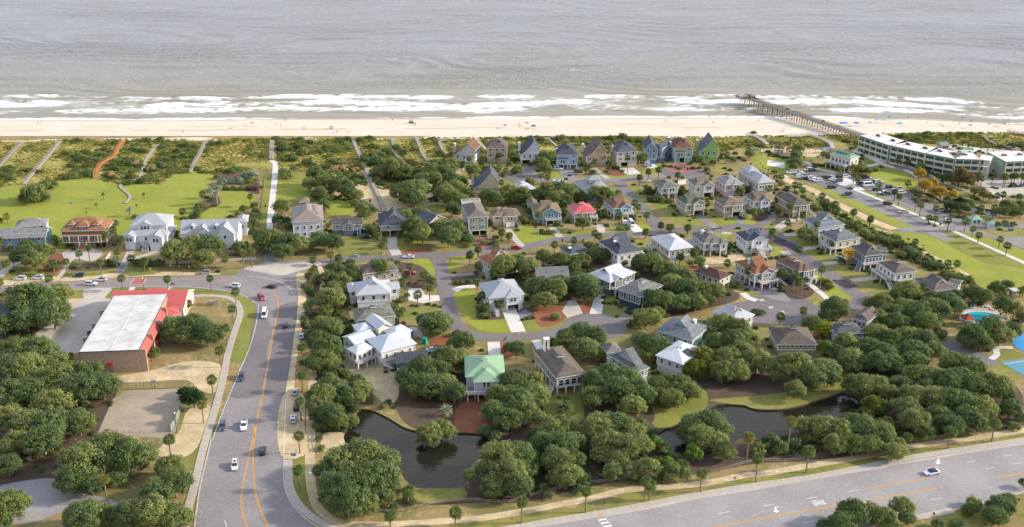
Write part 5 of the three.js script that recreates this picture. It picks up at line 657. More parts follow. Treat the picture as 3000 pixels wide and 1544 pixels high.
house(62, 'bright white roofed house', 'house with bright white metal roof and a dark roof window, half under trees', [{ t: 'q', L: [95,840], R: [360,956], q: [562,786], e: 6, r: 'hip', p: .4, cup: 1, rc: '#d3d4d8', rk: 'seam', wc: '#b9b9b6', sky: [[.28,.02,3,3.4]] }]);
house(63, 'pale roofed white house', 'white house with pale grey metal roof, white chimney and small gablet', [{ t: 'q', L: [598,430], R: [908,512], q: [1180,470], e: 6, r: 'dutch', p: .46, o: { p2: .8, ax: 'x', k: .33 }, rc: '#b3b6ba', rk: 'seam', wc: '#cbc8c0', ch: [[.12,.1,1.6, '#d6d6d4', '#b58a66']], win: { F: 4 } }]);
house(64, 'brown pyramid roofed house', 'house with dark brown pyramid roof beside the turning circle', [{ t: 'q', L: [1342,748], R: [1768,746], D: 14, e: 5, r: 'hip', p: .46, cup: 1, rc: '#695c54', wc: '#8f887c' }]);
house(65, 'charcoal roofed hidden house', 'charcoal roofed house half hidden by oaks near the street end', [{ t: 'h', L: [640,730], R: [866,704], l: [574,644], e: 5, r: 'hip', p: .4, cup: 1, rc: '#54555a', wc: '#8a8c90' }]);
house(66, 'slate blue gabled house', 'slate blue house with brown gabled roof among oaks', [{ t: 'h', L: [776,590], R: [890,636], q: [975,545], e: 6, r: 'dutch', p: .5, o: { p2: .8, ax: 'z' }, rc: '#6f625d', wc: '#76889a', tc: '#d6d6d6', win: { F: 3 } }]);
house(67, 'far left house', 'blue house with dark shingle roof cut off at the left edge', [{ t: 'e', L: [-120,585], R: [112,590], q: [118,440], e: 5, r: 'gx', D: 12, p: .5, rc: '#5b5d63', wc: '#9fb4c6' }]);
// the row along the beach, from left to right
const bch = (k, s, l, b, extra) => house(k, s, l, [{ hp: 0, r: 'swoop', e: 8.2, b: 2.7, p: .5, oh: .5,...b }], extra);
bch(14, 'first beach row house', 'white beach house with rust brown swooping roof at left end of the ocean row', { t: 'o', L: [128,396], R: [388,412], D: 11, rc: '#7d5947', wc: '#c6c4bd', base: 'p', ch: [[-.5,.1,.6, '#c9c6be']], deck: [['F', .1,.5,2.4]], win: { F: 3, L: 3 } });
bch(15, 'second beach row house', 'sand coloured beach house with mauve brown hip roof and skylights', { t: 'o', L: [545,372], R: [786,374], D: 12, r: 'hip', p: .7, rc: '#75625b', wc: '#b5a88e', sky: [[.05,.2], [.12,.2]], win: { F: 3, L: 3 } });
bch(16, 'third beach row house', 'white beach house with charcoal swooping roof and white garage annex', { t: 'o', L: [972,392], R: [1192,386], D: 12, rc: '#474c57', wc: '#cfd2d6', ch: [[-.5,.05,.6, '#d6d8dc']], gar: [[-.2,4]], win: { F: 3, L: 3 } });
bch(17, 'light blue beach house', 'light blue beach house with charcoal hip roof and open garage', { t: 'o', L: [1420,455], R: [1668,455], D: 14, r: 'hip', p: .66, rc: '#4b4d56', wc: '#9cb6d2', base: 'p', pc: '#d5dae0', sky: [[0,.22], [.06,.22]], ch: [[-.45,-.1,-.6, '#bccbdc']], x: [[-.2,6.6,.8, 'h', -2.4,2,.5]], win: { F: 3, L: 3 } });
bch(18, 'tan beach house', 'tan beach house with grey brown swooping roof and two skylights', { t: 'o', L: [1790,424], R: [2030,414], D: 13, rc: '#766a64', wc: '#b39b80', ch: [[-.5,-.1,.4, '#c6bfb4']], sky: [[.02,.2], [.07,.2]], win: { F: 3, L: 3 } });
bch(19, 'cream beach house', 'cream beach house with slate grey hip roof and white chimney', { t: 'c', L: [1318,362], R: [1466,354], D: 13, r: 'hip', p: .68, rc: '#5d6069', wc: '#beb9ae', ch: [[-.48,-.1,-.4, '#cfccc6']], sky: [[0,.2], [.07,.2]], gar: [[-.1,3.4]], win: { F: 3, L: 3 } });
house(20, 'blue twin gabled house', 'deep blue beach house with navy roof and twin steep front gables', [{ hp: 0, t: 'm', L: [165,386], R: [308,388], D: 15, e: 8, r: 'gz', p: 1.05, oh: .45, rc: '#4c5462', wc: '#8299ac', tc: '#d6dade', win: { F: 2, L: 4 }, gar: [[-.22,2.6, '#d2d4d6'], [.24,2.6, '#5f7f9b']] }, { hp: 0, t: 'm', L: [300,352], R: [374,366], D: 12, e: 8, r: 'gz', p: 1.05, oh: .45, rc: '#4c5462', wc: '#8299ac', tc: '#d6dade', win: { F: 1 } }]);
bch(21, 'teal beach house', 'teal beach house with red brown hip roof and dark garage opening', { t: 'm', L: [528,368], R: [752,364], D: 13, r: 'hip', p: .68, rc: '#76503f', wc: '#93b4ac', ch: [[-.5,-.05,-.3, '#a9cdc6']], sky: [[.02,.2], [.08,.2]], x: [[-.15,6.4,.8, 'h', -2.4,2,.5]], gar: [[0,3]], win: { F: 3, L: 3 } });
bch(22, 'lime green beach house', 'lime green beach house with grey swooping roof', { t: 'm', L: [850,352], R: [1066,350], D: 12, rc: '#6d7073', wc: '#92bd68', ch: [[-.5,0,.2, '#9cc478']], win: { F: 3, L: 2 } });
house(23, 'cream swooping roofed house', 'cream house with slate swooping roof and brick chimney behind the thicket', [{ hp: 0, t: 'o', L: [385,806], R: [684,800], D: 13, e: 7.6, r: 'swoop', p: .5, o: { hr: 5.2, lo: 3 }, oh: .5, rc: '#575c64', wc: '#c4b798', ch: [[-.5,.1,.3, '#b5aca2', '#a56048']], win: { F: 3, L: 2 } }]);
house(24, 'white hip roofed house', 'house with white metal hip roof beside the ocean street', [{ t: 'o', L: [918,732], R: [1162,692], l: [806,656], e: 5.6, r: 'hip', p: .5, cup: 1, rc: '#b9bdc2', rk: 'seam', wc: '#b9b6af' }]);
house(25, 'white cupola house', 'house with pale metal roof, white cupola and tall chimney behind a broad oak', [{ t: 'o', L: [1425,752], R: [1658,720], l: [1262,648], e: 5.8, r: 'hip', p: .5, cup: 2, cw: 3.4, rc: '#a9acb0', rk: 'seam', wc: '#c9c8c4', ch: [[-.25,-.1,2.6, '#b5b9c0']] }]);
house(26, 'big cupola house', 'blue grey house with big windowed cupola on its grey roof', [{ t: 'o', L: [1795,760], R: [2108,712], l: [1672,600], e: 6, r: 'hip', p: .5, cup: 2, cw: 4.6, rc: '#8f918f', rk: 'seam', wc: '#9aa8b4', x: [[.2,7,.4, 'g', 0,0,.5]] }]);
house(27, 'grey green roofed house', 'white house with grey green hip roof behind palms', [{ t: 'm', L: [372,692], R: [612,684], l: [232,600], e: 5.8, r: 'hip', p: .48, cup: 1, rc: '#78796f', wc: '#c4c6c6', base: 'p', x: [[.1,5,.6, 'h', 0,2,.5]], win: { F: 3, L: 3 } }]);
house(28, 'tan flared roofed house', 'white house with tan flared roof and arched carport', [{ t: 'm', L: [790,664], R: [1052,660], l: [672,580], e: 6.4, r: 'dutch', p: .46, o: { p2: .68, ax: 'x', k: .3 }, rc: '#857a6c', wc: '#dcd9d1', x: [[.22,6.2,.8, 'g', 0,2,.6]], gar: [[.22,4]], win: { F: 3, L: 3 } }]);
house(29, 'pink house', 'pale pink house with grey pyramid roof', [{ t: 'm', L: [1172,650], R: [1418,634], l: [1020,566], e: 6.2, r: 'hip', p: .5, cup: 1, rc: '#989a9a', wc: '#cbb3bb', x: [[.12,5,.8, 'h', 0,2,.5]], win: { F: 3, L: 3 } }]);
house(30, 'long pale house', 'long pale house with grey metal roof and roof lantern beside the park', [{ t: 'm', L: [1590,626], R: [1822,616], l: [1298,470], e: 6.8, r: 'hip', p: .5, rc: '#a5a9ae', rk: 'seam', wc: '#b9b4a8', win: { F: 5, L: 7 } }, { t: 'm', L: [1470,478], R: [1600,466], D: 8, e: 9.2, b: 5, r: 'hip', p: .45, rc: '#a5a9ae', rk: 'seam', wc: '#cfd0d0' }]);
house(31, 'moss roofed house', 'sand coloured house with mossy green flared roof and dark carport', [{ t: 'm', L: [680,896], R: [918,874], l: [530,808], e: 6.2, r: 'dutch', p: .46, o: { p2: .75, ax: 'x', k: .3 }, rc: '#666a59', wc: '#aca694', x: [[.22,6.4,1, 'g', 0,2,.62]], gar: [[.2,4.4]], ch: [[-.02,-.1,.6, '#bdb3a6', '#b56a4a']], win: { F: 3, L: 2 } }]);
house(32, 'tan hip roofed house', 'tan house with brown hip roof, carport and curved garage stairs', [{ t: 'm', L: [1160,914], R: [1432,896], l: [998,824], e: 6.2, r: 'hip', p: .48, cup: 1, rc: '#7f6f63', wc: '#ab9f90', x: [[.12,5.4,.8, 'h', -.1,2,.5]], gar: [[.2,4.4]], win: { F: 3, L: 4 } }], (r, f) => stairs(r, f.W * .42, f.D / 2 + .2,2.7,.3,1.4, flat('#b0a596')));
house(33, 'brown flared roofed house', 'white house with brown flared roof and teal garage', [{ t: 'm', L: [1530,856], R: [1782,850], l: [1352,770], e: 6.2, r: 'dutch', p: .46, o: { p2: .68, ax: 'x', k: .3 }, rc: '#7a685c', wc: '#c6c8ca', x: [[.15,5.6,.8, 'g', 0,2,.6]], gar: [[.2,4, '#5f8a8c']], deck: [['L', -.5,0,2]], win: { F: 3, L: 3 } }]);
house(34, 'dark brown hip roofed house', 'khaki house with wide dark brown hip roof beside the sand track', [{ t: 'r', L: [742,914], R: [978,892], l: [490,770], e: 6, r: 'hip', p: .44, rc: '#67605a', wc: '#96917d', x: [[.1,5,.4, 'h', 0,2,.4]], gar: [[.1,4]], win: { F: 4, L: 4 } }], (r, f) => stairs(r, f.W * .42, f.D / 2,2.7,.8,1.4, flat('#a39d88')));
house(35, 'steel blue roofed house', 'white house with steel blue flared roof facing the parking lot', [{ t: 'r', L: [1066,1190], R: [1392,1134], l: [880,1076], e: 6.6, r: 'dutch', p: .48, o: { p2: .8, ax: 'z', k: .34 }, rc: '#7c828a', wc: '#cbcfd6', sky: [[-.34,.1], [-.34,.22]], win: { F: 3, L: 3 } }]);
house(36, 'grey roofed cream house', 'cream house with grey roof, white chimney and side deck', [{ t: 'd', L: [650,932], R: [826,892], l: [532,856], e: 6.2, r: 'hip', p: .48, rc: '#77797c', wc: '#c9c3ae', base: 'p', ch: [[-.05,.05,1.2, '#d3d2ce']], deck: [['L', -.1,.45,2.6]], win: { F: 3, L: 3 } }]);
house(37, 'slate walled house', 'slate blue house with dark flared roof, screen porch and gablet', [{ t: 'w', L: [520,424], R: [944,388], l: [172,216], e: 6.6, r: 'dutch', p: .5, o: { p2: .95, ax: 'z', k: .34 }, rc: '#5f5a5b', wc: '#66757f', tc: '#dcdcda', gar: [[-.3,3.4, '#5a6468'], [0,3, '#5a6468']], win: { F: 5, L: 3 }, deck: [['F', -.5,.5,.8]] }, { t: 'w', L: [800,318], R: [990,320], D: 5, e: 6.2, r: 'gx', p: .35, rc: '#6c625e', wc: '#66757f' }], (r, f) => { stairs(r, -f.W * .5, f.D * .3,2.7,-.9,2, flat('#8a949a')); });
house(38, 'white long decked house', 'white house with taupe hip roof and long railed deck on posts', [{ t: 'w', L: [1136,778], R: [1604,742], l: [738,542], e: 6.4, r: 'hip', p: .46, cup: 1, rc: '#716560', wc: '#e2e1de', bc: '#a59588', deck: [['L', -.5,.3,2.8]], win: { F: 3, L: 4 } }], (r, f) => stairs(r, -f.W / 2 - 1.4, f.D * .32,2.7,0,1.8));
house(39, 'taupe gablet house', 'house with taupe flared roof and white corner deck above the pool', [{ t: 'h', L: [1392,398], R: [1592,384], l: [1222,304], e: 6, r: 'dutch', p: .46, o: { p2: .8, ax: 'z', k: .34 }, rc: '#716864', wc: '#c3c0ba', deck: [['R', -.5,.1,3]], win: { F: 3 } }, { t: 'h', L: [1500,330], R: [1590,350], D: 5, e: 5.8, r: 'gx', p: .3, rc: '#716864', wc: '#c3c0ba' }]);
// ---------- the brick hall with the red metal roofs ----------
const BRICK = std({ color: hex('#a58c79'), roughness: .92, map: every(texture(256,256, (u, v) => { const r = Math.floor(v * 32), c = Math.floor(u * 12 + (r % 2) * .5) % 12, g = hash(c, r, 77), m = (v * 32 % 1 < .16 || (u * 12 + (r % 2) * .5) % 1 < .06) ? .1 : 0, n = fbm(u * 4, v * 4,4,4,78); const k = .84 + .14 * g + .24 * (n - .5) + m; return [k, k * .99, k * .97]; }), 2.6) });
{
  const e = 8.2, f = frameOf({ t: 'E', L: [245,908], R: [1076,868], l: [748,128], e }); const { W, D } = f; const r = base('brick_hall', f.c, f.ang); tag(r, 'long brick hall with flat white roof and buttress walls beside the curving road', 'building'); land('brick hall', f.c);
  const w = W / 2, d = D / 2;
  add('wall', new MB().box(0, e / 2,0, W - .2, e - .02, D - .2).geo(), BRICK, r);
  const roofTex = texture(512,512, (u, v) => { const n = fbm(u * 6, v * 40,4,6,79), s = fbm(u * 5, v * 5,4,5,80); const k = .74 + .12 * (n - .5) + .2 * (s - .5); return [k, k * .985, k * .96]; });
  add('roof', new MB().box(0, e + .06,0, W - .1,.12, D - .1).geo(), std({ map: every(roofTex, 16), roughness: .9 }), r); add('roof_seam', new MB().box(.02 * W, e + .14,0,.35,.06, D - .2).geo(), flat('#c9c3b6'), r); add('roof_edge', new MB().box(0, e - .05, d + .02, W, .3,.16).box(w + .02, e - .05,0,.16,.3, D).box(-w - .02, e - .05,0,.16,.3, D).geo(), flat('#4d4a46'), r);
  for (const z of [.49,.24,0,-.24]) { add('buttress', new MB().box(w + 1.05, e / 2, d * 2 * z, 2, e + .1,.5).geo(), BRICK, r); add('buttress_edge', new MB().box(w + 2.1, e / 2 - .1, d * 2 * z, .16, e, .4).geo(), flat('#bfae8c'), r); add('buttress', new MB().box(-w - 1.05, e / 2, d * 2 * z, 2, e - .4,.5).geo(), BRICK, r); }
  for (const z of [.365,.12,-.12]) { const z0 = D * (z - .115), z1 = D * (z + .115), q = w + .1; add('awning', new MB().quad([q, e - .3, z1], [q + 1.9, e - 2.6, z1], [q + 1.9, e - 2.6, z0], [q, e - .3, z0]).quad([q, 3, z1], [q + 1.6,1.8, z1], [q + 1.6,1.8, z0], [q, 3, z0]).geo(), roofMat('#c25a53', 'seam'), r); add('window_band', new MB().box(q + .02,4, (z0 + z1) / 2,.06,1.8, z1 - z0 - .4).geo(), GLASS, r); }
  const wx = -.02 * W; add('awning_window', new MB().box(wx, 3.4, d + .1,2.1,1.3,.3).geo(), flat('#a83a34'), r); add('window_side', new MB().box(wx - 1.35,3.4, d + .02,.5,1.3,.16).geo(), flat('#b79a3c'), r); add('door', new MB().box(wx + .5,1.2, d + .03,1.4,2.4,.12).geo(), flat('#7c7268'), r);
  for (const q of [[.3,-.28], [-.1,-.1], [.12,.15], [-.15,.33]]) add('roof_vent', new MB().bar([q[0] * W, e + .1, q[1] * D], [q[0] * W, e + .6, q[1] * D], .18,.18,8).geo(), flat('#c7c7c3'), r);
}
{ const f = frameOf({ t: 'E', L: [640,306], R: [1700,292], D: 17, e: 4.6 }); const r = base('hall_annex', f.c, f.ang); tag(r, 'low hall annex with red metal gabled roofs behind the brick hall', 'building'); land('red roofed annex', f.c);
  block(r, { e: 4.6, b: .2, r: 'gx', p: .42, rc: '#c45c57', rk: 'seam', wc: '#c3bcb0', win: { F: 6, R: 3 }, x: [[.0,9,.3, 'g', 0,0,.5]] }, f.c, f.ang, f.W, f.D, true);
  for (const b of [{ t: 'E', L: [1320,440], R: [1660,380], D: 8, e: 4.2, b: .2, r: 'hip', p: .4, rc: '#c45c57', rk: 'seam', wc: '#c3bcb0' }, { t: 'E', L: [1170,92], R: [1470,84], D: 5, e: 4.4, b: .2, r: 'gx', p: .4, rc: '#c45c57', rk: 'seam', wc: '#c3bcb0' }]) { const q = frameOf(b); block(r, b, q.c, q.ang, q.W, q.D, false); } }

// ---------- the balcony hotel ----------
const HOTG = '#9db09d', HOTC = '#d2ccb8', HGL = new THREE.MeshPhysicalMaterial({ color: hex('#54706c'), roughness: .12 });
function hotel(label, short, wings) {
  let root = null;
  wings.forEach((q, wi) => {
    const e = 9.6, f = frameOf({ t: q[0], L: q[1], R: q[2], D: q[3], e }), { W, D } = f; if (!root) { root = base('hotel', f.c, f.ang); tag(root, label, 'hotel'); land(short, f.c); }
    const G = new THREE.Group(); G.name = 'wing'; root.add(G); G.position.copy(f.c).sub(root.position).applyAxisAngle(new THREE.Vector3(0,1,0), -root.rotation.y); G.rotation.y = f.ang - root.rotation.y;
    const d = D / 2, n = Math.max(3, Math.round(W / 4.4)); const A = (nm, g, m) => add(nm, g, m, G);
    A('wall', new MB().box(0, e / 2,-1, W - .1, e - .1, D - 2).geo(), wallMat(HOTG, 'stucco'));
    A('roof', new MB().box(0, e + .1,0, W + .04 * wi, .26, D + .6).geo(), wallMat('#d8d4cc', 'stucco')); A('fascia', new MB().box(0, e - .35, d + .34, W, 1.15,.12).box(W / 2 + .05, e - .3,0,.12,.9, D + .5).box(-W / 2 - .05, e - .3,0,.12,.9, D + .5).geo(), flat('#6d8572'));
    for (let s = 0; s < 3; s++) { A('balcony', new MB().box(0, s * 3.1 + .12, d - .2, W, .22,1.9).geo(), flat(HOTC)); A('balcony_rail', new MB().box(0, s * 3.1 + .72, d + .66, W, .95,.1).geo(), wallMat('#cbc4b0', 'siding')); }
    for (let i = 0; i <= n; i++) { const x = (i / n - .5) * (W - .4); A('post', memo('hpost', () => new MB().box(0,4.6,0,.3,9.2,.3).geo()), flat('#cfc9b8')).position.set(x, 0, d + .7); A('partition', memo('hpart', () => new MB().box(0,4.6,0,.2,9.1,1.6).geo()), wallMat(HOTG, 'stucco')).position.set(x, 0, d - .2); if (i < n) for (let s = 0; s < 3; s++) { const m = A('window', memo('hwin' + n + W.toFixed(1), () => new MB().box(0,0,0, W / n * .62,2.1,.08).geo()), HGL); m.position.set(x + W / n * .45, s * 3.1 + 1.5, d - 1.0); } }
    for (let i = 0; i < Math.round(W / 9); i++) { const m = A('air_conditioner', memo('acg', () => new MB().box(0,.5,0,1.9,.9,1).box(1.1,.3,.8,.9,.6,.8).geo()), flat('#5c5a55')); m.position.set((i + .5) / Math.round(W / 9) * W - W / 2, e + .25, -D * .08); m.rotation.y = .5; }
  });
}
hotel('three storey green balcony hotel with white flat roof and stepped curved front', 'balcony hotel', [['H', [205,78], [1092,372], 13], ['s', [62,196], [600,318], 13], ['s', [598,316], [1052,404], 13], ['s', [1050,404], [1434,414], 12]]);
hotel('second green balcony hotel wing with white flat roof at the right edge', 'second hotel wing', [['s', [1838,448], [2330,428], 17]]);
{ const f = frameOf({ t: 's', L: [1430,412], R: [1592,434], D: 9, e: 9.6 }); const r = base('stair_tower', f.c, f.ang); tag(r, 'cream stair tower with outside stairs at the right end of the curved hotel', 'tower'); add('wall', new MB().box(0,4.8,-1, f.W, 9.6, f.D - 2).geo(), wallMat(HOTC, 'stucco'), r); add('roof', new MB().box(0,9.72,0, f.W + .6,.26, f.D + .6).geo(), wallMat('#d8d4cc', 'stucco'), r); for (let s = 0; s < 3; s++) { add('landing', new MB().box(0, s * 3.1 + .1, f.D / 2 - .3, f.W, .2,2).geo(), flat(HOTC), r); windowAt(r, -1, s * 3.1 + 1.5, f.D / 2 - 1.96,0,1.1,1.6); } for (const x of [-.45,0,.45]) add('post', new MB().box(x * f.W, 4.8, f.D / 2 + .5,.3,9.6,.3).geo(), POST, r); }

// ---------- park buildings ----------
house(80, 'green roofed pavilion', 'raised white beach pavilion with long green metal roof and skylights', [{ t: 'r', L: [1192,256], R: [1466,326], q: [1594,292], e: 7.2, b: 3, r: 'dutch', p: .42, o: { p2: .7, ax: 'x', k: .3 }, rc: '#86ab88', rk: 'seam', wc: '#cfcdc4', base: 'p', deck: [['F', -.5,.4,3]], sky: [[-.25,.18,1.2,1.6], [-.13,.18,1.2,1.6], [-.01,.18,1.2,1.6], [.11,.18,1.2,1.6]], win: { F: 5, R: 2 } }]);
const small = (k, short, label, cat, name, b, extra) => { seed = k * 31 + 7; const f = frameOf(b), r = base(name, f.c, f.ang); tag(r, label, cat); block(r, b, f.c, f.ang, f.W, f.D, true); if (short) land(short, f.c); if (extra) extra(r, f); return r; };
small(81, 'ticket booth', 'green roofed ticket booth at the parking lot entrance', 'booth', 'ticket_booth', { t: 'd', L: [1686,764], R: [1770,762], D: 5, e: 3, b: .1, r: 'hip', p: .5, rc: '#86aa90', rk: 'seam', wc: '#a9bcc0', win: { F: 2, L: 1, R: 1, K: 1 } });
small(82, '', 'tiny blue white shed on grass beside the entrance road', 'shed', 'shed', { hp: 0, t: 'd', L: [1808,832], R: [1842,834], D: 2.4, e: 2.8, b: .1, r: 'hip', p: .5, rc: '#86aa9c', wc: '#b3c0d0', oh: .3, win: { F: 0, L: 0, R: 0, K: 0 } });
small(83, '', 'thatched garden gazebo behind the solar panel house', 'gazebo', 'gazebo', { t: 'y', L: [1824,826], R: [1960,816], D: 5.5, e: 2.8, b: 2.6, r: 'hip', p: .6, rc: '#8a7a68', wc: '#8a7a60', base: 'p', pc: '#7d6a52', win: { F: 0, L: 0, R: 0, K: 0 } });
small(84, 'hotel pool bar', 'raised grey roofed pool bar behind the balcony hotel', 'building', 'pool_bar', { t: 's', L: [848,192], R: [982,190], l: [742,138], e: 5.6, b: 2.7, r: 'gx', p: .3, rc: '#8a9290', wc: '#bcb8ac', base: 'p', win: { F: 3 } });
small(85, '', 'small red roofed pool cabana beside the oval pool', 'cabana', 'cabana', { t: 't', L: [566,376], R: [660,372], D: 4.4, e: 2.8, b: 2.5, r: 'hip', p: .9, rc: '#b2493c', wc: '#b9a18e', base: 'p', win: { F: 0, L: 0, R: 0, K: 0 } });
small(86, '', 'white wooden pergola on posts at the right edge above the pool', 'pergola', 'pergola', { t: 't', L: [1000,104], R: [1062,100], D: 3.5, e: 4.2, b: 4, r: 'gx', p: .1, rc: '#c9c5bc', wc: '#c9c5bc', base: 'p', pc: '#8f8576', win: { F: 0, L: 0, R: 0, K: 0 } });
land('oval swimming pool', at('t', 715,335)); land('pond', at('j', 1450,820)); land('winding creek', at('l', 300,520)); land('lagoon', at('s', 1200,1120));
land('garden boardwalk', at('x', 1620,765)); land('bare court', at('i', 1080,460)); land('red brick crossing', at('a', 1050,1235)); land('seaside road bend', at('f', 250,420)); land('main road fork', at('j', 130,545)); land('white roadside fence', at('a', 1600,1080)); land('round lawn', at('y', 960,840)); land('concrete beach path', at('y', 1500,600)); land('long grey boardwalk', at('z', 760,480)); land('bird box pole', at('b', 1215,665)); land('middle turning circle', at('g', 900,920)); land('right turning circle', at('h', 240,530)); land('parking lot path', at('d', 1100,660)); land('lower lot entrance', at('d', 1560,850)); land('white field path', at('d', 1900,1010)); land('sand track', at('d', 800,715)); land('sand volleyball court', at('r', 520,390)); land('highway arrow', at('l', 190,1200)); land('orange curb plate', at('k', 930,1238)); land('blue sports court', at('t', 1060,590)); land('straw covered bank', at('j', 1780,480)); land('ocean street', at('c', 900,455)); land('highway bend', at('l', 1400,800)); land('gravel corner lot', at('i', 300,1100)); land('hotel car park', at('s', 1800,880)); land('hotel pool', at('s', 1220,250)); land('left lawn', at('x', 900,700));

// ---------- pier and boardwalks ----------
{ const a = at('u', 112,76,3.2), b = at('u', 1150,426,3.2), l = a.distanceTo(b), ang = Math.atan2(-(b.z - a.z), b.x - a.x), r = base('fishing_pier', new THREE.Vector3(a.x, 0, a.z), ang); tag(r, 'long weathered wooden fishing pier running from the beach into the surf', 'pier'); land('fishing pier', at('u', 750,300));
  add('deck', new MB().box(l / 2,3.1,0, l, .25,5).box(-1,3.1,0,7,.25,11).geo(), plankMat('#a09488'), r); add('railing', railing([[0,2.4], [l, 2.4]], 3.2), plankMat('#776d66'), r); add('railing', railing([[l, -2.4], [0,-2.4]], 3.2), plankMat('#776d66'), r); add('railing', railing([[2.4,2.4], [2.4,5.4], [-4.4,5.4], [-4.4,-5.4], [2.4,-5.4], [2.4,-2.4]], 3.2), plankMat('#776d66'), r);
  const bent = new MB(); for (const z of [-2.1,0,2.1]) bent.bar([0,-4, z * 1.15], [0,3, z], .2,.18,6); bent.box(0,2.75,0,.35,.4,5.4).bar([0,-.6,-2.3], [0,2.6,2], .1,.1,4).bar([0,-.6,2.3], [0,2.6,-2], .1,.1,4); const bg = bent.geo(), bm = plankMat('#6e6250'); for (let x = -3.5; x < l; x += 4.6) add('pile_bent', bg, bm, r).position.x = x;
  for (const x of [0,5,7,38,70,110]) add('bench', new MB().box(x, 3.7,-1.9,1.8,.1,.5).box(x, 4,-2.1,1.8,.5,.08).geo(), plankMat('#5f564e'), r); }
function boardwalk(label, pts, w, col, h = .7, rails = true) { w *= .8; col = '#' + new THREE.Color(col).lerp(new THREE.Color('#d8ccb8'), col === '#cf8650' ? 0 : .35).getHexString();
  const c = curve(pts, false, 2.4), r = base('boardwalk', c[0].clone().setY(0)); tag(r, label, 'boardwalk'); const o = c[0], g = new MB(), p = new MB(), loc = c.map(q => [q.x - o.x, q.z - o.z]); const side = s => loc.map((q, i) => { const a = loc[Math.max(0, i - 1)], b = loc[Math.min(loc.length - 1, i + 1)], dx = b[0] - a[0], dz = b[1] - a[1], k = Math.hypot(dx, dz); return [q[0] - dz / k * s, q[1] + dx / k * s]; });
  const A = side(-w / 2), B = side(w / 2); for (let i = 1; i < c.length; i++) { g.quad([A[i - 1][0], h, A[i - 1][1]], [B[i - 1][0], h, B[i - 1][1]], [B[i][0], h, B[i][1]], [A[i][0], h, A[i][1]]); for (const S of [A, B]) g.quad([S[i - 1][0], h - .25, S[i - 1][1]], [S[i][0], h - .25, S[i][1]], [S[i][0], h, S[i][1]], [S[i - 1][0], h, S[i - 1][1]]); for (const S of [A, B]) p.box(S[i][0], h / 2 - .1, S[i][1], .14, h, .14); }
  add('deck', g.geo(), plankMat(col), r); add('support_posts', p.geo(), plankMat(col), r).userData.kind = 'stuff'; if (rails) for (const S of [A, B]) add('railing', (() => { const m = new MB(); for (let i = 1; i < S.length; i++) { m.bar([S[i - 1][0], h + .95, S[i - 1][1]], [S[i][0], h + .95, S[i][1]], .06,.06,4).bar([S[i - 1][0], h + .5, S[i - 1][1]], [S[i][0], h + .5, S[i][1]], .045,.045,4).box(S[i][0], h + .48, S[i][1], .11,.98,.11); } return m.geo(); })(), plankMat(col), r);
}
boardwalk('weathered mauve grey boardwalk at the far left through the dune scrub', P('x', -60,440,90,285,180,185,290,80), 2, '#938a88', .8);
boardwalk('pale grey straight boardwalk, second from the left across the dunes', P('x', 298,608,395,495,480,400,620,240,750,75), 2, '#a8a49e', .7);
boardwalk('orange stained winding boardwalk with bench over the dunes', P('x', 1190,532,1220,430,1300,340,1430,262,1500,130,1556,72), 2.2, '#cf8650', 1);
boardwalk('grey zigzag boardwalk that starts on the bright lawn', P('x', 1566,842,1634,766,1508,622,1560,580,1700,545,1765,480,1795,390,1850,255,1980,108), 1.7, '#a19a93', .4, false);
boardwalk('grey boardwalk from the lawn top beside the fenced garden', P('y', 462,466,520,332,585,225,650,62), 1.9, '#9b948d', .8);
boardwalk('wide public boardwalk that continues the concrete beach path', P('y', 1480,298,1483,180,1488,48), 2.8, '#9a918b', .6);
boardwalk('very long straight grey boardwalk beside the bird box pole', P('z', 966,948,880,740,760,480,690,320,620,170,570,42), 2.1, '#a5a09a', .6);
boardwalk('bent grey boardwalk ending in scrub behind the dense thicket', P('z', 1192,302,1110,240,1078,130,1058,28), 1.8, '#a09a94', .8);
boardwalk('pale boardwalk left of the ocean row, bending at a palm', P('z', 1506,322,1425,200,1392,100,1352,18), 1.8, '#a8a29b', .8);
boardwalk('short curved boardwalk with dune deck beside the first beach row house', P('z', 1722,222,1672,130,1664,70,1750,56), 1.8, '#a8a29b', .8);
boardwalk('pale dune walk behind the second beach row house', P('o', 528,212,460,140,385,66), 1.8, '#bdb5a6', .5, false); boardwalk('narrow grey dune walk behind the light blue beach house', P('o', 1450,205,1390,145,1300,70), 1.5, '#a39c92', .5, false); boardwalk('short pale dune walk behind the tan beach house', P('o', 1825,215,1740,160), 1.5, '#bdb5a6', .5, false);
boardwalk('white park boardwalk left of the green roofed pavilion', P('r', 420,158,340,95,240,45,150,40), 3, '#c9c6c0', 1); boardwalk('white curved boardwalk from the pavilion over the dunes', P('r', 1240,215,1200,140,1060,72,920,34,830,55,665,60), 3.2, '#cbc8c2', 1.2); boardwalk('wooden garden walk behind the tall sage house', P('o', 150,950,155,860), 2, '#8f877c', .5);
boardwalk('brown dune boardwalk at the right edge behind the hotel', P('s', 1500,60,1560,130,1680,190), 2.2, '#8c8278', 1); boardwalk('plain dune boardwalk leaving the right edge of the dunes', P('s', 1850,-10,2000,20,2200,45), 2, '#94897e', 1);
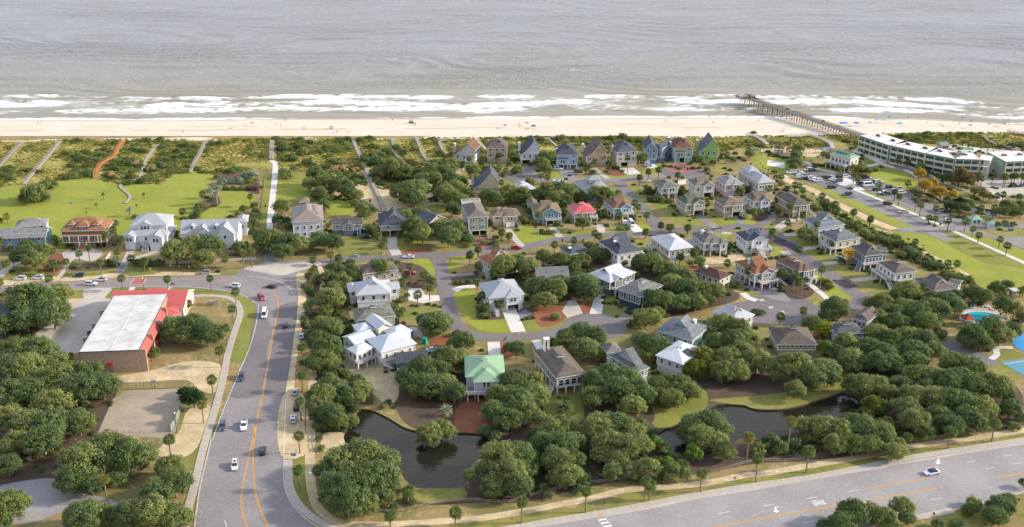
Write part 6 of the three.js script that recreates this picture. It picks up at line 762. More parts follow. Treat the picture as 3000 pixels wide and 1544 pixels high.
// ---------- vehicles ----------
const TYRE = flat('#1f1f20', .9), RIM = flat('#8f9194', .4), LAMP = flat('#d9dbd6', .3), TAIL = flat('#7c1f1c', .3);
const carPaint = c => memo('car' + c, () => new THREE.MeshPhysicalMaterial({ color: hex(c), roughness: .32, metalness: .1, clearcoat: .7, clearcoatRoughness: .12, side: THREE.DoubleSide }));
const CG = {};
const CAR = { // length, width, height of belt, height of roof, cabin from the rear bumper: start, roof start, roof end, windscreen foot; hood height
  suv: [4.75,1.9,1.0,1.72,.04,.28,2.75,3.5,.98], sedan: [4.7,1.84,.9,1.43,.55,1.3,2.6,3.5,.82], pickup: [5.7,2.0,1.12,1.88,2.0,2.25,3.6,4.25,1.08], van: [5.8,2.05,1.25,2.5,.03,.12,4.5,5.3,1.2], hatch: [4.2,1.78,.92,1.5,.08,.6,2.4,3.15,.86] };
function carGeo(k) {
  if (CG[k]) return CG[k]; const [L, Wd, belt, top, c0, c1, c2, c3, hood] = CAR[k];
  const sec = [[0,.42, belt * .94,.86], [.12,.3, belt, .96], [L * .22,.24, belt, 1], [L * .6,.24, belt, 1], [c3,.24, hood + .05,1], [L - .5,.26, hood * .95,.97], [L - .1,.32, hood * .78,.86], [L, .42, hood * .66,.8]]; // x, bottom, top, half width share
  const body = new MB(), w = Wd / 2; for (let i = 1; i < sec.length; i++) { const [x0, b0, t0, k0] = sec[i - 1], [x1, b1, t1, k1] = sec[i]; const A = x0 - L / 2, B = x1 - L / 2; for (const s of [1,-1]) { const m0 = (b0 + t0) * .5, m1 = (b1 + t1) * .5, q = (u, v, ww) => [u, v, s * ww]; const f = s > 0 ? (a, b, c, d) => body.quad(a, b, c, d) : (a, b, c, d) => body.quad(d, c, b, a); f(q(A, b0, w * k0 * .94), q(B, b1, w * k1 * .94), q(B, m1, w * k1), q(A, m0, w * k0)); f(q(A, m0, w * k0), q(B, m1, w * k1), q(B, t1, w * k1 * .93), q(A, t0, w * k0 * .93)); } body.quad([A, t0, w * k0 * .93], [B, t1, w * k1 * .93], [B, t1, -w * k1 * .93], [A, t0, -w * k0 * .93]); body.quad([A, b0, -w * k0 * .94], [B, b1, -w * k1 * .94], [B, b1, w * k1 * .94], [A, b0, w * k0 * .94]); }
  for (const [i, s] of [[0,-1], [sec.length - 1,1]]) { const [x, b, t, kk] = sec[i], X = x - L / 2; body.quad([X, b, s * w * kk * .94], [X, b, -s * w * kk * .94], [X, t, -s * w * kk * .93], [X, t, s * w * kk * .93]); }
  const cab = new MB(), wi = w * .9, wr = w * .72, X = x => x - L / 2, lowF = hood + .02; const P0 = s => [X(c0), belt - .02, s * wi], P1 = s => [X(c1), top, s * wr], P2 = s => [X(c2), top, s * wr], P3 = s => [X(c3), lowF, s * wi]; cab.quad(P1(1), P2(1), P2(-1), P1(-1)); const sl = .07; for (const s of [1,-1]) cab.quad(P0(s), P3(s), P2(s), P1(s)); cab.quad(P0(-1), P0(1), P1(1), P1(-1)); cab.quad(P3(1), P3(-1), P2(-1), P2(1));
  const inset = (a, b, c, d, k, off) => { const m = [0,1,2].map(i => (a[i] + b[i] + c[i] + d[i]) / 4); const u = [0,1,2].map(i => b[i] - a[i]), v = [0,1,2].map(i => d[i] - a[i]); let n = [u[1] * v[2] - u[2] * v[1], u[2] * v[0] - u[0] * v[2], u[0] * v[1] - u[1] * v[0]]; const l = Math.hypot(...n); return [a, b, c, d].map(q => q.map((t, i) => m[i] + (t - m[i]) * k + n[i] / l * off)); };
  const wind = new MB().quad(...inset(P3(1), P3(-1), P2(-1), P2(1), .88,.02)).geo(), rear = new MB().quad(...inset(P0(-1), P0(1), P1(1), P1(-1), .8,.02)).geo(), sideW = [1,-1].map(s => { const a = P0(s), b = P3(s), c = P2(s), d = P1(s), up = (p, q, t) => p.map((v, i) => mix(v, q[i], t)); const q = [up(a, d, .12), up(b, c, .12), c, d]; return new MB().quad(...inset(...(s > 0 ? q : [q[1], q[0], q[3], q[2]]), .86,.02)).geo(); });
  const g = { body: body.geo(), cabin: cab.geo(), wind, rear, sideW, tyre: new MB().bar([0,0,-.12], [0,0,.12], .34,.34,12).bar([0,0,.12], [0,0,-.12], .34,.34,12).geo(), rim: new MB().bar([0,0,-.13], [0,0,.135], .21,.21,8).bar([0,0,.13], [0,0,-.135], .21,.21,8).geo(), lamp: new MB().box(0,0,0,.14,.16,.42).geo(), mirror: new MB().box(0,0,0,.16,.14,.24).geo() };
  if (k === 'pickup') g.bed = new MB().box(-L / 2 + 1.05, belt + .005,0,1.75,.03, Wd * .74).geo(); if (k === 'suv') g.rack = new MB().box(X(1.5), top + .07, wr * .86,2,.05,.05).box(X(1.5), top + .07, -wr * .86,2,.05,.05).geo(); g.sun = new MB().box(X((c1 + c2) / 2 + .3), top + .015,0,.9,.03, wr * 1.2).geo();
  return CG[k] = g;
}
const carProto = new Map();
function car(kind, color, t, x, y, deg, label, opt = {}) {
  const key = kind + color + (opt.sun ? 's' : '') + (opt.dark ? 'd' : '');
  if (!carProto.has(key)) { const o = new THREE.Group(), g = carGeo(kind), [L, Wd, belt, top] = CAR[kind], pm = carPaint(color); add('body', g.body, pm, o); add('cabin', g.cabin, opt.dark ? GLASS : pm, o); add('windscreen', g.wind, GLASS, o); add('rear_window', g.rear, GLASS, o); for (const s of g.sideW) add('side_window', s, GLASS, o); for (const [a, b] of [[-.31,1], [-.31,-1], [.31,1], [.31,-1]]) { const wh = add('wheel', g.tyre, TYRE, o); wh.position.set(a * L, .34, b * (Wd / 2 - .13)); add('rim', g.rim, RIM, wh); } for (const s of [1,-1]) { add('headlight', g.lamp, LAMP, o).position.set(L / 2 - .07, belt * .68, s * Wd * .33); add('taillight', g.lamp, TAIL, o).position.set(-L / 2 + .06, belt * .8, s * Wd * .36); add('wing_mirror', g.mirror, pm, o).position.set(L * .24, belt + .06, s * (Wd / 2 + .06)); } if (g.bed) add('truck_bed', g.bed, flat('#2a2a2c'), o); if (g.rack && !opt.sun) add('roof_rack', g.rack, IRON, o); if (opt.sun) add('sunroof', g.sun, GLASS, o); carProto.set(key, o); }
  const o = carProto.get(key).clone(); o.name = numbered({ pickup: 'pickup_truck', van: 'van' }[kind] || 'parked_car'); if (opt.move) o.name = numbered('car'); scene.add(o); const p = at(t, x, y); o.position.set(p.x, .09, p.z); o.rotation.y = deg * Math.PI / 180;
  const cat = { pickup: 'pickup truck', van: 'van', suv: 'car', sedan: 'car', hatch: 'car' }[kind]; return label.startsWith('@') ? auto(o, label.slice(1), cat, 'cars parked in lots and drives') : tag(o, label, cat);
}
const W_ = '#d8d9da', BK = '#1d1f22', DG = '#3a3f4a', SV = '#a3a7ab', RD = '#9c1d26', NV = '#27324a';
car('suv', W_, 'a', 155,1222,181, 'leftmost white car parked on the verge of the seaside road'); car('suv', W_, 'a', 289,1216,182, 'white car with dark sunroof parked second from left on the verge', { sun: 1 }); car('suv', '#3d4050', 'a', 597,1200,181, 'dark grey suv parked on the verge before the olive house'); car('suv', W_, 'a', 695,1262,2, 'white boxy suv driving right along the seaside road', { move: 1 }); car('suv', W_, 'a', 768,1230,182, 'white suv driving left on the seaside road beside a boxy one', { move: 1, sun: 1 });
car('suv', SV, 'a', 1560,1176,186, 'silver car parked before the white roadside fence'); car('suv', W_, 'a', 1785,1278,168, 'white suv entering the road bend from the right', { move: 1 }); car('sedan', BK, 'f', 246,372,162, 'black sedan in the middle of the road bend', { move: 1 }); car('suv', RD, 'f', 172,458,-58, 'red suv coming round the road bend', { move: 1 }); car('van', W_, 'f', 196,588,-84, 'white high roofed van driving down the main road', { move: 1 }); car('suv', '#2b2d33', 'f', 355,668,97, 'black suv with roof rack driving away up the main road', { move: 1 }); car('suv', '#22262b', 'e', 1837,1066,-81, 'black suv keeping to the white edge line of the main road', { move: 1, sun: 1 });
car('suv', '#363c4b', 'i', 1697,572,-79, 'dark blue grey suv next to the left pavement', { move: 1 }); car('pickup', W_, 'i', 1860,566,-80, 'white pickup truck driving beside the yellow line', { move: 1 }); car('suv', '#c9c9c4', 'i', 1790,872,-79, 'pearl white suv nearest the foot of the main road', { move: 1, sun: 1 }); car('suv', BK, 'i', 2002,758,98, 'black suv driving away, right of the yellow lines', { move: 1 });
car('sedan', BK, 'f', 491,362,98, 'black car parked under palms at the road bend'); car('hatch', '#2e3236', 'f', 490,600,97, 'dark car half hidden by palms at the roadside'); car('hatch', '#3c4046', 'f', 489,660,97, 'dark hatchback parked behind the silver sedan under roadside palms'); car('sedan', SV, 'f', 478,750,98, 'silver sedan parked on sand right of the main road'); car('sedan', '#b4b8bc', 'f', 472,830,98, 'pale sedan parked under a palm on the right roadside'); car('sedan', '#9fa3a8', 'f', 430,1176,96, 'silver coupe parked on sand before a leaning palm'); car('suv', BK, 'j', 438,424,98, 'black car parked under a palm on the sandy roadside'); car('suv', '#b9bfc9', 'j', 415,516,98, 'pale silver suv with big sunroof parked on sand', { sun: 1 });
car('sedan', W_, 'l', 1375,922,196.3, 'white sedan with dark glass roof alone on the highway', { dark: 1, move: 1 }); car('sedan', W_, 'b', 1293,1056,180, 'white car stopped at the junction of the middle street', { move: 1 }); car('suv', BK, 'z', 735,1276,18, 'black suv parked on grass beside the slate blue cottage'); car('hatch', '#3a3f48', 'z', 700,1196,170, 'small dark car beside the white cottage stairs'); car('pickup', RD, 'c', 342,934,-74, 'bright red pickup truck on the brick driveway'); car('suv', '#a8141f', 'c', 553,988,8, 'bright red suv driving along the middle street', { move: 1 }); car('suv', '#8e1b24', 'f', 1302,268,3, 'dark red suv parked in a palm planted yard');
car('suv', W_, 'o', 1435,462,-6, 'white suv parked before the light blue beach house'); car('suv', NV, 'o', 1690,494,8, 'dark suv half hidden by a palm near the light blue beach house'); car('sedan', '#cfd2d4', 'm', 206,418,172, 'white sedan on the drive of the blue twin gabled house'); car('hatch', '#1f2226', 'f', 2036,520,-85, 'dark car inside the carport of the pale grey raised house'); car('van', W_, 'c', 1428,806,-80, 'white van parked below the sky blue house'); car('suv', W_, 'd', 682,1072,-20, 'white suv under the golden palm at the slate walled house'); car('sedan', W_, 'f', 1478,855,15, 'white car parked behind the blue black roofed house'); car('sedan', '#c9ccd0', 'm', 180,612,12, 'white car half behind palms beside the ocean street corner');
const lot = [['suv', W_, 'r', 710,508], ['suv', W_, 'r', 815,500], ['sedan', W_, 'r', 835,516], ['suv', W_, 'r', 925,472], ['suv', DG, 'r', 992,478], ['suv', W_, 'r', 826,564], ['sedan', BK, 'r', 878,578], ['suv', W_, 'r', 975,578], ['sedan', W_, 'r', 1000,592], ['suv', W_, 'r', 1050,608], ['suv', BK, 'r', 1200,572], ['sedan', W_, 'r', 1242,592], ['suv', '#4a4e55', 'r', 1305,612], ['suv', W_, 'r', 1412,556], ['suv', BK, 'r', 1228,692], ['suv', NV, 'r', 1418,778], ['sedan', SV, 'r', 1458,686], ['suv', DG, 'r', 1590,645], ['suv', BK, 'r', 1630,656], ['van', W_, 'r', 1680,668], ['suv', BK, 'r', 1650,572], ['sedan', SV, 'r', 1708,597], ['suv', W_, 'r', 1812,625], ['suv', BK, 'r', 1795,722], ['sedan', W_, 'r', 1868,757], ['pickup', '#44505a', 'r', 1915,774], ['suv', NV, 'r', 1956,692], ['suv', W_, 'r', 2042,716], ['suv', W_, 'r', 2104,760], ['suv', BK, 'r', 1930,898], ['sedan', SV, 'r', 2125,1000], ['sedan', BK, 's', 445,1030], ['suv', '#5c2a2e', 's', 575,1070], ['sedan', BK, 's', 892,1224], ['hatch', W_, 'd', 1500,776], ['suv', '#6e2430', 's', 1905,254], ['sedan', SV, 's', 1992,266], ['suv', BK, 's', 1970,838], ['hatch', '#2a55a0', 's', 2112,832]];
lot.forEach((q, i) => { seed = i * 77 + 5; const c = { [W_]: 'white', [BK]: 'black', [DG]: 'dark grey', [NV]: 'navy', [SV]: 'silver' }[q[1]] || { '#4a4e55': 'grey', '#44505a': 'slate grey', '#5c2a2e': 'maroon', '#6e2430': 'dark red', '#2a55a0': 'blue' }[q[1]]; car(q[0], q[1], q[2], q[3], q[4], (i % 3 ? 12 : 192) + rr(-3,3), '@' + c + ' ' + { suv: 'suv', sedan: 'sedan', van: 'van', pickup: 'pickup truck', hatch: 'small car' }[q[0]] + ' in a parking bay'); });
{ const p = at('c', 1392,800), r = base('utility_trailer', p, .05); tag(r, 'white box trailer beside the white van below the sky blue house', 'trailer'); add('box', new MB().box(0,1.2,0,3.6,1.7,1.9).geo(), flat('#cfd0d0'), r); for (const s of [1,-1]) add('wheel', carGeo('suv').tyre, TYRE, r).position.set(-.2,.36, s * .95); add('tow_bar', new MB().bar([1.8,.5,0], [2.9,.45,0], .06,.06,5).geo(), IRON, r); }
{ const p = at('f', 1355,735), r = base('shipping_container', p, -.35); tag(r, 'blue and white storage container beside the new white house', 'container'); add('body', new MB().box(0,1.3,0,5.5,2.5,2.4).geo(), wallMat('#b9bcbd'), r); add('end_door', new MB().box(-2.78,1.3,0,.1,2.3,2.2).geo(), flat('#2a6fa0'), r); add('side_door', new MB().box(-1.6,1.3,1.22,1.6,2.3,.06).geo(), flat('#2a6fa0'), r); }
{ const p = at('f', 1416,798), r = base('portable_toilet', p, -.3); tag(r, 'green portable toilet cabin behind the new white house', 'toilet cabin'); add('body', new MB().box(0,1.15,0,1.6,2.3,1.6).geo(), flat('#1f8f78'), r); add('roof', new MB().box(0,2.38,0,1.75,.18,1.75).geo(), flat('#3aa890'), r); add('door', new MB().box(0,1.1,.82,.9,1.9,.05).geo(), flat('#187863'), r); }
// ---------- fences ----------
function postFence(name, label, pts, o) {
  const c = curve(pts, false, o.gap || 3), r = base(name, c[0].clone().setY(0)); tag(r, label, 'fence'); const og = c[0], pg = new MB().box(0, o.h / 2,0, o.pw, o.h + .1, o.pw).geo(); let n = 0;
  c.forEach((q, i) => { add('post', pg, o.m, r).position.set(q.x - og.x, 0, q.z - og.z); if (!i) return; const a = c[i - 1], l = Math.hypot(q.x - a.x, q.z - a.z), ang = Math.atan2(-(q.z - a.z), q.x - a.x), cx = (a.x + q.x) / 2 - og.x, cz = (a.z + q.z) / 2 - og.z; for (const y of o.rails) { const m = add('rail', memo('rail' + o.rw, () => new MB().box(0,0,0,1, o.rw, o.rw * .6).geo()), o.m, r); m.scale.x = l; m.position.set(cx, y + (o.sag ? .04 * Math.sin(i * 3.1) : 0), cz); m.rotation.y = ang; } if (o.cross) for (const s of [1,-1]) { const m = add('cross_brace', memo('crossb', () => new MB().box(0,0,0,1,.12,.06).geo()), o.m, r); m.scale.x = Math.hypot(l, .75); m.position.set(cx, .62, cz); m.rotation.set(0, ang, s * Math.atan2(.75, l), 'YXZ'); } });
  return r;
}
const WF = { h: 1.2, pw: .18, rails: [.25,1.05], rw: .13, m: flat('#d9d9d6'), cross: true, gap: 2.4 }; postFence('crossbuck_fence', 'white crossbuck roadside fence before the gabled white house', P('a', 1265,1100,1400,1098,1530,1094,1690,1084,1810,1076,1948,1070), WF); postFence('crossbuck_fence', 'short curved white fence beside the olive house drive', P('a', 806,1080,822,1054,842,1034), WF);
const SR = { h: 1.15, pw: .17, rails: [.45,.95], rw: .14, m: flat('#8d8271', .95), gap: 3, sag: 1 }; postFence('split_rail_fence', 'grey split rail fence below the pond', P('j', 960,1222,1100,1216,1230,1216,1330,1192,1420,1168,1520,1147,1700,1132,1820,1130,1900,1142,2080,1142, 'k', 310,1130), SR); postFence('split_rail_fence', 'grey split rail fence under the trees above the highway middle', P('k', 400,1098,580,1048,720,1014,900,992,1050,976,1180,957,1390,940), SR); postFence('split_rail_fence', 'grey split rail fence bending past the creek palms', P('k', 1770,920,1850,902,1950,872,2080,836, 'l', 130,824,230,832,400,818), SR); postFence('split_rail_fence', 'split rail fence at the right above the highway', P('l', 720,756,900,730,1230,682,1400,657,1580,622,1730,602,2080,546,2200,530), SR); postFence('split_rail_fence', 'old split rail fence beside the sandy roadside track', P('j', 580,600,578,680,592,755), SR);
const CLF = { h: 2.4, pw: .08, rails: [.1,2.35], rw: .06, m: flat('#5c625c', .6), gap: 2.6 };
function chain(label, pts) { const r = postFence('chain_link_fence', label, pts, CLF), c = curve(pts, false, .45), g = new MB(), o = r.position; for (let i = 1; i < c.length; i++) { const a = c[i - 1], b = c[i]; g.bar([a.x - o.x, .1, a.z - o.z], [b.x - o.x, 2.3, b.z - o.z], .012,.012,3).bar([a.x - o.x, 2.3, a.z - o.z], [b.x - o.x, .1, b.z - o.z], .012,.012,3).bar([a.x - o.x, .1, a.z - o.z], [a.x - o.x, 2.3, a.z - o.z], .01,.01,3); } add('wire_mesh', g.geo(), CLF.m, r).userData.kind = 'stuff'; return r; }
chain('chain link fence along the top of the bare court', P('i', 920,282,1100,276,1280,272,1450,264)); chain('chain link fence at the lower corner of the bare court', P('i', 1090,706,1160,712,1232,718));
{ const c = P('i', 1384,432,1344,520,1302,606), r = postFence('windscreen_fence', 'fence with grey green windscreen along the bare court', c, CLF), g = new MB(), o = r.position; for (let i = 1; i < c.length; i++) g.quad([c[i - 1].x - o.x, .1, c[i - 1].z - o.z], [c[i].x - o.x, .1, c[i].z - o.z], [c[i].x - o.x, 2.2, c[i].z - o.z], [c[i - 1].x - o.x, 2.2, c[i - 1].z - o.z]); add('windscreen', g.geo(), flat('#7d877a', .95), r); }
postFence('garden_fence', 'dark wire garden fence round the round lawn garden', P('y', 770,436,1000,432,1394,412,1380,560,1350,840,1320,1120,1310,1300), { h: 1.6, pw: .12, rails: [.3,.9,1.5], rw: .06, m: flat('#4f4a42'), gap: 3 });
postFence('hotel_fence', 'blue grey picket fence between the beach walk and the balcony hotel', P('H', 85,530,300,600,600,700,900,800,1200,900,1500,1010,1900,1160, 's', 460,600,640,680,820,775), { h: 1.8, pw: .16, rails: [.3,.75,1.2,1.65], rw: .22, m: flat('#a9adb5'), gap: 2.4 }); postFence('bridge_railing', 'white railing along the path to the hotel car park', P('s', 880,775,1000,830,1150,890,1290,945), { h: 1.2, pw: .16, rails: [.3,.7,1.1], rw: .14, m: flat('#cfcdc6'), gap: 2 });
postFence('yard_fence', 'white yard fence left of the low charcoal house', P('g', 596,370,606,395,640,405), { h: 1.8, pw: .2, rails: [.3,.7,1.1,1.5], rw: .3, m: TRIM, gap: 2 }); postFence('pool_fence', 'dark green mesh fence behind the oval pool', P('t', 570,250,640,238,730,236), { h: 2, pw: .1, rails: [.3,.8,1.3,1.8], rw: .4, m: flat('#2f4a34'), gap: 2 });
// ---------- poles, signs and small furniture ----------
const pole = (name, label, cat, t, x, y0, y1, mat, rad, top) => { const p = at(t, x, y0), h = tall(t, x, y0, y1), r = base(name, p); tag(r, label, cat); add('pole', new MB().bar([0,0,0], [0, h, 0], rad, rad * .75,8).geo(), mat, r); if (top) top(r, h); return r; };
const lampHead = (ang, len) => (r, h) => { const x = Math.cos(ang) * len, z = Math.sin(ang) * len; add('arm', new MB().bar([0, h - .2,0], [x, h, z], .06,.05,6).geo(), IRON, r); add('lamp_head', new MB().box(x, h + .02, z, .75,.16,.34, -ang).geo(), flat('#b9bcc0', .5), r); };
const globe = (r, h) => { add('lamp_head', new MB().ball(0, h + .1,0,.28,1.2,8).geo(), flat('#cfcfc8', .4), r); add('collar', new MB().bar([0, h - .3,0], [0, h - .1,0], .16,.16,8).geo(), IRON, r); };
pole('street_lamp', 'dark lamp post at the corner of the bare court', 'street lamp', 'i', 1347,603,460, IRON, .1, globe); pole('street_lamp', 'dark lamp post beside the red brick crossing', 'street lamp', 'a', 1096,1305,1212, IRON, .09, globe); pole('street_lamp', 'lamp post on the lawn of the middle street', 'street lamp', 'o', 1188,1305,1195, flat('#a9aaa6'), .09, globe); pole('street_lamp', 'curved street lamp reaching out of the big pond oak', 'street lamp', 'j', 640,1060,905, flat('#8f9296'), .12, lampHead(Math.PI * .95,3)); pole('street_lamp', 'street lamp on a tall wooden pole above the lower highway trees', 'street lamp', 'l', 792,1330,1130, flat('#77695a', .95), .16, lampHead(.4,1.6));
pole('utility_pole', 'leaning brown utility pole behind the white long decked house', 'utility pole', 'w', 1638,635,180, flat('#7a6248', .95), .17, (r, h) => { r.rotation.z = -.02; add('crossarm', new MB().box(0, h - .5,0,1.6,.14,.14).geo(), flat('#6d5a45'), r); }); pole('utility_pole', 'wooden pole before the dark brown hip roofed house', 'utility pole', 'r', 688,1062,950, flat('#8d7b66', .95), .12, globe); pole('bird_box_pole', 'tall pole with a round bird box beside the long boardwalk', 'pole', 'b', 1215,668,575, flat('#a9a49b'), .1, (r, h) => add('bird_box', new MB().ball(0, h + .3,0,.55,1,10).geo(), flat('#c9a89c'), r)); pole('utility_pole', 'white mast beside the lagoon', 'pole', 's', 1495,1285,1110, flat('#c6ccd0'), .1, (r, h) => add('crossarm', new MB().box(0, h * .35,0,1.2,.1,.1).geo(), flat('#c6ccd0'), r)); pole('utility_pole', 'yellow marker pole beside the white field path', 'pole', 'd', 1842,968,918, flat('#8f8a3a'), .11, (r, h) => add('foot', new MB().box(0,.3,0,.4,.6,.4).geo(), flat('#a9c0b8'), r)); pole('utility_pole', 'short brown marker post on the sand track verge', 'post', 'd', 1002,805,792, flat('#6d5a45'), .14); pole('lamp_post', 'lamp post at the top of the white field path', 'street lamp', 'd', 1543,848,805, flat('#8a7a52'), .1, globe);
{ const r = pole('flagpole', 'white flagpole flying a flag before the brick hall annex', 'flagpole', 'a', 1310,1304,1240, flat('#d0d0ce'), .07, (r, h) => { const g = new MB(), b = new MB(), w = new MB(); for (let i = 0; i < 5; i++) (i % 2 ? w : g).box(.8, h - .35 - i * .22,.05 * Math.sin(i), 1.5,.22,.04); b.box(.4, h - .55,.06,.7,.6,.05); add('flag_red_stripes', g.geo(), flat('#a8303a'), r); add('flag_white_stripes', w.geo(), flat('#dcdcda'), r); add('flag_canton', b.geo(), flat('#2a3a6a'), r); }); void r; }
const sign = (label, t, x, y0, y1, w, h, col, kind = 'box', pc = '#8f9296') => pole('road_sign', label, 'sign', t, x, y0, y1, flat(pc), .05, (r, H) => { if (kind === 'dia') { const m = add('sign_panel', new MB().box(0,0,0, w, w, .05).geo(), flat(col), r); m.position.set(0, H, .09); m.rotation.z = Math.PI / 4; add('figure', new MB().box(0, H + .05,.13,.12,.5,.02).ball(0, H + .38,.13,.09,1,6).geo(), flat('#1d1d1a'), r); } else if (kind === 'oct') { const g = new MB(); g.bar([0,0,-.03], [0,0,.03], w / 2, w / 2,8); const m = add('sign_panel', g.geo(), flat(col), r); m.position.set(0, H, .09); m.rotation.z = Math.PI / 8; } else add('sign_panel', new MB().box(0, H - h / 2,.08, w, h, .05).geo(), flat(col), r); });
sign('bright yellow diamond pedestrian sign by the brick crossing', 'a', 1146,1165,1138,.95,.95, '#d8cf22', 'dia'); sign('amber diamond pedestrian sign on the right roadside', 'f', 437,1000,972,.95,.95, '#d09a22', 'dia'); sign('blue information sign at the sandy roadside', 'j', 417,800,762,1.5,1, '#6f90b8'); sign('thin white parking sign behind the blue information sign', 'j', 438,788,735,.5,.7, '#c6c9cc'); sign('red stop sign at the side road in the lower right corner', 'l', 2031,1155,1116,.85,.85, '#b3242c', 'oct'); sign('red stop sign at the middle street junction', 'f', 1609,200,166,.8,.8, '#c2405a', 'oct'); sign('green street name sign before the tall white house', 'a', 1047,1182,1148,.9,.4, '#2f7d6a'); sign('small grey sign on the highway verge', 'k', 1953,1000,940,.7,.9, '#8a8c8a'); sign('small notice post on the lower highway verge', 'k', 1545,1080,1035,.5,.6, '#9a968c'); sign('dark notice by the footpath end at the orange curb plate', 'k', 958,1195,1125,.55,1, '#5e5a56'); sign('no parking sign at the lower right pavement', 'l', 1385,1270,1212,.55,.8, '#6d6b66'); sign('blue white sign on the grass strip at the road bend', 'f', 38,525,497,.9,.6, '#a9bccf');
[[1300,1128,1106, '#c9cdd2'], [1368,1134,1112, '#9cc0b8'], [1441,1138,1112, '#cdd2dc'], [1490,1142,1108, '#d2b2a6'], [1594,1120,1094, '#5f9c98'], [1652,1128,1100, '#d6d8da'], [1808,1118,1092, '#d2d6da'], [1838,1128,1104, '#b6d2a2']].forEach(([x, y0, y1, c]) => auto(sign('x', 'a', x, y0, y1,.5,.7, c), 'small roadside notice', 'sign'));
{ const p = at('e', 1625,495), r = base('monument_sign', p, .3); tag(r, 'low cream masonry sign wall on the grass beside the hall', 'sign'); add('wall', new MB().box(0,.6,0,3.4,1.2,.6).geo(), wallMat('#b9ac98', 'stucco'), r); for (const s of [-1,1]) add('pillar', new MB().box(s * 1.8,.8,0,.6,1.6,.8).geo(), wallMat('#bdb09c', 'stucco'), r); add('cap', new MB().box(0,1.26,0,3.2,.12,.75).geo(), flat('#c9bfae'), r); }
{ const r = pole('basketball_hoop', 'basketball hoop with pale backboard behind the bare court', 'basketball hoop', 'i', 1180,268,214, IRON, .12, (r, h) => { add('backboard', new MB().box(0, h, .35,1.8,1.1,.06).geo(), flat('#a9b3c4'), r); add('hoop', new THREE.TorusGeometry(.24,.025,6,14).rotateX(Math.PI / 2).translate(0, h - .45,.7), flat('#b5502c'), r); }); void r; }
function bin(t, x, y, col, what) { const r = base('trash_bin', at(t, x, y)); add('body', memo('binb', () => new MB().box(0,.5,0,.62,1,.7).geo()), flat(col), r); add('lid', memo('binl', () => new MB().box(0,1.04,.03,.68,.09,.78).geo()), flat(col), r); add('wheel', memo('binw', () => new MB().bar([-.3,.12,-.32], [.3,.12,-.32], .12,.12,8).geo()), TYRE, r); return tag(r, what, 'trash bin'); }
bin('o', 870,505, '#1f8a55', 'left of two green bins at the ocean street end'); bin('o', 886,505, '#249a5e', 'right of two green bins at the ocean street end'); bin('o', 1562,462, '#2a4fc0', 'blue bin beside the light blue beach house garage'); bin('b', 203,665, '#23362c', 'dark bin beside the concrete beach path'); bin('m', 703,460, '#2c2c2a', 'dark bin at the ocean street turning circle'); bin('g', 1163,895, '#20242a', 'dark bin beside the middle turning circle'); bin('g', 24,505, '#2a3fb0', 'blue bin below the stairs of the orange roofed house'); bin('d', 1443,806, '#25292e', 'dark bin at the foot of the parking lot path'); bin('n', 1540,975, '#2458a8', 'left blue bin in the copper roofed carport'); bin('n', 1572,968, '#2c68b8', 'right blue bin in the copper roofed carport');
function mailbox(t, x, y, what) { const r = base('mailbox', at(t, x, y)); add('post', memo('mbp', () => new MB().box(0,.5,0,.12,1.05,.12).geo()), flat('#8a7a66'), r); add('box', memo('mbb', () => new MB().box(0,1.12,0,.28,.26,.5).geo()), IRON, r); return tag(r, what, 'mailbox'); }
mailbox('h', 465,492, 'dark mailbox on the bright grass edge by the right turning circle'); mailbox('h', 757,388, 'dark mailbox on the corner lawn of the right street'); mailbox('c', 1318,420, 'mailbox before the cream beach house'); mailbox('b', 1270,1025, 'white mailbox on the straw bed of the middle street');
{ const r = base('transformer_box', at('b', 893,1045)); tag(r, 'green utility box on the verge of the middle street', 'utility box'); add('body', new MB().box(0,.5,0,2,1,1.4).geo(), flat('#7d8a72'), r); add('plinth', new MB().box(0,.06,0,2.3,.12,1.7).geo(), flat('#b5aca0'), r); }
{ const r = base('transformer_box', at('s', 0,0).copy(at('d', 1978,850))); tag(r, 'dark green utility box on the grass near the tiny shed', 'utility box'); add('body', new MB().box(0,.6,0,1.8,1.2,1.4).geo(), flat('#3f6a58'), r); add('plinth', new MB().box(0,.06,0,2.2,.12,1.8).geo(), flat('#b5aca0'), r); }
[[130,420], [190,420], [215,455]].forEach(() => 0);
// pool loungers
[[615,237], [640,237], [628,262], [733,250], [765,255], [798,268], [828,284], [912,322], [942,345], [958,362]].forEach(([x, y], i) => { const r = base('sun_lounger', at('t', x, y), 1.2 + i * .7); add('seat', memo('lseat', () => new MB().box(.1,.38,0,1.3,.09,.65).geo()), TRIM, r); add('backrest', memo('lback', () => new MB().box(-.75,.62,0,.75,.08,.65,0).geo()), TRIM, r).rotation.z = -.0; for (const a of [-.5,.6]) for (const s of [-.26,.26]) add('leg', memo('lleg', () => new MB().box(0,.18,0,.07,.36,.07).geo()), TRIM, r).position.set(a, 0, s); auto(r, 'white sun lounger', 'sun lounger', 'white loungers round the oval pool'); });
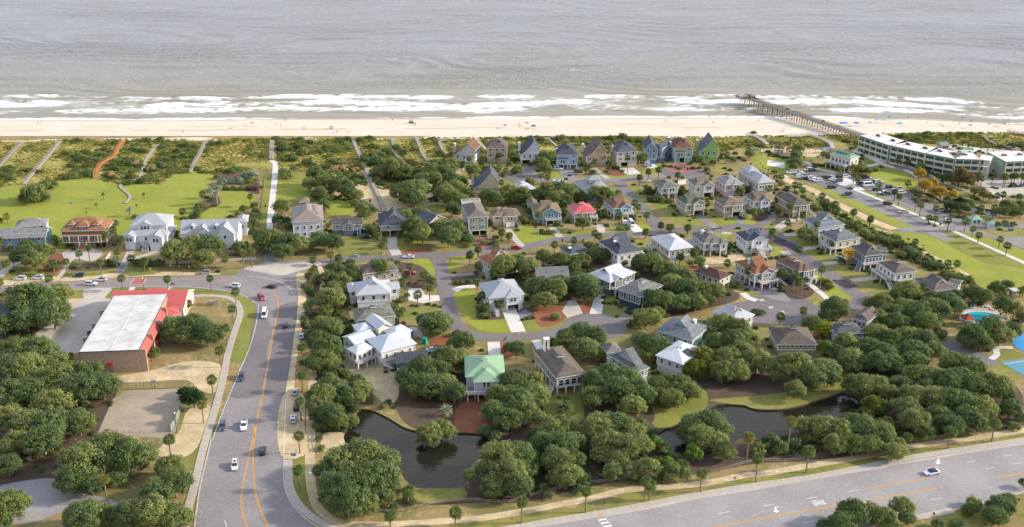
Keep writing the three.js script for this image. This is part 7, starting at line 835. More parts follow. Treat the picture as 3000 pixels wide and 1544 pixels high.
// playground pieces and tables in the park
[['r', 535,245, '#3a3f4a'], ['r', 585,248, '#3a3f4a'], ['r', 712,255, '#8a6230']].forEach(([t, x, y, c], i) => { const r = base('play_hut', at(t, x, y)); tag(r, ['left dark roofed play hut in the sand playground', 'right dark roofed play hut in the sand playground', 'brown wooden play tower in the sand playground'][i], 'play hut'); for (const a of [-1,1]) for (const s of [-1,1]) add('post', memo('pp', () => new MB().box(0,1.4,0,.16,2.8,.16).geo()), flat('#6d5a45'), r).position.set(a * 1.1,0, s * 1.1); add('platform', memo('ppl', () => new MB().box(0,1.2,0,2.3,.16,2.3).geo()), plankMat('#8a7050'), r); add('roof', memo('ppr', () => roofGeo('gx', 3,3,.7,2.7, {}).top.geo()), flat(c), r); add('slide', memo('pps', () => new MB().quad([-.4,1.3,1.1], [.4,1.3,1.1], [.4,.1,3.2], [-.4,.1,3.2]).geo()), flat('#4a6f9c'), r); });
{ const f = at('r', 945,260), r = base('swing_set', f, .1); tag(r, 'tan swing frame standing on the sand playground', 'swing set'); const m = flat('#8f6f42'); for (const x of [-3.5,3.5]) for (const z of [-1.2,1.2]) add('leg', new MB().bar([x, 0, z], [x * .97,3,0], .08,.07,6).geo(), m, r); add('crossbar', new MB().bar([-3.5,3,0], [3.5,3,0], .08,.08,6).geo(), m, r); for (const x of [-2,0,2]) { const s = add('swing', new MB().box(x, .6,0,.6,.06,.25).geo(), IRON, r); add('chain', new MB().bar([x - .28,.6,0], [x - .28,2.95,0], .02,.02,4).bar([x + .28,.6,0], [x + .28,2.95,0], .02,.02,4).geo(), IRON, s); } }
[[260,205, 'picnic table on the grass behind the oak of the park']].forEach(([x, y, l]) => { const r = base('picnic_table', at('r', x, y)); tag(r, l, 'picnic table'); add('tabletop', new MB().box(0,.75,0,4.5,.08,1.6).geo(), plankMat('#a8a49c'), r); for (const s of [-1,1]) { add('bench', new MB().box(0,.45, s * 1.2,4.5,.07,.4).geo(), plankMat('#a8a49c'), r); add('leg', new MB().box(s * 1.6,.38,0,.12,.74,2).geo(), flat('#8a8478'), r); } });
[[1125,250], [1172,240]].forEach(([x, y], i) => umbrella(at('r', x, y), '#4aa0d0', i ? 'right blue parasol on the pavilion terrace' : 'left blue parasol on the pavilion terrace', 2.6));
function umbrella(p, col, label, h = 2.3) { const r = base('parasol', p); tag(r, label, 'parasol'); add('pole', new MB().bar([0,0,0], [0, h, 0], .04,.03,6).geo(), TRIM, r); const g = new THREE.ConeGeometry(1.35,.6,10,1, true); g.translate(0, h, 0); add('canopy', g, flat(col), r); return r; }
// ---------- on the beach ----------
const bh = (x, z) => { const t = (z - duneZ(x)) / (waterZ(x) - duneZ(x)); return mix(.05, SEA + .05, cl(t)); };
const onBeach = (t, x, y) => { let p = at(t, x, y, -.6); p = at(t, x, y, bh(p.x, p.z)); return p; };
function tent(p, col, label) { const r = base('beach_canopy', p, .15); tag(r, label, 'canopy'); for (const a of [-1,1]) for (const s of [-1,1]) add('leg', memo('tl', () => new MB().bar([0,0,0], [0,1.9,0], .04,.04,5).geo()), TRIM, r).position.set(a * 1.25,0, s * 1.25); add('canopy', roofGeo('hip', 3,3,.5,1.9, {}).top.geo(), flat(col), r); return r; }
tent(onBeach('u', 957,332), '#2a6fc0', 'blue beach canopy, left of a close pair right of the pier'); tent(onBeach('u', 988,332), '#2f7ac8', 'blue beach canopy, right of a close pair right of the pier'); tent(onBeach('u', 1087,331), '#2660b8', 'single blue beach canopy right of the canopy pair'); umbrella(onBeach('u', 1262,304), '#8fa8d8', 'pale blue parasol left of a brighter one on the beach'); umbrella(onBeach('u', 1275,298), '#4a90d8', 'bright blue parasol near the middle of the right beach'); tent(onBeach('u', 1387,277), '#2a9a8c', 'teal beach canopy close to the waterline'); umbrella(onBeach('u', 2096,352), '#2a72b8', 'blue parasol at the far right of the beach');
{ const r = base('beach_dome_tent', onBeach('u', 1487,312)); tag(r, 'pale turquoise dome tent on the right beach', 'tent'); add('canopy', new THREE.SphereGeometry(1.9,14,7,0,6.29,0,1.57).scale(1,.8,1), flat('#a8dcd6'), r); add('opening', new MB().tri([-.8,.02,1.78], [.8,.02,1.78], [0,1.1,1.62]).geo(), flat('#5c8a88'), r); }
{ const r = base('beach_buggy', onBeach('S', 1205,361), .1); tag(r, 'small dark beach patrol buggy on the middle of the sand', 'buggy'); add('body', new MB().box(0,.7,0,2.8,.5,1.4).geo(), flat('#3a3530'), r); add('roof', new MB().box(-.2,1.85,0,1.7,.08,1.4).geo(), flat('#23242c'), r); add('frame', new MB().bar([-.9,.9,.6], [-.9,1.8,.6], .05,.05,4).bar([-.9,.9,-.6], [-.9,1.8,-.6], .05,.05,4).bar([.6,.9,.6], [.4,1.8,.6], .05,.05,4).bar([.6,.9,-.6], [.4,1.8,-.6], .05,.05,4).geo(), IRON, r); for (const a of [-.9,.9]) for (const s of [-.7,.7]) add('wheel', carGeo('suv').tyre, TYRE, r).position.set(a, .34, s); }
// people: one continuous body, standing, walking or sitting
function bodyGeo(pose) {
  const J = pose === 'sit' ? { pel: [0,.2,0], chest: [0,.62,-.06], neck: [0,.8,-.05], head: [0,.95,-.02], sh: .19, el: [.25,.42,.1], wr: [.16,.25,.3], hip: .1, kn: [.14,.42,.38], an: [.13,.08,.6], toe: [.13,.06,.75] } : { pel: [0,.92,0], chest: [0,1.28,0], neck: [0,1.48,0], head: [0,1.64,.02], sh: .19, el: [.27,1.13,.02], wr: [.27,.86,.1], hip: .1, kn: [.12,.5, pose === 'walk' ? .12 : .02], an: [.12,.09,0], toe: [.12,.05,.14] };
  const B = [[J.pel, J.chest, .14,.15], [J.chest, J.neck, .14,.06], [J.neck, J.head, .06,.105], [J.head, [J.head[0], J.head[1] + .06, J.head[2]], .105,.1]];
  for (const s of [1,-1]) { const m = v => [v[0] * s, v[1], v[2]], fl = v => pose === 'walk' && s < 0 ? [v[0] * s, v[1], v[2] - .3] : m(v); const sh = [J.sh * s, J.chest[1] + .12, J.chest[2]], hip = [J.hip * s, J.pel[1] - .04, J.pel[2]]; B.push([sh, m(J.el), .06,.05], [m(J.el), m(J.wr), .048,.035], [m(J.wr), [J.wr[0] * s, J.wr[1] - .09, J.wr[2] + .04], .04,.03], [hip, fl(J.kn), .095,.068], [fl(J.kn), fl(J.an), .062,.042], [fl(J.an), fl(J.toe), .045,.035]); }
  const N = 44, mc = new MarchingCubes(N, flat('#888'), false, false, 40000); mc.isolation = 0; const S = 1.0, cy = .88, f = mc.field;
  for (let k = 0; k < N; k++) for (let j = 0; j < N; j++) for (let i = 0; i < N; i++) { const p = [(i / N * 2 - 1) * S, (j / N * 2 - 1) * S + cy, (k / N * 2 - 1) * S]; let d = 0, h = 0; for (const [a, b, r0, r1] of B) { const ab = [b[0] - a[0], b[1] - a[1], b[2] - a[2]], ap = [p[0] - a[0], p[1] - a[1], p[2] - a[2]], t = cl((ap[0] * ab[0] + ap[1] * ab[1] + ap[2] * ab[2]) / (ab[0] ** 2 + ab[1] ** 2 + ab[2] ** 2)); const q = Math.hypot(ap[0] - ab[0] * t, ap[1] - ab[1] * t, ap[2] - ab[2] * t) - mix(r0, r1, t); h += Math.exp(-q * 34); } d = -Math.log(Math.max(h, 1e-30)) / 34; f[i + j * N + k * N * N] = -d; }
  mc.update(); const n = mc.count, g = new THREE.BufferGeometry(); g.setAttribute('position', new THREE.BufferAttribute(mc.positionArray.slice(0, n * 3), 3)); g.setAttribute('normal', new THREE.BufferAttribute(mc.normalArray.slice(0, n * 3), 3)); g.scale(S, S, S); g.translate(0, cy, 0); return g;
}
const BODY = { stand: bodyGeo('stand'), walk: bodyGeo('walk'), sit: bodyGeo('sit') };
const TUB = (y0, y1, r0, r1, d) => { const g = new THREE.CylinderGeometry(r1, r0, y1 - y0,12,1, true); g.scale(1,1, d); g.translate(0, (y0 + y1) / 2,0); return g; };
const SHIRT = TUB(.98,1.42,.185,.215,.8), SHORT = TUB(.68,1.02,.225,.185,.8), HAIR = new THREE.SphereGeometry(.118,10,6,0,6.29,0,1.75).translate(0,1.68,-.005);
const SHIRT2 = SHIRT.clone().translate(0,-.68,-.04), SHORT2 = TUB(.08,.36,.24,.2,.9), HAIR2 = HAIR.clone().translate(0,-.69,-.03);
function person(p, pose, skin, shirt, short, label, turn = 0) { const r = base('person', p, turn); tag(r, label, 'person'); add('body', BODY[pose], flat(skin, .7), r); if (shirt) add('shirt', pose === 'sit' ? SHIRT2 : SHIRT, flat(shirt, .9), r); add('shorts', pose === 'sit' ? SHORT2 : SHORT, flat(short, .9), r); add('hair', pose === 'sit' ? HAIR2 : HAIR, flat(pick(['#3a2a1e', '#5c432c', '#2a211a', '#7a5c34']), .9), r); return r; }
const CLN = { '#c24038': 'red', '#d8d8d4': 'white', '#2c3e6b': 'navy', '#2a2a2e': 'black', '#3f79b8': 'blue', '#c98a3a': 'orange', '#7a8f4a': 'olive', '#b85c86': 'pink', '#8a8a88': 'grey' };
[['S', 111,364, 'stand'], ['S', 121,364, 'walk'], ['S', 794,356, 'walk'], ['S', 834,357, 'stand'], ['S', 838,355, 'walk'], ['S', 811,364, 'sit'], ['S', 976,391, 'walk'], ['S', 986,390, 'stand'], ['S', 823,371, 'stand'], ['S', 674,377, 'sit'], ['S', 680,377, 'sit'], ['S', 1151,355, 'walk'], ['S', 1214,367, 'stand'], ['S', 1218,366, 'stand'], ['S', 1022,392, 'walk'], ['S', 537,389, 'stand'], ['S', 1523,366, 'stand'], ['S', 1538,346, 'walk'], ['S', 1948,358, 'walk'], ['S', 1955,360, 'walk'], ['S', 2090,360, 'sit'], ['S', 2103,379, 'stand'], ['S', 2130,349, 'stand'], ['S', 2222,357, 'stand'], ['S', 2292,386, 'sit'], ['S', 2296,385, 'stand'], ['u', 1237,262, 'stand'], ['u', 1462,268, 'walk'], ['u', 1547,266, 'stand'], ['u', 2030,275, 'walk'], ['u', 2108,297, 'walk'], ['u', 2260,324, 'stand'], ['u', 2272,325, 'stand'], ['u', 2395,320, 'walk'], ['u', 2406,320, 'stand'], ['u', 2437,328, 'walk'], ['u', 2448,282, 'walk'], ['u', 2312,341, 'sit'], ['u', 2334,342, 'sit'], ['u', 2344,342, 'sit'], ['u', 1716,302, 'sit'], ['u', 1832,328, 'stand'], ['u', 1856,332, 'sit'], ['u', 2005,314, 'sit']].forEach(([t, x, y, pose], i) => { seed = i * 991 + 3; const sk = pick(['#c79a7c', '#b98768', '#d2a98c', '#7c553f']), sh = pick(Object.keys(CLN)), so = pick(Object.keys(CLN)), bare = rnd() < .3; const r = person(onBeach(t, x, y), pose, sk, bare ? null : sh, so, 'x', rr(0,6.28)); auto(r, `${{ stand: 'standing', walk: 'walking', sit: 'sitting' }[pose]} beachgoer in ${bare ? CLN[so] + ' shorts' : CLN[sh] + ' top'}`, 'person'); });
['three', 'two'].forEach(() => 0); for (let i = 0; i < 9; i++) land(['beach', 'sand left of the public boardwalk', 'sand before the public boardwalk', 'beach buggy', 'sand behind the ocean row', 'sand behind the tan beach house', 'sand left of the pier', 'right beach canopies', 'far right waterline'][i], [at('S', 110,370), at('S', 640,380), at('S', 820,375), at('S', 1205,361), at('S', 1540,365), at('S', 1950,365), at('S', 2200,370), at('u', 1250,310), at('u', 2350,330)][i]);
person(at('r', 985,430), 'walk', '#b98768', '#d8d8d4', '#2a2a2e', 'person in white shirt walking on the pavilion approach path', 1); person(at('r', 1028,490), 'stand', '#c79a7c', '#c24038', '#2c3e6b', 'person in red shirt standing beside cars at the lot top', 2); person(at('y', 1468,262).setY(.6), 'stand', '#c79a7c', '#3f79b8', '#d8d8d4', 'person in blue shirt standing on the public boardwalk', 0); person(at('C', 2425,225), 'stand', '#b98768', '#2a2a2e', '#8a8a88', 'person in black shirt standing at a palm by the olive house drive', 1);
{ const r = base('beach_chair', onBeach('S', 968,378), .3); tag(r, 'low dark beach chair group under a sunshade left of the buggy', 'beach chairs'); add('seat', new MB().box(0,.3,0,.6,.06,.6).box(1.2,.3,.1,.6,.06,.6).geo(), flat('#3a3a44'), r); add('backrest', new MB().box(0,.6,-.3,.6,.6,.06).box(1.2,.6,-.2,.6,.6,.06).geo(), flat('#2c3e6b'), r); add('canopy', new MB().box(.6,1.5,0,2.2,.05,1.4).geo(), flat('#4a4a52'), r); for (const x of [-.4,1.6]) add('leg', new MB().bar([x, 0,-.6], [x, 1.5,-.6], .03,.03,4).bar([x, 0,.6], [x, 1.5,.6], .03,.03,4).geo(), TRIM, r); }
umbrella(onBeach('S', 910,375), '#d8c2b6', 'pale sunshade parasol beyond the public boardwalk'); umbrella(onBeach('S', 740,369), '#c96a5a', 'coral parasol left of the public boardwalk on the sand'); umbrella(onBeach('S', 1480,376), '#3a5fa0', 'dark blue parasol behind the left of the ocean row'); tent(onBeach('S', 1563,378), '#31486e', 'navy canopy on the sand behind the third beach row house'); umbrella(onBeach('S', 1544,369), '#c04a4a', 'red parasol on the sand left of the navy canopy');
{ const r = base('lawn_toy', at('x', 893,838)); tag(r, 'small blue toy left on the bright lawn', 'toy'); add('body', new MB().box(0,.3,0,1.1,.5,.7).geo(), flat('#5f78b8'), r); add('handle', new MB().bar([-.4,.5,0], [-.8,.9,0], .05,.05,5).geo(), flat('#8b9fd0'), r); }
// ---------- what grows where ----------
// street and garden palms: foot x, foot y, crown y
palms('sabal', 'a', 520,1190,1085,615,1115,1020,685,1085,980,770,1180,1090,905,1105,1010,1000,1100,1060,1105,1160,1080,940,1308,1210,1284,1300,1215,1610,1308,1210,1720,1150,1065,1922,1130,1005,110,1140,1050,60,1195,1100,415,1180,1085,335,1140,1055,405,1070,1000,378,1240,1208,8,1005,925,5,1305,1240,425,975,905,818,1000,880,875,965,840,930,1005,920,890,900,790,1260,945,910,1395,742,700,1507,752,710,1550,655,570,1912,668,585,1865,722,690,1943,722,690,1900,870,800,1940,860,785);
palms('yellow', 'a', 1858,1135,1020,60,792,740,890,1110,1070);
palms('jelly', 'a', 790,612,570,1098,605,565,735,678,640,988,740,695,1043,675,645,660,730,708,1000,1060,1035,890,1120,1075,1608,602,545,1655,642,565);
palms('sabal', 'e', 1438,545,495,1775,640,535,1733,800,680,1687,978,850,1622,1180,1070,1798,500,400,1158,930,870,1190,900,860);
palms('sabal', 'i', 1303,808,660,1420,1000,940,760,90,70); palms('yellow', 'i', 1552,535,395,820,1150,965);
palms('sabal', 'f', 568,205,160,560,345,250,575,300,230,530,330,280,545,422,378,525,590,512,1362,520,425,1455,470,378,1222,650,565,1305,290,210,1408,355,272,1450,360,310,1475,380,320,1260,400,372,1830,300,205,1760,195,122,1850,500,430,1885,578,515,1820,385,330,1985,560,500,485,1165,1040,480,870,825,500,670,620,800,700,655,1560,1270,1200,900,680,650,1460,320,290,1240,370,330);
palms('yellow', 'f', 700,175,122,1825,150,80,515,400,370);
palms('sabal', 'j', 475,515,370,465,765,630,460,1050,890,605,1000,895,1290,1150,1050,1155,1322,1240,1650,1330,1215,1755,1050,935); palms('jelly', 'j', 1580,480,440,1880,500,460);
palms('sabal', 'k', 333,1296,1135,820,1215,1055,1268,1130,980,1305,1120,1010,1697,1062,920,1560,900,860); palms('yellow', 'k', 2047,810,645); palms('fern', 'k', 650,495,425);
palms('sabal', 'l', 35,980,805,420,912,750,1500,730,600,1832,676,535,1185,700,645,1950,520,440,1900,480,430,1680,1250,1170,1640,1230,1190); palms('yellow', 'l', 275,766,525);
palms('sabal', 'b', 545,885,840,1000,655,620,1278,960,885,1090,1025,960,1060,945,890,1110,985,930,1040,900,850,1075,880,840,1760,1100,1035,1757,385,300,1700,400,345,1980,330,270,1822,1150,1105,2000,920,860,2055,925,885,1988,775,730,825,462,415,1600,285,265,1030,820,790,985,880,830);
palms('sabal', 'c', 195,415,300,137,388,345,415,322,265,422,450,365,380,430,378,365,420,365,868,372,295,976,362,315,1080,420,372,1110,420,350,1145,380,322,1060,370,325,1270,392,330,1350,342,290,1397,420,292,1440,322,268,1487,352,282,1508,410,285,1525,382,298,1558,462,392,1634,456,378,1490,506,438,1780,482,422,740,492,430,790,492,440,437,542,480,210,562,518,430,792,735,590,812,750,715,812,725,440,925,852,500,937,882,905,772,735,1152,932,868,1180,942,890,990,962,920,903,955,922,842,1022,952,1060,965,930,200,1105,1028,260,1058,990,262,1202,1120,1537,907,852,1655,867,800,1727,882,820,1860,872,822,1453,682,635,1480,712,665,1545,792,728,1335,792,730,1171,706,660,1797,1112,1050,1897,1117,1005,1435,1092,1035,1375,1122,1085,605,682,650,452,480,420,470,440,390,400,340,300,330,300,265);
palms('sabal', 'm', 102,662,558,210,577,488,340,572,462,580,622,522,628,782,698,335,772,695,1214,1037,890,936,987,880,1052,792,728,1515,1077,990,1838,1082,995,1822,932,828,1610,912,852,1870,622,548,1975,1082,925,155,457,296,410,335,252,862,432,318,808,402,328,1190,372,268,1270,382,308,1492,417,378,1432,172,92,1755,212,158,1847,232,162,1948,257,192,367,1262,1160,174,1326,1242,470,1242,1178,700,1262,1185,1758,1326,1230,1620,1240,1215,880,330,290,940,360,300,1240,380,320,1350,360,330,1300,390,350,1400,350,320,920,480,440,980,470,430,1040,420,370,1080,380,350,300,480,440,90,440,300,190,330,280,130,360,280,520,760,720,570,770,720);
palms('jelly', 'm', 410,800,770,190,1090,1020,80,1000,930,540,1290,1250,620,1300,1260);
palms('sabal', 'n', 607,752,648,768,767,598,1196,792,730,1447,997,825,1460,602,518,2065,602,575,1760,492,340,2080,1110,960,2020,1060,900,1880,990,830);
palms('sabal', 'r', 240,1067,982,548,1077,990,540,932,815,695,1052,905,858,1132,1040,666,1202,1120,710,1205,1160,480,1322,1230,757,732,652,817,732,660,858,802,715,988,812,752,1090,902,788,1262,1012,895,1490,1087,995,1698,1167,1080,1110,352,260,1170,377,285,1255,402,305,1350,397,342,1312,540,462,1495,632,520,1545,662,570,1748,662,595,1800,802,645,2003,852,735,2060,912,790,1625,292,232,1518,212,178,585,602,540,213,417,378,706,152,98,360,450,420,430,500,460,330,400,370,880,340,290,800,330,250,840,300,240,770,390,320,740,430,360,1050,340,290,940,540,510,900,520,490,390,470,440,1040,880,820,1130,850,790);
palms('yellow', 'r', 1015,1312,1140);
palms('sabal', 's', 305,892,778,105,1052,910,168,1137,985,430,1202,1050,498,1287,1115,740,1292,1170,1160,1152,1082,1298,1192,1105,1444,832,705,1400,790,650,1790,852,665,1815,842,680,1918,782,665,1960,792,660,2068,812,660,2117,782,685,1640,642,578,1874,622,570,1682,1092,975,1778,1077,955,1444,1262,1165,1638,1302,1155,1300,882,775,146,522,415,305,542,445,1045,572,525,1134,562,515,1294,562,485,1464,542,475,1516,562,495,1618,792,705,1162,262,138,1254,242,182,1444,212,148,1550,292,258,1640,302,272,1738,292,258,1800,122,52,1064,237,202,496,152,88,600,242,188,650,262,222,892,282,242,1428,642,615,230,510,420,330,500,470,560,640,600,700,650,600,760,740,680,820,680,620,1000,250,215,1320,290,265,1950,250,195,2030,240,185,1590,150,90,1690,130,80,1850,160,215,1520,220,190,1960,1310,1200,1830,1320,1200,1730,1310,1200,2060,1320,1230);
palms('sabal', 'd', 1495,852,772,1625,852,775,1682,892,832,1728,942,882,1886,982,912,1939,1037,962,1246,987,928,1565,1132,1098,1493,1132,1092,1196,937,902,776,772,708,903,817,758,483,962,800,617,1012,940,715,978,935,365,1032,992,523,1302,1140,235,1262,1178,325,1272,1180,378,1312,1228,1352,790,750,1400,800,755); palms('date', 'd', 740,1112,1030);
palms('sabal', 'h', 388,658,545,217,655,590,1092,372,342,716,760,710,1460,760,720,1030,360,330,1110,480,430,2040,640,620); palms('sabal', 't', 300,540,480,930,1190,1150,1010,1190,1150,1060,160,100,1090,150,90,950,1230,1180);
// live oaks and the wood round the pond: crown middle x, y, crown radius
const O = (t, ...a) => trees('oak', null, t, ...a), R0 = (t, ...a) => trees('round', null, t, ...a), SH = (t, ...a) => trees('bush', null, t, ...a);
O('e', 230,470,165,400,560,140,200,610,110,450,430,95,30,655,90,120,850,120,300,850,120,430,940,110,200,980,140,60,1000,130,430,1080,140,650,1030,120,610,1150,140,780,1120,120,250,1150,140,100,1180,130,410,1230,140,1330,680,110,1480,660,120,1580,725,105,1420,740,85); SH('e', 700,980,80,770,965,55,540,890,40,690,720,30,640,820,25,210,745,30,1130,885,45,1150,860,40);
O('i', 60,480,120,200,540,140,400,540,140,600,520,120,330,660,140,130,690,110,60,850,100,640,830,160,820,740,160,980,790,160,1090,780,110,540,960,130,700,1000,100,880,950,85,1290,880,105,1330,1000,120,1200,1060,120,70,1180,140,650,1250,130,800,1220,95,980,1240,125,1150,1220,140,1310,1250,125); SH('i', 1400,950,70,1420,1270,75,560,1310,90,10,1300,90); trees('jun', '#2f4a18', 'i', 1475,345,112,1420,300,70);
O('a', 1340,1010,105,1480,980,105,1600,985,105,1550,1050,85,180,1040,85,260,1070,85,330,1010,75,1830,970,58,2010,900,75,200,960,60); SH('a', 260,575,105,200,590,70,320,590,60,340,505,55,400,500,45,570,1115,38,1130,1095,45,1050,1095,42,1210,1090,45,830,1095,40,880,1090,40,400,1130,45,1030,740,30,1320,880,60,1280,960,50,680,1120,20,1660,1150,22,90,1150,25,440,1100,35,60,980,40,1095,980,18,1140,975,16,560,985,20,0,770,30);
O('b', 240,910,95,380,930,100,330,1000,80,450,950,75,170,960,60,620,900,75,710,930,85,560,940,60,1310,545,100,1240,545,80,1370,525,85,1340,600,80,1570,565,80,1650,535,80,1720,565,60,1640,600,70,1570,500,60,1260,745,75,1375,730,75,1330,820,90,1440,810,60,1400,885,80,1545,820,75,1650,820,80,1600,895,85,1180,370,90,1100,385,70,1270,395,75); R0('b', 320,670,65,300,770,48,650,655,52,590,430,75,680,480,75,540,490,55,780,500,75,840,540,55,620,560,55,730,430,55,930,690,50,900,580,45,1620,690,55,1460,390,70,1560,400,60,1620,350,60,1500,350,50,1790,390,50,1480,440,60,1400,450,60,1700,610,50); SH('b', 370,770,38,380,820,35,365,415,60,340,400,40,420,380,35,520,330,45,590,585,55,640,590,50,700,595,40,1750,920,55,1300,910,45,1700,900,50,1050,460,40,1010,690,45,940,740,40,990,720,35,1130,240,50,1010,290,45,1050,320,60,1200,220,45,1260,250,40,880,640,45,760,1030,25,740,870,25,1230,880,35,690,800,28,1530,260,40,1600,300,40,1870,940,35,1830,380,40,1900,380,45,1960,400,40,1340,220,40,480,250,45,500,210,40,340,215,45,420,300,35,890,470,35,950,310,40); trees('bush', '#6f6a2c', 'b', 1230,345,70,1310,345,60); trees('bush', '#8b9a80', 'b', 1140,430,30,310,230,25);
trees('bush', '#8b9a80', 'y', 860,570,65,980,560,60,1080,555,60,1240,500,90,1290,610,55,1160,490,70,740,650,60,800,660,60,1340,620,40); SH('y', 800,510,45,900,640,45,1000,645,50,1100,650,45,740,790,45,640,860,55,580,870,60,560,930,60,530,990,60,640,820,40,760,855,40,1270,860,55,1280,930,55,1130,910,60,1060,975,50,1230,1010,70,1250,1080,70,1180,1050,60,660,750,40,960,990,40,1270,1180,60,480,1010,45,370,1020,40); trees('bush', '#7d5a48', 'y', 1200,640,50,1290,650,45); trees('bush', '#8a8a2a', 'y', 1200,570,55,1280,555,45);
R0('c', 800,550,75,900,545,78,970,565,65,860,600,65,750,565,55,930,620,55,1150,575,65,1230,580,65,1090,595,45,500,565,65,600,575,62,650,605,45,330,590,60,400,605,55,60,465,65,120,480,55,100,545,55,30,565,55,210,385,48,240,440,38,740,330,58,780,380,48,760,290,45,1060,790,55,660,480,40,560,380,38); SH('c', 280,345,22,310,365,22,340,385,22,290,335,20,360,400,18,1620,605,36,1655,612,34,1580,608,32,540,395,32,500,345,28,720,385,22,1140,400,26,880,740,32,800,860,26,830,862,26,750,855,30,860,800,30,1150,760,35,1240,800,25,1340,830,28,1400,830,26,1440,740,32,400,900,30,390,940,32,400,970,28,340,790,30,450,780,28,560,835,22,700,790,30,960,855,22,690,740,25,610,1020,20,200,900,35,180,960,30,1200,735,30,920,700,34,660,340,26,1130,275,40,960,420,18,1730,350,24,1680,345,22,1790,370,20,1360,390,18,1240,390,18,1900,365,25,1950,360,25,2010,385,30,2050,330,30,1290,360,24,1100,960,40,1150,975,30,1730,625,30,1540,500,20,1450,490,18,1500,560,18,1330,560,32,1210,500,28,1030,480,26,930,450,20); trees('bush', '#8a8a2a', 'c', 320,370,14,300,350,14);
trees('bush', '#8a6a30', 'm', 660,940,60); SH('m', 200,700,48,180,740,45,250,790,42,230,830,45,290,840,48,370,840,48,440,820,42,470,840,42,500,900,38,560,920,45,600,960,42,730,1085,28,780,1020,34,880,990,22,700,1035,22,1070,810,22,950,815,30,880,818,30,1000,812,30,1210,735,26,1600,690,55,1500,930,42,1610,985,50,1580,960,40,1630,1080,22,1590,1080,20,1760,960,34,1900,920,58,1960,970,50,2040,960,45,1760,1135,24,1930,700,42,1880,740,40,1820,690,40,1980,800,34,1830,590,36,1900,620,34,1700,530,34,1640,500,34,1590,480,30,980,570,30,1190,500,34,1240,450,38,1170,430,32,560,600,26,400,420,18,440,410,18,490,415,18,560,420,22,820,440,24,700,380,18,1280,330,44,1200,300,40,1120,300,40,1350,300,34,1420,330,36,1150,250,40,1300,240,40,900,380,38,850,350,34,770,350,32,960,500,28,1870,290,22,1800,280,22,1720,260,22,1950,295,20,1340,1180,38,1780,740,34,640,760,30,590,740,28,1110,700,26,280,720,40); R0('m', 1560,650,70,1650,680,55,1700,690,65,1360,720,58,1760,670,55,1490,245,55,790,310,40,2080,270,55,2060,220,50,2000,370,55);
O('g', 200,460,95,290,440,85,380,475,88,150,525,55,640,420,70,745,430,65,960,385,60,900,375,62,480,640,105,580,650,100,510,725,80,620,585,72,420,625,72,800,600,95,850,655,80,760,560,62,820,690,60,1250,440,75,1330,425,82,1420,495,82,1500,525,82,1580,570,82,1480,600,80,1590,650,100,1700,650,92,1800,655,82,1660,740,80,1560,740,80,1350,720,100,1430,745,80,1750,725,60,1290,855,95,780,990,110,700,1020,100,880,1020,100,810,1100,105,920,1120,75,1330,1060,110,1240,1030,75,1420,1100,85,1290,1130,72,1480,1175,60,1780,965,85,1870,925,100,1970,960,100,1830,1045,95,1940,1050,100,2050,1010,90,1900,1180,100,2000,1130,92,2060,1220,90,1890,1270,80,1990,1290,80); R0('g', 500,400,58,800,420,52,740,480,42,1370,835,55,1230,890,55,300,1100,70,250,1085,50,560,1050,40,630,1060,50); trees('oak', '#6a6f1e', 'g', 1700,1170,105,1650,1250,85); trees('round', '#8a7f1e', 'g', 1790,1150,45); SH('g', 350,365,20,590,850,42,380,860,22,340,870,20,420,855,20,60,840,36,20,800,36,1060,845,20,1440,840,26,960,740,22,1000,745,22,1050,750,22,330,1045,25,30,1100,22,1850,250,18,1820,370,24,1750,260,20,1690,420,40,1700,460,30,1940,610,35,1980,620,30,1240,290,22,1200,530,40,860,300,30,910,310,30,1180,270,22,1470,225,28,1500,230,26,1740,190,22,1160,920,28);
O('f', 700,460,105,640,660,95,720,700,85,620,745,75,680,850,110,640,930,105,780,420,60,560,950,62,1490,640,115,1420,625,70,1560,625,70,1490,700,62,1310,1040,105,1400,1000,112,1500,1010,105,1330,1130,100,1450,1120,112,1560,1110,105,1640,1170,85,1620,920,100,1560,885,85,1680,900,80,1720,775,85,1640,800,55,700,1130,100,640,1200,105,900,1080,62,940,1150,80); R0('f', 850,250,75,780,310,65,730,230,62,1090,225,75,1040,200,55,720,370,48,660,540,52,740,870,55,780,1180,70,900,1210,62,600,1270,80,830,690,45,680,300,55,1700,975,50); SH('f', 540,400,35,500,560,25,560,480,35,740,1010,65,820,1030,50,670,1020,60,740,350,40,1240,880,35,1190,930,30,1270,860,28,1660,330,28,1700,330,26,1750,325,28,1320,500,22,1360,500,22,1440,490,22,1490,500,24,1530,510,20,1210,620,28,1240,470,32,1280,430,26,1340,560,24,870,660,30,480,940,30,1860,590,34,1900,590,26,1380,310,22,1300,330,20,1350,330,18,1200,440,22,1780,1010,30,1180,520,34,1250,540,30,760,160,35,850,180,38,1150,170,32,1210,180,28,1640,250,18,1130,1250,35,1100,1280,35,2060,830,45,1660,720,40,840,800,45,830,740,45); trees('bush', '#8f7f66', 'f', 730,1120,40,590,420,35);
O('j', 640,330,105,700,470,100,830,330,95,880,270,70,600,480,65,760,520,80,850,520,60,1450,610,95,1540,570,85,1600,610,62,820,840,150,960,800,150,1080,840,140,770,1000,140,910,1000,155,1060,960,150,1140,1020,100,830,1120,150,950,1150,110,710,1090,100,1130,1090,80); SH('j', 610,650,32,625,725,32,600,560,45,1400,665,50,1480,690,50,1180,1180,40,1330,1140,40,1280,1110,40,1140,360,22,1180,410,22,660,560,60,880,430,45);
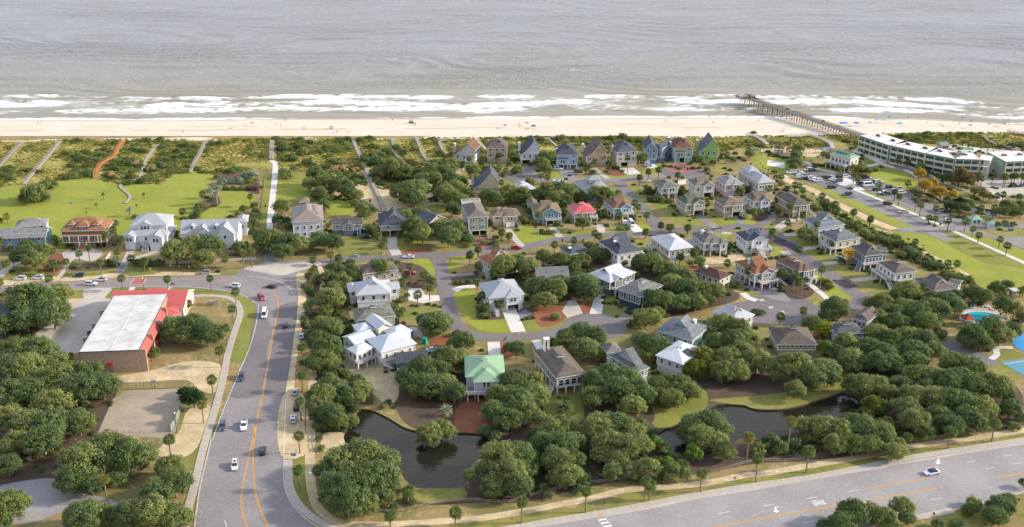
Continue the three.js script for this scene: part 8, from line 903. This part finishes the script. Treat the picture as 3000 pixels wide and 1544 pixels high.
O('k', 280,230,125,400,230,105,180,330,105,310,380,125,430,330,105,120,450,95,220,510,105,390,470,90,170,800,145,300,790,125,90,900,105,230,930,135,370,880,95,120,1010,105,300,1020,105,560,590,105,650,565,105,520,680,105,640,700,125,740,680,85,600,820,115,720,820,85,680,930,110,600,940,75,930,570,125,1050,550,125,1150,610,112,1000,680,125,1120,720,112,1230,700,95,1060,810,85,940,780,75,900,220,105,1000,185,105,1130,205,112,1060,300,122,1200,290,112,890,330,105,1290,330,85,1180,420,100,1400,250,105,1500,245,105,1600,290,95,1480,340,90,1650,545,112,1750,535,112,1840,575,95,1590,610,75,1700,645,105,1820,680,95,1880,760,72,1860,150,90,1970,120,100); R0('k', 480,510,65,410,790,58,1020,920,75,1170,900,72,1290,880,85,800,960,60,1480,900,72,1560,920,55); trees('jun', '#5d7a1e', 'k', 1340,690,85,1640,760,85,1430,830,75); SH('k', 510,1030,50,1500,800,60,760,1040,60,1380,960,45,460,620,70,540,1090,45,1230,960,45,60,600,70,130,640,60,690,495,25,1320,600,50,1420,740,60,1240,540,55);
O('l', 40,70,105,180,115,112,330,115,122,450,155,122,560,125,105,590,190,85,340,280,80,760,85,85,980,65,105,1080,85,85,1250,75,95,840,235,112,950,240,95,760,265,62,1150,240,95,1060,300,75,1290,185,105,1400,195,105,1350,280,95,1480,240,112,1600,205,112,1720,260,122,1850,255,122,1930,310,75,1560,95,112,1680,125,105,1250,335,105,1180,425,105,1250,520,112,1400,355,112,1520,365,112,1640,385,112,1760,425,105,1430,485,112,1540,560,95,1660,505,105,1330,600,72,1740,540,72,560,565,105,680,605,105,780,545,105,880,585,125,980,620,105,640,700,95,780,690,95,900,690,95,1080,745,85,1120,700,58,780,1220,115,900,1225,95,700,1290,95,1010,1260,105,1150,1180,85,1190,1260,62,1900,1170,105,1850,1240,95); R0('l', 400,560,70,480,540,60,560,1325,55,2080,990,40,1960,1130,60,870,80,60,1980,430,70); trees('oak', '#5f6c1c', 'l', 940,400,90,1020,560,72,880,470,60); SH('l', 150,690,85,60,730,70,210,725,70,1560,1310,60,1430,1310,60,1700,1150,60,1260,260,55,420,640,60,330,690,60,2060,500,60,2000,560,50,500,650,60,1230,640,50);
O('h', 640,525,105,590,590,70,1000,490,85,1080,560,95,970,600,85,1180,525,95,1120,640,85,1290,560,105,1400,545,105,1500,485,105,1560,505,75,1400,475,85,1200,385,95,1280,395,75,1330,640,95,960,720,95,1050,765,95,1200,745,105,1310,765,105,1250,855,105,1000,880,95,900,830,85,1110,870,75,720,775,75,760,900,85,1700,725,105,1820,690,105,1900,725,95,1980,695,75,1640,765,72,1760,785,72,470,645,72); R0('h', 1120,425,62,1420,640,62,650,860,55,1390,850,75,1870,395,65,1950,370,55,1700,425,72,1780,440,65,1910,520,75,2010,530,72,2070,600,50,900,500,50,830,850,60,1560,440,60); trees('round', '#8a8f1e', 'h', 560,690,68,600,720,50); trees('round', '#5d7a1e', 'h', 560,820,62); SH('h', 40,555,42,80,560,36,545,320,36,585,335,36,612,365,28,210,355,20,215,390,20,250,393,20,430,375,18,1640,400,45,1600,340,40,1540,290,42,1490,260,40,1810,845,22,100,150,25,150,140,25,200,135,25,250,128,25,1660,660,40,2010,640,40,1450,860,50,130,340,20,720,480,30); trees('bush', '#5c3a34', 'n', 1300,520,36,1240,490,36,1350,555,34,1400,570,32,1220,470,34); SH('n', 870,690,60,1090,630,18,910,625,24,1200,545,50,820,600,42,1700,660,30,1760,655,28,1830,648,28,1890,640,28,1940,635,26,1840,1020,36,1600,600,26,1680,620,24,1530,600,24,180,610,42,240,380,20,640,380,40);
O('c', 470,590,55,560,600,50,700,585,60,1010,575,55,1180,540,45,1320,590,40,1260,600,40); R0('c', 480,700,28,650,700,30,620,660,26,960,640,32,1190,640,26,1560,540,30,280,640,30,320,690,26,110,700,40,60,660,36); R0('m', 470,560,26,640,560,26,1000,540,30,1280,560,32,1330,610,36,1450,700,40,980,660,26,640,690,30,1080,870,20,1800,880,30,1860,850,34); O('n', 60,760,62,180,740,58,300,800,62,420,830,60,520,800,60,640,830,58,380,930,66,560,920,66,700,900,60,820,990,66,960,1010,66,1080,1030,60,540,1060,70,700,1060,72,860,1100,66,300,1000,60,1180,1080,50);
// hedge line along the sand track and the lot
SH('d', 870,865,48,925,865,42,985,905,38,1100,900,42,1080,940,46,1150,955,50,1200,1000,55,1255,1040,50,1140,1030,45,750,805,45,800,800,45,835,835,36,560,640,52,610,660,46,510,680,36,650,685,36,470,660,36,200,440,28,235,490,28,180,400,26,280,520,26,340,560,26,400,590,28,440,620,30,1380,1110,42,1440,1125,42,1530,1200,46,1600,1225,46,1660,1215,40,1700,1270,40,1480,1170,42,1330,1080,42,700,740,40,680,780,42,910,900,40,1030,920,42,500,925,32,530,1010,26,300,840,24,280,850,22,690,1080,34,1250,980,30,490,350,26,540,345,24,600,355,26,650,370,26,700,385,24,130,240,26,160,255,26,200,270,26,250,285,24,560,430,18,600,430,18,660,435,18,690,435,16,760,520,20,1360,790,16,1400,805,16,1540,730,28,1620,740,26,1580,735,26,1660,775,20,1820,780,32,1880,800,32,1940,790,32,2000,800,30,1900,830,24,1500,780,22,20,90,25); R0('d', 420,870,62,830,380,42,880,390,36,780,370,30,1250,550,26,1290,565,24,350,330,42,340,280,38,370,220,40,320,360,34); trees('jun', '#3c5226', 'd', 1530,660,62,1590,660,45,1645,680,38);
trees('round', '#b89a34', 's', 500,640,85,590,800,105,700,770,75,720,900,90,830,930,95,1010,970,80); trees('round', '#7a6a38', 's', 1130,670,130,1250,710,110,1050,730,90); R0('s', 1370,900,72,1480,900,60,1500,970,72,1580,980,68,960,690,75,420,910,55,500,930,50,930,1020,60,1840,1120,85,1950,1130,75,2050,1110,80,510,540,75,620,610,50,850,680,60,1220,1160,75,1650,480,50,2060,990,60,1110,240,40,1040,205,38); SH('s', 1130,1000,50,1200,1030,50,1290,1050,50,900,850,40,970,860,45,380,880,40,440,960,35,1090,820,30,1150,840,30,1230,845,30,1640,830,40,1700,845,40,980,280,40,1040,280,40,1120,285,40,1280,290,40,1360,300,36,1430,270,40,1000,690,50,1090,690,50,700,600,40,780,630,40,1920,1240,60,1780,1230,50,2010,1250,55,2090,1200,60,1480,1240,45,1400,1220,45,1100,1270,50,1200,1290,45,850,1170,40,1900,820,40,1960,980,40,1400,1010,50,1340,980,50,1600,640,40,1700,640,40,1560,520,36,800,210,36,640,230,34,560,220,32,1480,290,36);
trees('bush', '#5d7a1e', 'r', 1130,540,30,1180,540,30,1230,545,28,1300,530,28,1350,540,26); SH('r', 1000,380,28,1060,385,28,1120,395,28,1180,405,28,1240,415,28,1300,440,28,1360,455,28,1400,465,26,1430,430,30,1560,350,40,1560,420,45,1630,440,45,1690,450,42,1530,450,40,440,280,24,500,285,24,560,290,24,620,300,24,680,305,22,1600,310,32,1540,300,30,1480,180,40,1560,150,45,1520,120,45,1440,100,40,1380,90,40,1600,270,30,980,150,24,880,170,26,520,120,24,600,130,24,680,140,24,760,130,24,840,120,24,320,150,34,1750,440,35,1850,420,30,1780,460,35); R0('r', 200,255,58,800,350,50,790,260,50,1620,470,45,1700,470,45,1560,470,45);
// grey green feather grass heads and ground scrub over the dunes: too many to count
function scatter(name, geo, mat, n, where, sx, label) {
  const m = new THREE.InstancedMesh(geo, mat, n), M = new THREE.Matrix4(), q = new THREE.Quaternion(), C = new THREE.Color(); let k = 0, tries = 0;
  while (k < n && tries++ < n * 30) { const w = where(); if (!w) continue; q.setFromAxisAngle(new THREE.Vector3(0,1,0), rr(0,6.28)); const s = w.s * (n < 290 ? 1 : rr(.6,1.3)); M.compose(new THREE.Vector3(w.x, w.y || 0, w.z), q, new THREE.Vector3(s, s * (w.h || 1) * rr(.7,1.2), s)); m.setMatrixAt(k, M); C.setRGB(w.c * rr(.8,1.2), w.c * rr(.85,1.15), w.c * rr(.7,1.1)); m.setColorAt(k, C); k++; }
  m.count = k; m.name = name; m.userData.kind = 'stuff'; m.userData.label = label; m.castShadow = m.receiveShadow = true; scene.add(m); return m;
}
const inPoly = (p, q) => { let c = false; for (let i = 0, j = q.length - 1; i < q.length; j = i++) if ((q[i].z > p.z) !== (q[j].z > p.z) && p.x < (q[j].x - q[i].x) * (p.z - q[i].z) / (q[j].z - q[i].z) + q[i].x) c = !c; return c; };
{
  seed = 4242;
  const dune = P('S', -260,411,0,411,400,409,700,407,1000,405,1500,402,2000,400,2300,398,2600,390,3000,386,3300,386,3300,462,2900,436,2680,418,2560,405,2440,415,2420,432,2150,436,2050,470,1800,462,1500,478,1320,500,1230,560,1150,560,960,520,830,490,630,510,510,508,470,540,340,538,270,522,180,526,120,572,60,540,20,545,-120,590,-260,640);
  const walks = [P('x', -60,440,90,285,290,80), P('x', 298,608,480,400,750,75), P('x', 1190,532,1220,430,1300,340,1430,262,1500,130,1556,72), P('x', 1765,480,1795,390,1850,255,1980,108), P('y', 462,466,585,225,650,62), P('y', 1520,420,1500,290,1488,48), P('z', 966,948,760,480,570,42), P('z', 1192,302,1110,240,1058,28), P('z', 1506,322,1392,100,1352,18), P('z', 1722,222,1664,70), P('o', 528,212,385,66), P('o', 1450,205,1300,70), P('r', 420,158,240,45,150,40), P('r', 1240,215,1200,140,920,34,665,60), P('r', 1270,140,1370,190)];
  const nearWalk = p => walks.some(w => { for (let i = 1; i < w.length; i++) { const a = w[i - 1], b = w[i], l2 = (b.x - a.x) ** 2 + (b.z - a.z) ** 2, t = cl(((p.x - a.x) * (b.x - a.x) + (p.z - a.z) * (b.z - a.z)) / l2); if (Math.hypot(p.x - a.x - (b.x - a.x) * t, p.z - a.z - (b.z - a.z) * t) < 2.3) return true; } return false; });
  const zMin = -640, zMax = -340, spots = (dens, lo, hi, size, h) => () => { const p = { x: rr(-330,360), z: rr(zMin, zMax) }; if (!inPoly(p, dune) || nearWalk(p)) return null; if (HOUSELIST.some(f => Math.hypot(f.c.x - p.x, f.c.z - p.z) < Math.max(f.W, f.D) * .55)) return null; const d = fbm(p.x * .045 + 3, p.z * .06,3,0,120), back = cl((p.z - duneZ(p.x)) / 60); const v = d + dens(back, p); if (v < lo || v > hi) return null; return { ...p, s: size * (.7 + .8 * cl(v)), h, c: 1 }; };
  const HOUSELIST = Object.values(HOUSE);
  scatter('dune_grass', crownGeo(801,6,26,.55,.22,.5,0), leafMat('#a8a054'), 20000, spots(() => .12,.42,9,.7,.7), 1, 'yellow green dune grass and low herbs covering the dunes');
  scatter('dune_scrub', BUSH[0], leafMat('#75803c'), 1700, spots(b => .14 * b - .03,.58,9,1.1,.8), 1, 'dark green wax myrtle scrub scattered over the dunes');
  scatter('dune_scrub', BUSH[1], leafMat('#7f8638'), 3000, spots((b) => .1 * b, .52,.66,1.0,.9), 1, 'light green low scrub scattered over the dunes');
  scatter('dune_scrub', BUSH[2], leafMat('#647238'), 360, spots((b, p) => .22 * b + (p.x < -60 ? .04 : 0), .66,9,2.0,1.0), 1, 'tall dark scrub thickets at the back of the dunes');
  scatter('pampas_grass', crownGeo(802,8,24,1,.2,.4,0), leafMat('#b39c78'), 90, (() => { const sp = [['x', 300,340,40], ['x', 1690,360,40], ['x', 1890,420,45], ['x', 1400,500,30], ['z', 320,430,60], ['z', 450,430,60], ['z', 580,440,50], ['z', 690,520,20], ['z', 880,480,40]]; return () => { const s = pick(sp), p = at(s[0], s[1] + rr(-1,1) * s[3], s[2] + rr(-.6,.6) * s[3]); return { x: p.x, z: p.z, y: 1.3, s: 1.1, h: 1.3, c: 1 }; }; })(), 1, 'pale feathery pampas grass plumes among the scrub');
  // undergrowth below the wood and tufts in the garden beds
  const woods = [P('e', -300,400,60,360,500,380,530,520,360,660,240,760,500,920,850,1050,850,1300, 'i', 740,620,400,900,0,980,-300,1000), P('f', 640,200,800,180,840,300,800,480,820,640,800,800,790,1000,930,1080,980,1200, 'j', 880,400,780,560,600,560,560,200, 'f', 570,900,520,700,540,470), P('g', 300,560,600,420,900,500,820,690,500,760), P('g', 1250,440,1700,580,1900,680,1700,760,1360,760,1440,600), P('k', 420,600,800,560,1300,700,1450,860,1300,930,700,990,400,1060,60,1090,20,900,300,760), P('l', 500,600,1100,260,1500,200,1900,260,1800,520,1200,640,700,730,0,800,60,680), P('b', 560,400,900,420,880,620,640,600), P('b', 1050,340,1600,340,1740,560,1640,640,1200,640), P('c', 480,540,1000,540,1280,560,1200,610,600,620,300,620), P('s', 400,500,1400,620,1400,760,900,760,400,560), P('d', 430,600,860,800,1250,960,1700,1240,1600,1250,1150,1060,800,860)];
  scatter('undergrowth', BUSH[3], leafMat('#66743a'), 2600, () => { const w = pick(woods), a = w[Math.floor(rnd() * w.length)], b = w[Math.floor(rnd() * w.length)], p = a.clone().lerp(b, rnd()).lerp(w[Math.floor(rnd() * w.length)], rnd() * .6); if (!inPoly(p, w) || [pondA, pondB, pondC].some(q => inPoly(p, q)) || HOUSELIST.some(f => Math.hypot(f.c.x - p.x, f.c.z - p.z) < Math.max(f.W, f.D) * .6)) return null; return { x: p.x, z: p.z, s: 1.15, h: .9, c: 1 }; }, 1, 'low dark undergrowth beneath the trees and along the thickets');
}
// the largest shrubs and palms are things; what is left, too small to tell apart, is joined
QB.sort((a, b) => b[7] - a[7]).slice(0,296).forEach(q => tree(...q.slice(0,7), true));
{ const rest = QB.slice(296); let i = 0; seed = 77; scatter('small_shrubs', BUSH[1], leafMat('#5a6734'), rest.length, () => { const [t, x, y, r] = rest[i++], R = r * mpp(t, x, y), p = at(t, x, y, R * .5); return { x: p.x, z: p.z, s: R, h: 1, c: 1 }; }, 1, 'small rounded garden shrubs round the houses and paths'); }
QP.sort((a, b) => b[6] - a[6]).slice(0,298).forEach(q => palm(...q.slice(0,6), true));
{ const rest = QP.slice(298); let i = 0; seed = 78; const o = palmOf('sabal', 0,0), c = o.children.find(k => k.name === 'crown').geometry.clone(), tr = o.children.find(k => k.name === 'trunk').geometry.clone(); c.deleteAttribute('uv'); tr.deleteAttribute('uv'); c.scale(1.35,1.35,1.35); c.translate(0,4,0); tr.scale(1,4,1); tr.setAttribute('color', new THREE.Float32BufferAttribute(new Float32Array(tr.attributes.position.count * 3).map((_, k) => [1.6,1.2,1.7][k % 3]), 3)); scatter('small_palms', mergeGeometries([c, tr]), leafMat('#5a6b28'), rest.length, () => { const [, t, x, y, cy] = rest[i++], p = at(t, x, y), h = Math.max(1.5, tall(t, x, y, cy)); return { x: p.x, z: p.z, s: h / 4, h: 1, c: 1 }; }, 1, 'small far palms among the houses and the hotel grounds'); }
{ // planting close round every house, each plant too small to tell apart
  seed = 991; const spots = []; for (const f of Object.values(HOUSE)) { const n = f.c.z < -560 ? 10 : 20; for (let i = 0; i < n; i++) { const s = Math.floor(rnd() * 4), u = rr(-.5,.5), o = rr(.2,5) ** 1.1, lx = s < 2 ? u * f.W : (s === 2 ? 1 : -1) * (f.W / 2 + o * .7), lz = s < 2 ? (s ? -1 : 1) * (f.D / 2 + o * .7) : u * f.D; if (s === 0 && Math.abs(u) < .22) continue; spots.push([f.c.x + lx * Math.cos(f.ang) + lz * Math.sin(f.ang), f.c.z - lx * Math.sin(f.ang) + lz * Math.cos(f.ang)]); } }
  let i = 0; scatter('garden_shrubs', BUSH[2], leafMat('#5f6e36'), spots.length, () => { const q = spots[i++]; return { x: q[0], z: q[1], s: .95, h: 1.1, c: 1 }; }, 1, 'low foundation planting round the houses');
}
writeLabels();
scene.traverse(o => { if (o.isMesh) { o.castShadow = true; o.receiveShadow = true; } });
renderer.render(scene, camera);
